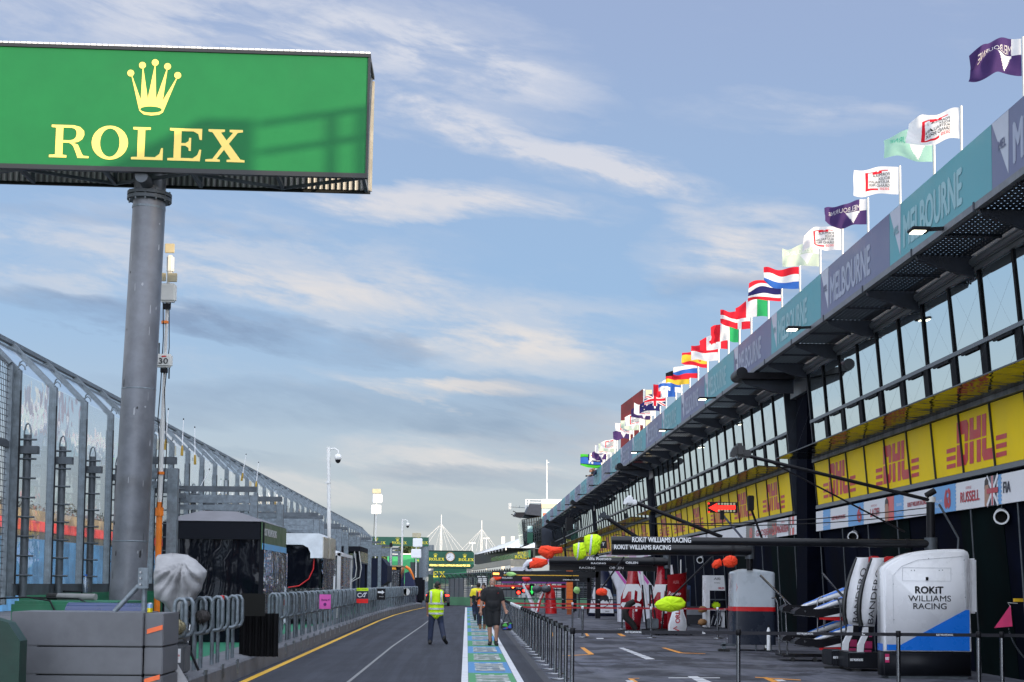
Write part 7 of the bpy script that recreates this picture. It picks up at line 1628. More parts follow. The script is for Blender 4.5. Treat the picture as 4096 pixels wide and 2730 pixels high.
slab(1045, 1440, tanm, 'balustrade', 1308, 1268, 1252, 1200, 250, 190); slab(1440, 1640, mat('sunlit tan panel', (.42, .38, .30), .5), 'corner_panel', 1268, 1204, 1268, 1204, 190, 186)
slab(1440, 1620, whg, 'corner_wall', 1330, 1274, 1330, 1274, 190, 186)
slab(1045, 1600, mat('pale green window row', (.22, .30, .24), .25, 0, .3, 1), 'window_row', 1440, 1330, 1400, 1276, 251, 188)
mb = MB()
for i in range(26): t_ = i / 25; p = z4(1045, 1400, 250.3).lerp(z4(1560, 1400, 187.5), t_); q_ = z4(1045, 1312, 250.3).lerp(z4(1560, 1274, 187.5), t_); mb.tube([p + V((0, -.4, -.6)), q_ + V((0, -.4, 0))], .10, dsteel, 4)
mb.build('mullion', T, kind='stuff')
for i, x in enumerate((1372, 1458)):
    a, c = z4(x - 16, 1090, 300), z4(x + 16, 1000 if i == 0 else 998, 300); MB().box((a.x, 300, 4), (c.x, 303, c.z), mat('pale vent stack', (.62, .60, .54), .6)).build('vent_stack', None, 'pale square vent stack above the white roof, ' + ('left' if i == 0 else 'right') + ' one', 'vent', 'pale vent stacks', loc=(a.x, 300, 4))
# control tower
T = thing('control_tower', 'control tower with slanted dark glazing and a sunlit beige top', 'tower', (8, 176, 0))
Y = 172.0; beige = mat('beige tower cladding', (.50, .44, .33), .6, 0, .06, .5)
def tb(x0, y0_, x1, y1_, Ya, Yb, m, name):
    a, c = z4(x0, y1_, Ya), z4(x1, y0_, Ya); MB().box((a.x, Ya, a.z), (c.x, Yb, c.z), m).build(name, T)
tb(1730, 668, 2060, 706, 172, 190, white, 'roof_box'); tb(1712, 706, 2060, 746, 171.8, 190, beige, 'beige_band')
glt = glassy('tower glazing', (.03, .07, .06), .5, (.7, .85, .75), 0, .03, .6, .5)
tb(1716, 750, 1838, 838, 172, 189, glt, 'window'); tb(1842, 750, 2060, 838, 172, 189, glt, 'window'); tb(1716, 842, 2060, 1075, 172, 189, dsteel, 'lower_wall')
tb(1728, 790, 1800, 832, 171.95, 171.99, mat('painted warm reflection', (.45, .14, .07), .4), 'reflection_patch')  # warm reflection in the tower window, painted as a flat coloured patch
fr = mat('tower dark frame', (.016, .020, .022), .45)
n0 = [z4(1540, 850, 172), z4(1712, 820, 172), z4(1712, 1030, 172), z4(1560, 1075, 172)]
mb = MB(); bk_ = [p + V((0, 14, 0)) for p in n0]; mb.add(n0 + bk_, [(0, 3, 2, 1), (4, 5, 6, 7), (0, 1, 5, 4), (2, 3, 7, 6), (3, 0, 4, 7), (1, 2, 6, 5)], glassy('dark tower glazing', (.012, .020, .020), .10, (.8, .9, .9), 0, .03)); mb.build('slanted_glazing', T)
mb = MB()
for i in range(9):
    t_ = i / 8; mb.bar(n0[0].lerp(n0[1], t_) + V((0, -.06, 0)), n0[3].lerp(n0[2], t_) + V((0, -.06, 0)), .10, .05, fr, (0, 1, 0))
    if i < 7: t_ = i / 6; mb.bar(n0[0].lerp(n0[3], t_) + V((0, -.05, 0)), n0[1].lerp(n0[2], t_) + V((0, -.05, 0)), .08, .07, fr)
mb.build('glazing_frame', T)
tb(1588, 965, 1640, 1060, 171.85, 171.93, dgreen, 'green_panel'); tb(1590, 905, 1636, 960, 171.85, 171.93, glassy('clear tower pane', (.10, .22, .22), .35, (.8, .9, .9), 0, .03), 'window')
mb = MB(); q4 = [z4(1570, 800, 171), z4(1610, 706, 171), z4(1716, 712, 171), z4(1712, 815, 171)]; mb.add(q4 + [p + V((0, 10, 0)) for p in q4], [(0, 3, 2, 1), (4, 5, 6, 7), (0, 1, 5, 4), (1, 2, 6, 5), (2, 3, 7, 6), (3, 0, 4, 7)], dsteel); mb.build('hood', T)
mb = MB(); q4 = [z4(1472, 815, 171), z4(1490, 782, 171), z4(1570, 782, 171), z4(1545, 832, 171)]; mb.add(q4 + [p + V((0, 6, .2)) for p in q4], [(0, 3, 2, 1), (4, 5, 6, 7), (0, 1, 5, 4), (1, 2, 6, 5), (2, 3, 7, 6), (3, 0, 4, 7)], blackm); mb.tube([z4(1472, 812, 171), z4(1445, 800, 171)], .05, blackm, 5); mb.tube([z4(1490, 785, 171), z4(1460, 770, 171)], .05, blackm, 5); mb.build('awning', T)
mb = MB()
for y0_ in (668, 690, 712): mb.tube([z4(1576, y0_, 172), z4(1730, y0_ + 4, 172)], .035, white, 5)
for x in (1576, 1600, 1720): mb.tube([z4(x, 665, 172), z4(x, 752, 172)], .06, white, 6)
mb.build('railing', T)
mb = MB(); mb.tube([z4(1425, 733, 172), z4(1575, 742, 172)], .035, galv, 5)
for x in (1425, 1440, 1465, 1490, 1520): mb.tube([z4(x, 700 if x < 1450 else 722, 172), z4(x, 755 if x < 1450 else 745, 172)], .03, white if x < 1450 else galv, 5)
mb.build('antenna', T)
mb = MB(); mb.tube([z4(1762, 668, 176), z4(1762, 420, 176), z4(1763, 310, 176)], [.075, .06, .04], offwhite, 8); mb.tube([z4(1762, 335, 176), z4(1785, 335, 176)], .04, offwhite, 5); mb.build('mast', T)
# fence and wall across the end of the lane
T = thing('end_fence', 'grey debris fence on a low green wall across the end of the lane', 'fence', (4, 104, 0))
def meshm():
    m = bpy.data.materials.new('fence wire mesh'); m.use_nodes = True; nt = m.node_tree; q = NG(nt); b = nt.nodes['Principled BSDF']
    x, y, z = q.sep(q.n('ShaderNodeNewGeometry').outputs['Position'])
    h = q.m('MULTIPLY', q.m('GREATER_THAN', q.m('FRACT', q.m('DIVIDE', q.m('ADD', x, y), .14)), .28), q.m('GREATER_THAN', q.m('FRACT', q.m('DIVIDE', z, .14)), .28))
    b.inputs['Base Color'].default_value = (.13, .14, .15, 1); b.inputs['Metallic'].default_value = .3
    t = q.n('ShaderNodeBsdfTransparent'); mx = q.n('ShaderNodeMixShader'); q.set(mx.inputs[0], h); nt.links.new(b.outputs[0], mx.inputs[1]); nt.links.new(t.outputs[0], mx.inputs[2]); nt.links.new(mx.outputs[0], nt.nodes['Material Output'].inputs[0]); return m
fm = meshm(); L0, L1 = V((-2.1, 116, 0)), V((9.5, 104, 0))
def fp(t_, z, o=0.0): p = L0.lerp(L1, t_); return V((p.x - o * .6, p.y - o * .7, z))
mb = MB(); mb.add([fp(0, 0), fp(1, 0), fp(1, .72), fp(0, .62), fp(0, 0, -.4), fp(1, 0, -.4), fp(1, .72, -.4), fp(0, .62, -.4)], [(0, 1, 2, 3), (3, 2, 6, 7), (4, 7, 6, 5)], mat('pale green wall paint', (.10, .26, .14), .6, 0, .2, .6)); mb.build('wall', T)
mb = MB(); mb.add([fp(0, .6, -.2), fp(1, .7, -.2), fp(1, 2.35, -.2), fp(0, 2.0, -.2)], [(0, 1, 2, 3)], fm); mb.add([fp(0, 2.0, -.2), fp(1, 2.35, -.2), fp(1, 2.75, .3), fp(0, 2.35, .3)], [(0, 1, 2, 3)], fm); mb.build('wire_mesh', T)
for i in range(34): t_ = i / 33; MB().tube([fp(t_, .6, -.2), fp(t_, 2.0 + .35 * t_, -.2), fp(t_, 2.35 + .40 * t_, .3)], .035, galvd, 6).build('post', T)
for za, zb2, o in ((2.0, 2.35, -.22), (1.3, 1.5, -.22), (2.35, 2.75, .3)): MB().tube([fp(0, za, o), fp(1, zb2, o)], .025, galv, 5).build('rail', T)
MB().box((-2.0, 140, 0), (14, 141, 1.4), mat('grey hoarding', (.24, .24, .23), .6, 0, .3, .4)).build('service_fence', None, 'grey service fence seen through the wire mesh at the end of the lane', 'fence', loc=(6, 140, 0))
for i in range(6):
    x = -.8 + i * 1.7; MB().box((x, 125 + i, .0), (x + .8, 126 + i, 2.1 + .25 * (i % 3)), offwhite if i % 2 else tanm, .05).build('site_cabin', None, 'pale upright cabin seen through the wire mesh at the lane end', 'cabin', 'cabins behind the wire mesh', loc=(x, 125 + i, 0))
# car at the far end
T = thing('car', 'dark car with a lit red tail lamp at the far end of the lane', 'car', (-2.1, 110, 0)); cpaint = mat('dark car paint', (.015, .016, .02), .2, .2, .1, 2, 0, 40, 0, .8)
mb = MB(); mb.prism([(0, .25), (.05, .75), (.25, .92), (.45, 1.28), (1.35, 1.28), (1.55, .92), (1.75, .75), (1.8, .25)], (-3.0, 110, 0), XU, ZU, -3.9, cpaint); mb.build('body', T)
mb = MB(); mb.prism([(.32, .95), (.50, 1.22), (1.30, 1.22), (1.48, .95)], (-3.0, 109.99, 0), XU, ZU, .004, glassy('car rear glass', (.05, .06, .07), .3)); mb.build('rear_window', T)
for x in (-2.92, -1.55): MB().box((x, 109.95, .72), (x + .28, 109.99, .84), lr).build('tail_lamp', T)
for x in (-2.95, -1.42): mb = MB(); mb.tube([(x, 110.5, .3), (x + .2, 110.5, .3)], .3, rubber, 16); mb.tube([(x - .005, 110.5, .3), (x + .205, 110.5, .3)], .18, chrome, 12); mb.build('wheel', T)
# ------------------------------------------------------------------ people
def grow(name, parent, parts, m, vox, smooth=6):
    "fuse tapered limbs and rounded masses into one continuous skin"
    mb = MB()
    for p in parts:
        if len(p) == 2: mb.ball(p[0], p[1], m, 16, 12)
        else:
            a, b_, r0, r1 = V(p[0]), V(p[1]), p[2], p[3]; d = (b_ - a); L_ = d.length; d.normalize(); pts = []; rs = []
            for i in range(5): t_ = math.pi / 2 * i / 4; pts.append(a - d * r0 * math.cos(t_)); rs.append(max(1e-4, r0 * math.sin(t_)))
            for i in range(4, -1, -1): t_ = math.pi / 2 * i / 4; pts.append(b_ + d * r1 * math.cos(t_)); rs.append(max(1e-4, r1 * math.sin(t_)))
            mb.tube(pts, rs, m, 14)
    o = mb.build(name, None)
    md = o.modifiers.new('r', 'REMESH'); md.mode = 'VOXEL'; md.voxel_size = vox; md.use_smooth_shade = True
    s_ = o.modifiers.new('s', 'SMOOTH'); s_.factor = .5; s_.iterations = smooth
    bpy.context.view_layer.update(); dg = bpy.context.evaluated_depsgraph_get()
    me = bpy.data.meshes.new_from_object(o.evaluated_get(dg)); old = o.data; o.modifiers.clear(); o.data = me; bpy.data.meshes.remove(old); me.transform(Matrix.Translation(-wloc(parent))); o.parent = parent
    return o
SK = mat('skin', (.42, .22, .15), .55, 0, .08, 12); SKD = mat('tanned skin', (.30, .155, .10), .55, 0, .08, 12)
HR = mat('dark hair', (.018, .013, .011), .6, 0, .3, 30); GB = mat('grey beard', (.55, .52, .48), .8, 0, .2, 40, .4, 90)
BKC = mat('black clothing', (.011, .011, .013), .8, 0, .3, 8, .3, 30); JN = mat('dark blue jeans', (.016, .024, .055), .8, 0, .3, 8, .3, 40); SHO = mat('black shoes', (.010, .010, .011), .6); BT = mat('tan boots', (.20, .105, .045), .8, 0, .2, 10)
BKL = mat('black leggings', (.013, .013, .017), .7); ORV = mat('orange vest', (.90, .16, .03), .6); YSH = mat('yellow shirt', (.85, .72, .02), .6)
def hand(w, d, side, s_=1.0, curl=.5):
    "palm, four fingers and a thumb at wrist w pointing along d"
    w, d = V(w), V(d).normalized(); x = V((1, 0, 0)) if abs(d.x) < .8 else V((0, 1, 0)); u = (x - d * x.dot(d)).normalized(); n = d.cross(u)
    out = [(w, w + d * .075 * s_, .026 * s_, .030 * s_), (w + u * .018, w + u * .022 + d * .085 * s_, .020 * s_, .019 * s_), (w - u * .018, w - u * .022 + d * .080 * s_, .020 * s_, .019 * s_)]
    for k, (o_, L_) in enumerate(((-.030, .060), (-.010, .072), (.010, .078), (.030, .070))):
        a = w + u * o_ + d * .085 * s_; b_ = a + (d * (1 - curl * .4) + n * curl * .5 * side).normalized() * L_ * .55; c_ = b_ + (d * (1 - curl) + n * curl * side).normalized() * L_ * .5
        out += [(a, b_, .0105, .0095), (b_, c_, .0095, .008)]
    t0 = w + d * .025 + u * .028 * side; out += [(t0, t0 + (d * .7 + u * .6 * side + n * .3 * side) * .05, .013, .011), (t0 + (d * .7 + u * .6 * side + n * .3 * side) * .05, t0 + (d * 1.0 + u * .5 * side + n * .4 * side) * .075, .011, .009)]
    return out
def head(c, f, s_=1.0):
    "skull, jaw, nose, ears, brow; f = direction faced"
    c, f = V(c), V(f).normalized(); r_ = f.cross(V((0, 0, 1)))
    return [(c + V((0, 0, .03)) - f * .01, V((.074, .092, .10)) * s_), (c + f * .035 - V((0, 0, .055)), V((.058, .060, .062)) * s_), (c + f * .045 - V((0, 0, .095)), V((.036, .034, .026)) * s_), (c + f * .088 + V((0, 0, .0)), c + f * .105 - V((0, 0, .032)), .010, .016),
            (c + r_ * .078 - V((0, 0, .005)), V((.014, .024, .034))), (c - r_ * .078 - V((0, 0, .005)), V((.014, .024, .034))), (c + f * .075 + r_ * .035 + V((0, 0, .028)), c + f * .075 - r_ * .035 + V((0, 0, .028)), .016, .016), (c + f * .078 + r_ * .018 - V((0, 0, .062)), c + f * .078 - r_ * .018 - V((0, 0, .062)), .010, .010)]
def face(parent, c, f, s_=1.0):
    c, f = V(c), V(f).normalized(); r_ = f.cross(V((0, 0, 1))); mb = MB()
    for k in (-1, 1): mb.ball(c + f * .083 + r_ * .031 * k + V((0, 0, .006)), (.013, .010, .009), txw, 8, 6); mb.ball(c + f * .091 + r_ * .031 * k + V((0, 0, .006)), (.006, .006, .006), txk, 6, 5)
    mb.build('eyes', parent)
    mb = MB(); mb.tube([c + f * .088 + r_ * .024 - V((0, 0, .062)), c + f * .093 - V((0, 0, .060)), c + f * .088 - r_ * .024 - V((0, 0, .062))], .0055, mat('lips', (.30, .10, .08), .5), 6); mb.build('mouth', parent)
    mb = MB()
    for k in (-1, 1): mb.tube([c + f * .088 + r_ * .015 * k + V((0, 0, .033)), c + f * .080 + r_ * .048 * k + V((0, 0, .032))], .005, HR, 5)
    mb.build('eyebrows', parent)
# man in hi-vis vest, walking away
o_ = gnd(435.5, 644.5); X0, Y0 = o_.x, o_.y
def L(x, y, z): return V((X0 + x, Y0 + y, z))
T = thing('person', 'person in a hi-vis yellow vest and jeans walking away along the lane', 'person', (X0, Y0, 0))
hd = L(.045, 0, 1.605)
b_ = grow('body', T, head(hd, (.55, .8, 0)) + [(L(.035, 0, 1.42), L(.04, 0, 1.55), .062, .058), (L(0, 0, 1.0), L(.01, 0, 1.34), .15, .155), (L(-.19, 0, 1.41), L(-.245, 0, 1.17), .062, .048), (L(-.245, 0, 1.17), L(-.225, .05, .92), .045, .032), (L(.175, 0, 1.41), L(.245, -.02, 1.19), .062, .048), (L(.245, -.02, 1.19), L(.17, .20, 1.14), .045, .032),
    (L(-.09, 0, .88), L(-.13, 0, .54), .088, .062), (L(-.13, 0, .54), L(-.15, 0, .10), .06, .042), (L(.09, 0, .88), L(.145, .02, .58), .088, .062), (L(.145, .02, .58), L(.235, -.22, .20), .06, .042)] + hand(L(-.225, .05, .92), (.05, .1, -1), 1) + hand(L(.17, .20, 1.14), (-.5, .7, .3), 1), SKD, .011)
grow('hair', T, [(hd + V((-.012, -.02, .055)), V((.078, .092, .082))), (hd + V((-.02, -.045, .0)), V((.066, .055, .075)))], HR, .011, 3)
grow('shirt', T, [(L(-.17, 0, 1.40), L(-.235, 0, 1.20), .080, .070), (L(.16, 0, 1.40), L(.232, -.01, 1.22), .080, .070), (L(-.1, 0, 1.42), L(.12, 0, 1.42), .075, .075), (L(.0, 0, 1.34), L(.0, 0, 1.0), .155, .145)], BKC, .012, 4)
vs_ = grow('vest', T, [(L(-.115, 0, 1.40), L(-.09, 0, .84), .105, .112), (L(.125, 0, 1.40), L(.10, 0, .84), .105, .112), (L(.0, 0, 1.36), L(.0, 0, .84), .176, .150), (L(-.11, 0, 1.43), L(.12, 0, 1.43), .086, .086)], hivis, .012, 5)
for z, rx in ((1.13, .222), (.985, .218), (.855, .214)):
    mb = MB(); mb.grid(lambda u, v: L(.005 + rx * math.cos(6.2832 * u) * (1 if abs(math.cos(6.2832 * u)) < .6 else 1), .182 * (abs(math.sin(6.2832 * u)) ** .7) * (1 if math.sin(6.2832 * u) > 0 else -1), z - .024 + .048 * v), 40, 1, silver); mb.build('reflective_band', vs_)
for x in (-.135, .15): mb = MB(); mb.grid(lambda u, v: L(x - .025 + .05 * u - .0 * v, -.150 - .030 * math.sin(math.pi * min(1, (1 - v) * .9 + .1)) , 1.13 + .34 * v), 2, 10, silver); mb.build('reflective_band', vs_)
grow('jeans', T, [(L(-.09, 0, .90), L(-.13, 0, .54), .108, .085), (L(-.13, 0, .54), L(-.15, 0, .10), .083, .070), (L(.085, 0, .90), L(.145, .02, .58), .108, .085), (L(.145, .02, .58), L(.23, -.21, .21), .083, .068), (L(-.06, 0, .92), L(.06, 0, .92), .12, .12)], JN, .012, 4)
grow('shoe', T, [(L(-.15, -.06, .055), L(-.155, .16, .04), .055, .045), (L(-.15, -.02, .12), L(-.15, -.02, .08), .055, .055)], SHO, .011, 4); grow('shoe', T, [(L(.235, -.23, .16), L(.305, -.12, .055), .055, .048), (L(.235, -.23, .22), L(.24, -.23, .16), .052, .055)], SHO, .011, 4)
grow('ear_defender', T, [(hd + V((-.075, .02, -.005)), V((.03, .035, .045)))], black, .01, 2)
# bald man with the bag, walking towards the camera
o_ = gnd(492.5, 645.6); X0, Y0 = o_.x, o_.y
T = thing('person', 'bald bearded person in black polo and shorts walking towards the camera', 'person', (X0, Y0, 0))
hd = L(-.02, -.03, 1.725); fd = (-.12, -1, .05)
b_ = grow('body', T, head(hd, fd, 1.04) + [(L(-.015, 0, 1.53), L(-.02, -.02, 1.66), .068, .066), (L(0, 0, 1.1), L(0, 0, 1.42), .17, .165), (L(-.215, 0, 1.50), L(-.30, 0, 1.21), .068, .054), (L(-.30, 0, 1.21), L(-.335, -.03, .96), .052, .034), (L(.20, 0, 1.50), L(.262, 0, 1.22), .068, .054), (L(.262, 0, 1.22), L(.335, -.03, .985), .052, .034),
    (L(-.10, 0, .92), L(-.085, .02, .50), .10, .066), (L(-.085, .02, .50), L(-.065, .04, .12), .068, .042), (L(.09, 0, .92), L(.105, -.08, .50), .10, .066), (L(.105, -.08, .50), L(.095, -.05, .14), .068, .042)] + hand(L(-.335, -.03, .96), (.12, -.1, -1), -1, 1, .35) + hand(L(.335, -.03, .985), (.35, -.1, -.9), 1, 1, .95), SK, .011)
face(b_, hd, fd)
fv = V(fd).normalized()
grow('beard', T, [(hd + fv * .060 - V((0, 0, .098)), V((.040, .036, .034))), (hd + fv * .078 - V((0, 0, .045)), V((.030, .014, .010)))], GB, .008, 2)
grow('polo_shirt', T, [(L(-.20, 0, 1.49), L(-.275, 0, 1.27), .090, .082), (L(.185, 0, 1.49), L(.245, 0, 1.28), .090, .082), (L(-.12, 0, 1.53), L(.11, 0, 1.53), .082, .082), (L(-.10, 0, 1.42), L(-.085, -.01, 1.0), .125, .135), (L(.10, 0, 1.42), L(.095, -.01, 1.0), .125, .135), (L(0, -.02, 1.14), V((.215, .175, .20))), (L(0, 0, 1.44), L(0, 0, 1.1), .186, .180), (L(-.02, 0, 1.55), L(-.02, 0, 1.60), .082, .075)], BKC, .012, 4)
mb = MB(); mb.box((X0 + .03, Y0 - .158, 1.455), (X0 + .07, Y0 - .150, 1.475), mat('green lanyard clip', (.02, .40, .05), .5)); mb.box((X0 + .12, Y0 - .145, 1.43), (X0 + .16, Y0 - .137, 1.44), red); mb.build('badge', T)
grow('shorts', T, [(L(-.095, 0, .96), L(-.085, .0, .60), .128, .110), (L(.09, 0, .96), L(.10, -.05, .62), .128, .110), (L(-.07, 0, 1.0), L(.07, 0, 1.0), .145, .145)], BKC, .012, 4)
for x, y in ((-.065, .04), (.095, -.05)):
    grow('shoe', T, [(L(x, y + .06, .06), L(x + (-.02 if x < 0 else .02), y - .14, .045), .055, .050), (L(x, y + .02, .18), L(x, y + .02, .08), .055, .055)], SHO, .011, 3)
T = thing('holdall_bag', 'green, blue and black patterned holdall bag hanging from the bald person', 'bag', (X0 + .39, Y0 - .03, .42))
mb = MB(); mb.box((X0 + .215, Y0 - .14, .42), (X0 + .565, Y0 + .10, .66), mat('black bag fabric', (.012, .014, .02), .6), .05); mb.build('bag_body', T)
mb = MB()
for pl, m in (([(.02, .12), (.12, .22), (.18, .10)], mat('green bag print', (.08, .42, .06), .6)), ([(.16, .06), (.26, .20), (.28, .06)], mat('blue bag print', (.03, .10, .42), .6)), ([(.03, .03), (.13, .09), (.15, .03)], MATS['blue bag print']), ([(.20, .16), (.24, .21), (.30, .19)], MATS['green bag print']), ([(.04, .20), (.12, .225), (.20, .225), (.12, .205)], txw), ([(.13, .05), (.16, .10), (.18, .04)], mat('magenta bag print', (.4, .02, .12), .6))): mb.prism(pl, (X0 + .23, Y0 - .145, .425), XU, ZU, .002, m)
mb.build('print_patch', T)
for yy in (-.10, .06): mb = MB(); mb.tube([(X0 + .29, Y0 + yy, .65), (X0 + .375, Y0 - .05, .91), (X0 + .39, Y0 - .05, .91), (X0 + .50, Y0 + yy, .65)], .010, black, 6); mb.build('strap', T)
# woman in an orange vest looking at a phone
o_ = gnd(482.2, 629.2); X0, Y0 = o_.x, o_.y
T = thing('person', 'person in an orange vest, black leggings and tan boots looking at a phone', 'person', (X0, Y0, 0))
hd = L(.03, -.03, 1.55); fd = (-.2, -1, -.35)
b_ = grow('body', T, head(hd, fd, .95) + [(L(.02, 0, 1.36), L(.03, -.01, 1.48), .05, .048), (L(0, 0, .98), L(0, 0, 1.28), .12, .125), (L(-.155, 0, 1.33), L(-.20, 0, 1.08), .05, .04), (L(-.20, 0, 1.08), L(-.06, -.22, 1.24), .038, .027), (L(.155, 0, 1.33), L(.20, 0, 1.08), .05, .04), (L(.20, 0, 1.08), L(.02, -.23, 1.22), .038, .027),
    (L(-.08, 0, .86), L(-.075, -.01, .46), .085, .055), (L(-.075, -.01, .46), L(-.075, 0, .1), .055, .04), (L(.075, 0, .86), L(.08, .02, .46), .085, .055), (L(.08, .02, .46), L(.08, .03, .1), .055, .04)] + hand(L(-.06, -.22, 1.24), (.3, -.3, .7), 1, .9, .7) + hand(L(.02, -.23, 1.22), (-.2, -.3, .8), -1, .9, .7), SKD, .011)
face(b_, hd, fd)
grow('hair', T, [(hd + V((.01, .02, .05)), V((.085, .095, .085))), (hd + V((.015, .05, -.02)), V((.078, .06, .085))), (hd + V((.02, .02, .135)), V((.045, .045, .042)))], HR, .011, 3)
grow('shirt', T, [(L(-.145, 0, 1.33), L(-.195, 0, 1.10), .065, .056), (L(.145, 0, 1.33), L(.195, 0, 1.10), .065, .056), (L(-.195, 0, 1.10), L(-.11, -.15, 1.19), .052, .042), (L(0, 0, 1.32), L(0, 0, .9), .135, .13), (L(-.08, 0, 1.37), L(.08, 0, 1.37), .06, .06)], BKC, .012, 4)
ve = grow('vest', T, [(L(-.085, 0, 1.34), L(-.08, 0, .88), .095, .11), (L(.085, 0, 1.34), L(.08, 0, .88), .095, .11), (L(0, 0, 1.28), L(0, 0, .88), .13, .125)], ORV, .012, 4)
mb = MB(); mb.grid(lambda u, v: L(-.105 - .02 * u, -.13 - .0 * v, 1.15 + .2 * v), 2, 4, silver); mb.build('reflective_band', ve)
mb = MB(); mb.grid(lambda u, v: L(.185 * math.cos(3.1416 * (1 + u)), -.145 * abs(math.sin(3.1416 * u)) ** .6 - .0, .86 + .05 * v), 20, 1, silver); mb.build('reflective_band', ve)
grow('leggings', T, [(L(-.08, 0, .88), L(-.075, -.01, .46), .098, .064), (L(-.075, -.01, .46), L(-.075, 0, .18), .062, .05), (L(.075, 0, .88), L(.08, .02, .46), .098, .064), (L(.08, .02, .46), L(.08, .03, .18), .062, .05), (L(-.05, 0, .9), L(.05, 0, .9), .115, .115)], BKL, .012, 4)
for x, y in ((-.075, 0), (.08, .03)): grow('boot', T, [(L(x, y + .03, .05), L(x, y - .14, .04), .052, .048), (L(x, y + .01, .17), L(x, y + .01, .06), .060, .056)], BT, .011, 3)
MB().box((X0 - .06, Y0 - .30, 1.27), (X0 + .01, Y0 - .29, 1.40), black, .004).build('mobile_phone', None, 'dark mobile phone held up by the person in the orange vest', 'phone', loc=(X0 - .02, Y0 - .3, 1.27))
# man in a yellow shirt walking away behind her
X0, Y0 = .40, 60.0
T = thing('person', 'person in a yellow shirt walking away behind the orange vest', 'person', (X0, Y0, 0))
hd = L(.08, 0, 1.60)
grow('body', T, head(hd, (0, 1, 0), 1.0) + [(L(.06, 0, 1.42), L(.075, 0, 1.54), .06, .056), (L(0, 0, 1.0), L(.02, 0, 1.34), .14, .15), (L(-.16, 0, 1.40), L(-.215, 0, 1.15), .06, .046), (L(-.215, 0, 1.15), L(-.205, -.06, .93), .044, .03), (L(.21, 0, 1.40), L(.27, 0, 1.15), .06, .046), (L(.27, 0, 1.15), L(.26, .1, .93), .044, .03),
    (L(-.08, 0, .88), L(-.07, .05, .52), .09, .062), (L(-.07, .05, .52), L(-.055, -.22, .40), .06, .042), (L(.09, 0, .88), L(.10, .02, .5), .09, .062), (L(.10, .02, .5), L(.10, 0, .1), .06, .042)] + hand(L(-.205, -.06, .93), (0, -.1, -1), 1) + hand(L(.26, .1, .93), (0, .1, -1), -1), SKD, .012)
grow('hair', T, [(hd + V((0, -.015, .05)), V((.084, .10, .085))), (hd + V((0, -.045, 0)), V((.068, .055, .075)))], HR, .012, 3)
sh_ = grow('shirt', T, [(L(-.145, 0, 1.40), L(-.20, 0, 1.20), .082, .072), (L(.19, 0, 1.40), L(.25, 0, 1.20), .082, .072), (L(-.07, 0, 1.43), L(.12, 0, 1.43), .075, .075), (L(-.03, 0, 1.36), L(-.02, 0, 1.20), .145, .14), (L(.06, 0, 1.36), L(.05, 0, 1.20), .145, .14)], YSH, .012, 4)
grow('dark_lower_shirt', T, [(L(-.03, 0, 1.18), L(-.02, 0, .92), .143, .13), (L(.06, 0, 1.18), L(.05, 0, .92), .143, .13), (L(-.205, 0, 1.17), L(-.213, 0, 1.12), .066, .058)], BKC, .012, 3)
grow('trousers', T, [(L(-.08, 0, .9), L(-.07, .05, .52), .105, .082), (L(-.07, .05, .52), L(-.057, -.2, .41), .08, .068), (L(.09, 0, .9), L(.10, .02, .5), .105, .082), (L(.10, .02, .5), L(.10, 0, .12), .08, .07)], JN, .013, 4)
grow('shoe', T, [(L(-.055, -.28, .43), L(-.04, -.24, .26), .055, .05)], SHO, .012, 3); grow('shoe', T, [(L(.10, -.04, .05), L(.10, .15, .04), .055, .045)], SHO, .012, 3)
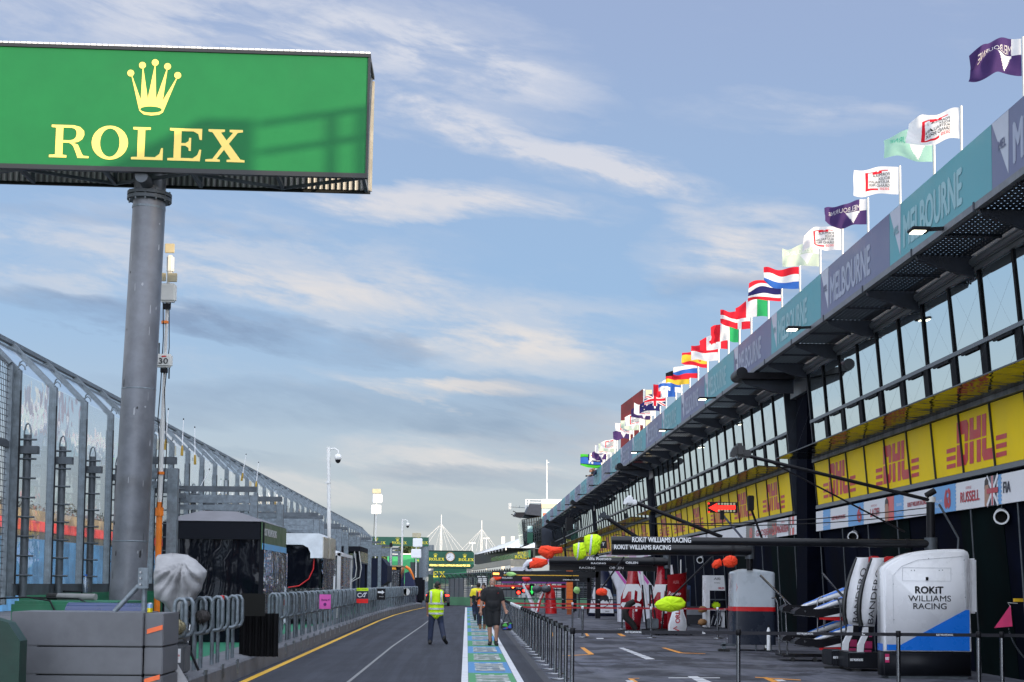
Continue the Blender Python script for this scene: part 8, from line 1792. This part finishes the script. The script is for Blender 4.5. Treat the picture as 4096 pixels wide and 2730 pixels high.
# two people leaning over the parapet
for i, (px, py, lab) in enumerate(((593.2, 469.5, 'person in dark blue leaning over the parapet, nearer of two'), (590.6, 470.5, 'person leaning far over the parapet holding a small camera'))):
    Yp = 98.6 + i * 1.6; P = at(px, py, Yp); X0, Y0 = P.x, Yp; zz_ = P.z
    T = thing('person', lab, 'person', (X0 + .8, Y0, 8.3), 'people on the roof')
    hd = V((X0, Y0, zz_)); pp = [(hd + V((.08, 0, -.08)), hd + V((.04, 0, -.04)), .06, .05)]
    sx = V((.16, 0, -.16))
    grow('body', T, head(hd, (-1, -.2, -.3)) + pp + [(hd + V((.22, 0, -.18)), hd + V((.62, 0, -.30)), .15, .13), (hd + V((.16, -.18, -.16)), hd + V((.02, -.2, -.36)), .055, .045), (hd + V((.02, -.2, -.36)), hd + V((-.14, -.12, -.36)), .042, .03), (hd + V((.16, .18, -.16)), hd + V((.02, .2, -.36)), .055, .045), (hd + V((.02, .2, -.36)), hd + V((-.14, .12, -.36)), .042, .03),
        (hd + V((.66, -.1, -.35)), (X0 + .72, Y0 - .1, 8.35), .09, .06), (hd + V((.66, .1, -.35)), (X0 + .72, Y0 + .1, 8.35), .09, .06)] + hand(hd + V((-.14, -.12, -.36)), (-1, .2, 0), 1) + hand(hd + V((-.14, .12, -.36)), (-1, -.2, 0), -1), SKD, .014)
    grow('hair', T, [(hd + V((.03, 0, .05)), V((.09, .085, .08)))], HR, .014, 2)
    grow('jacket', T, [(hd + V((.20, 0, -.18)), hd + V((.62, 0, -.30)), .175, .155), (hd + V((.17, -.18, -.17)), hd + V((.03, -.2, -.35)), .075, .062), (hd + V((.17, .18, -.17)), hd + V((.03, .2, -.35)), .075, .062)], mat('dark blue jacket', (.02, .03, .07), .7) if i == 0 else BKC, .014, 3)
    grow('trousers', T, [(hd + V((.66, -.1, -.35)), V((X0 + .72, Y0 - .1, 8.4)), .11, .08), (hd + V((.66, .1, -.35)), V((X0 + .72, Y0 + .1, 8.4)), .11, .08)], BKL, .014, 3)
    if i: MB().box((X0 - .34, Y0 - .07, zz_ - .42), (X0 - .22, Y0 + .07, zz_ - .32), black, .01).build('hand_camera', None, 'small camera held out over the parapet', 'camera', loc=(X0 - .28, Y0, zz_ - .4))
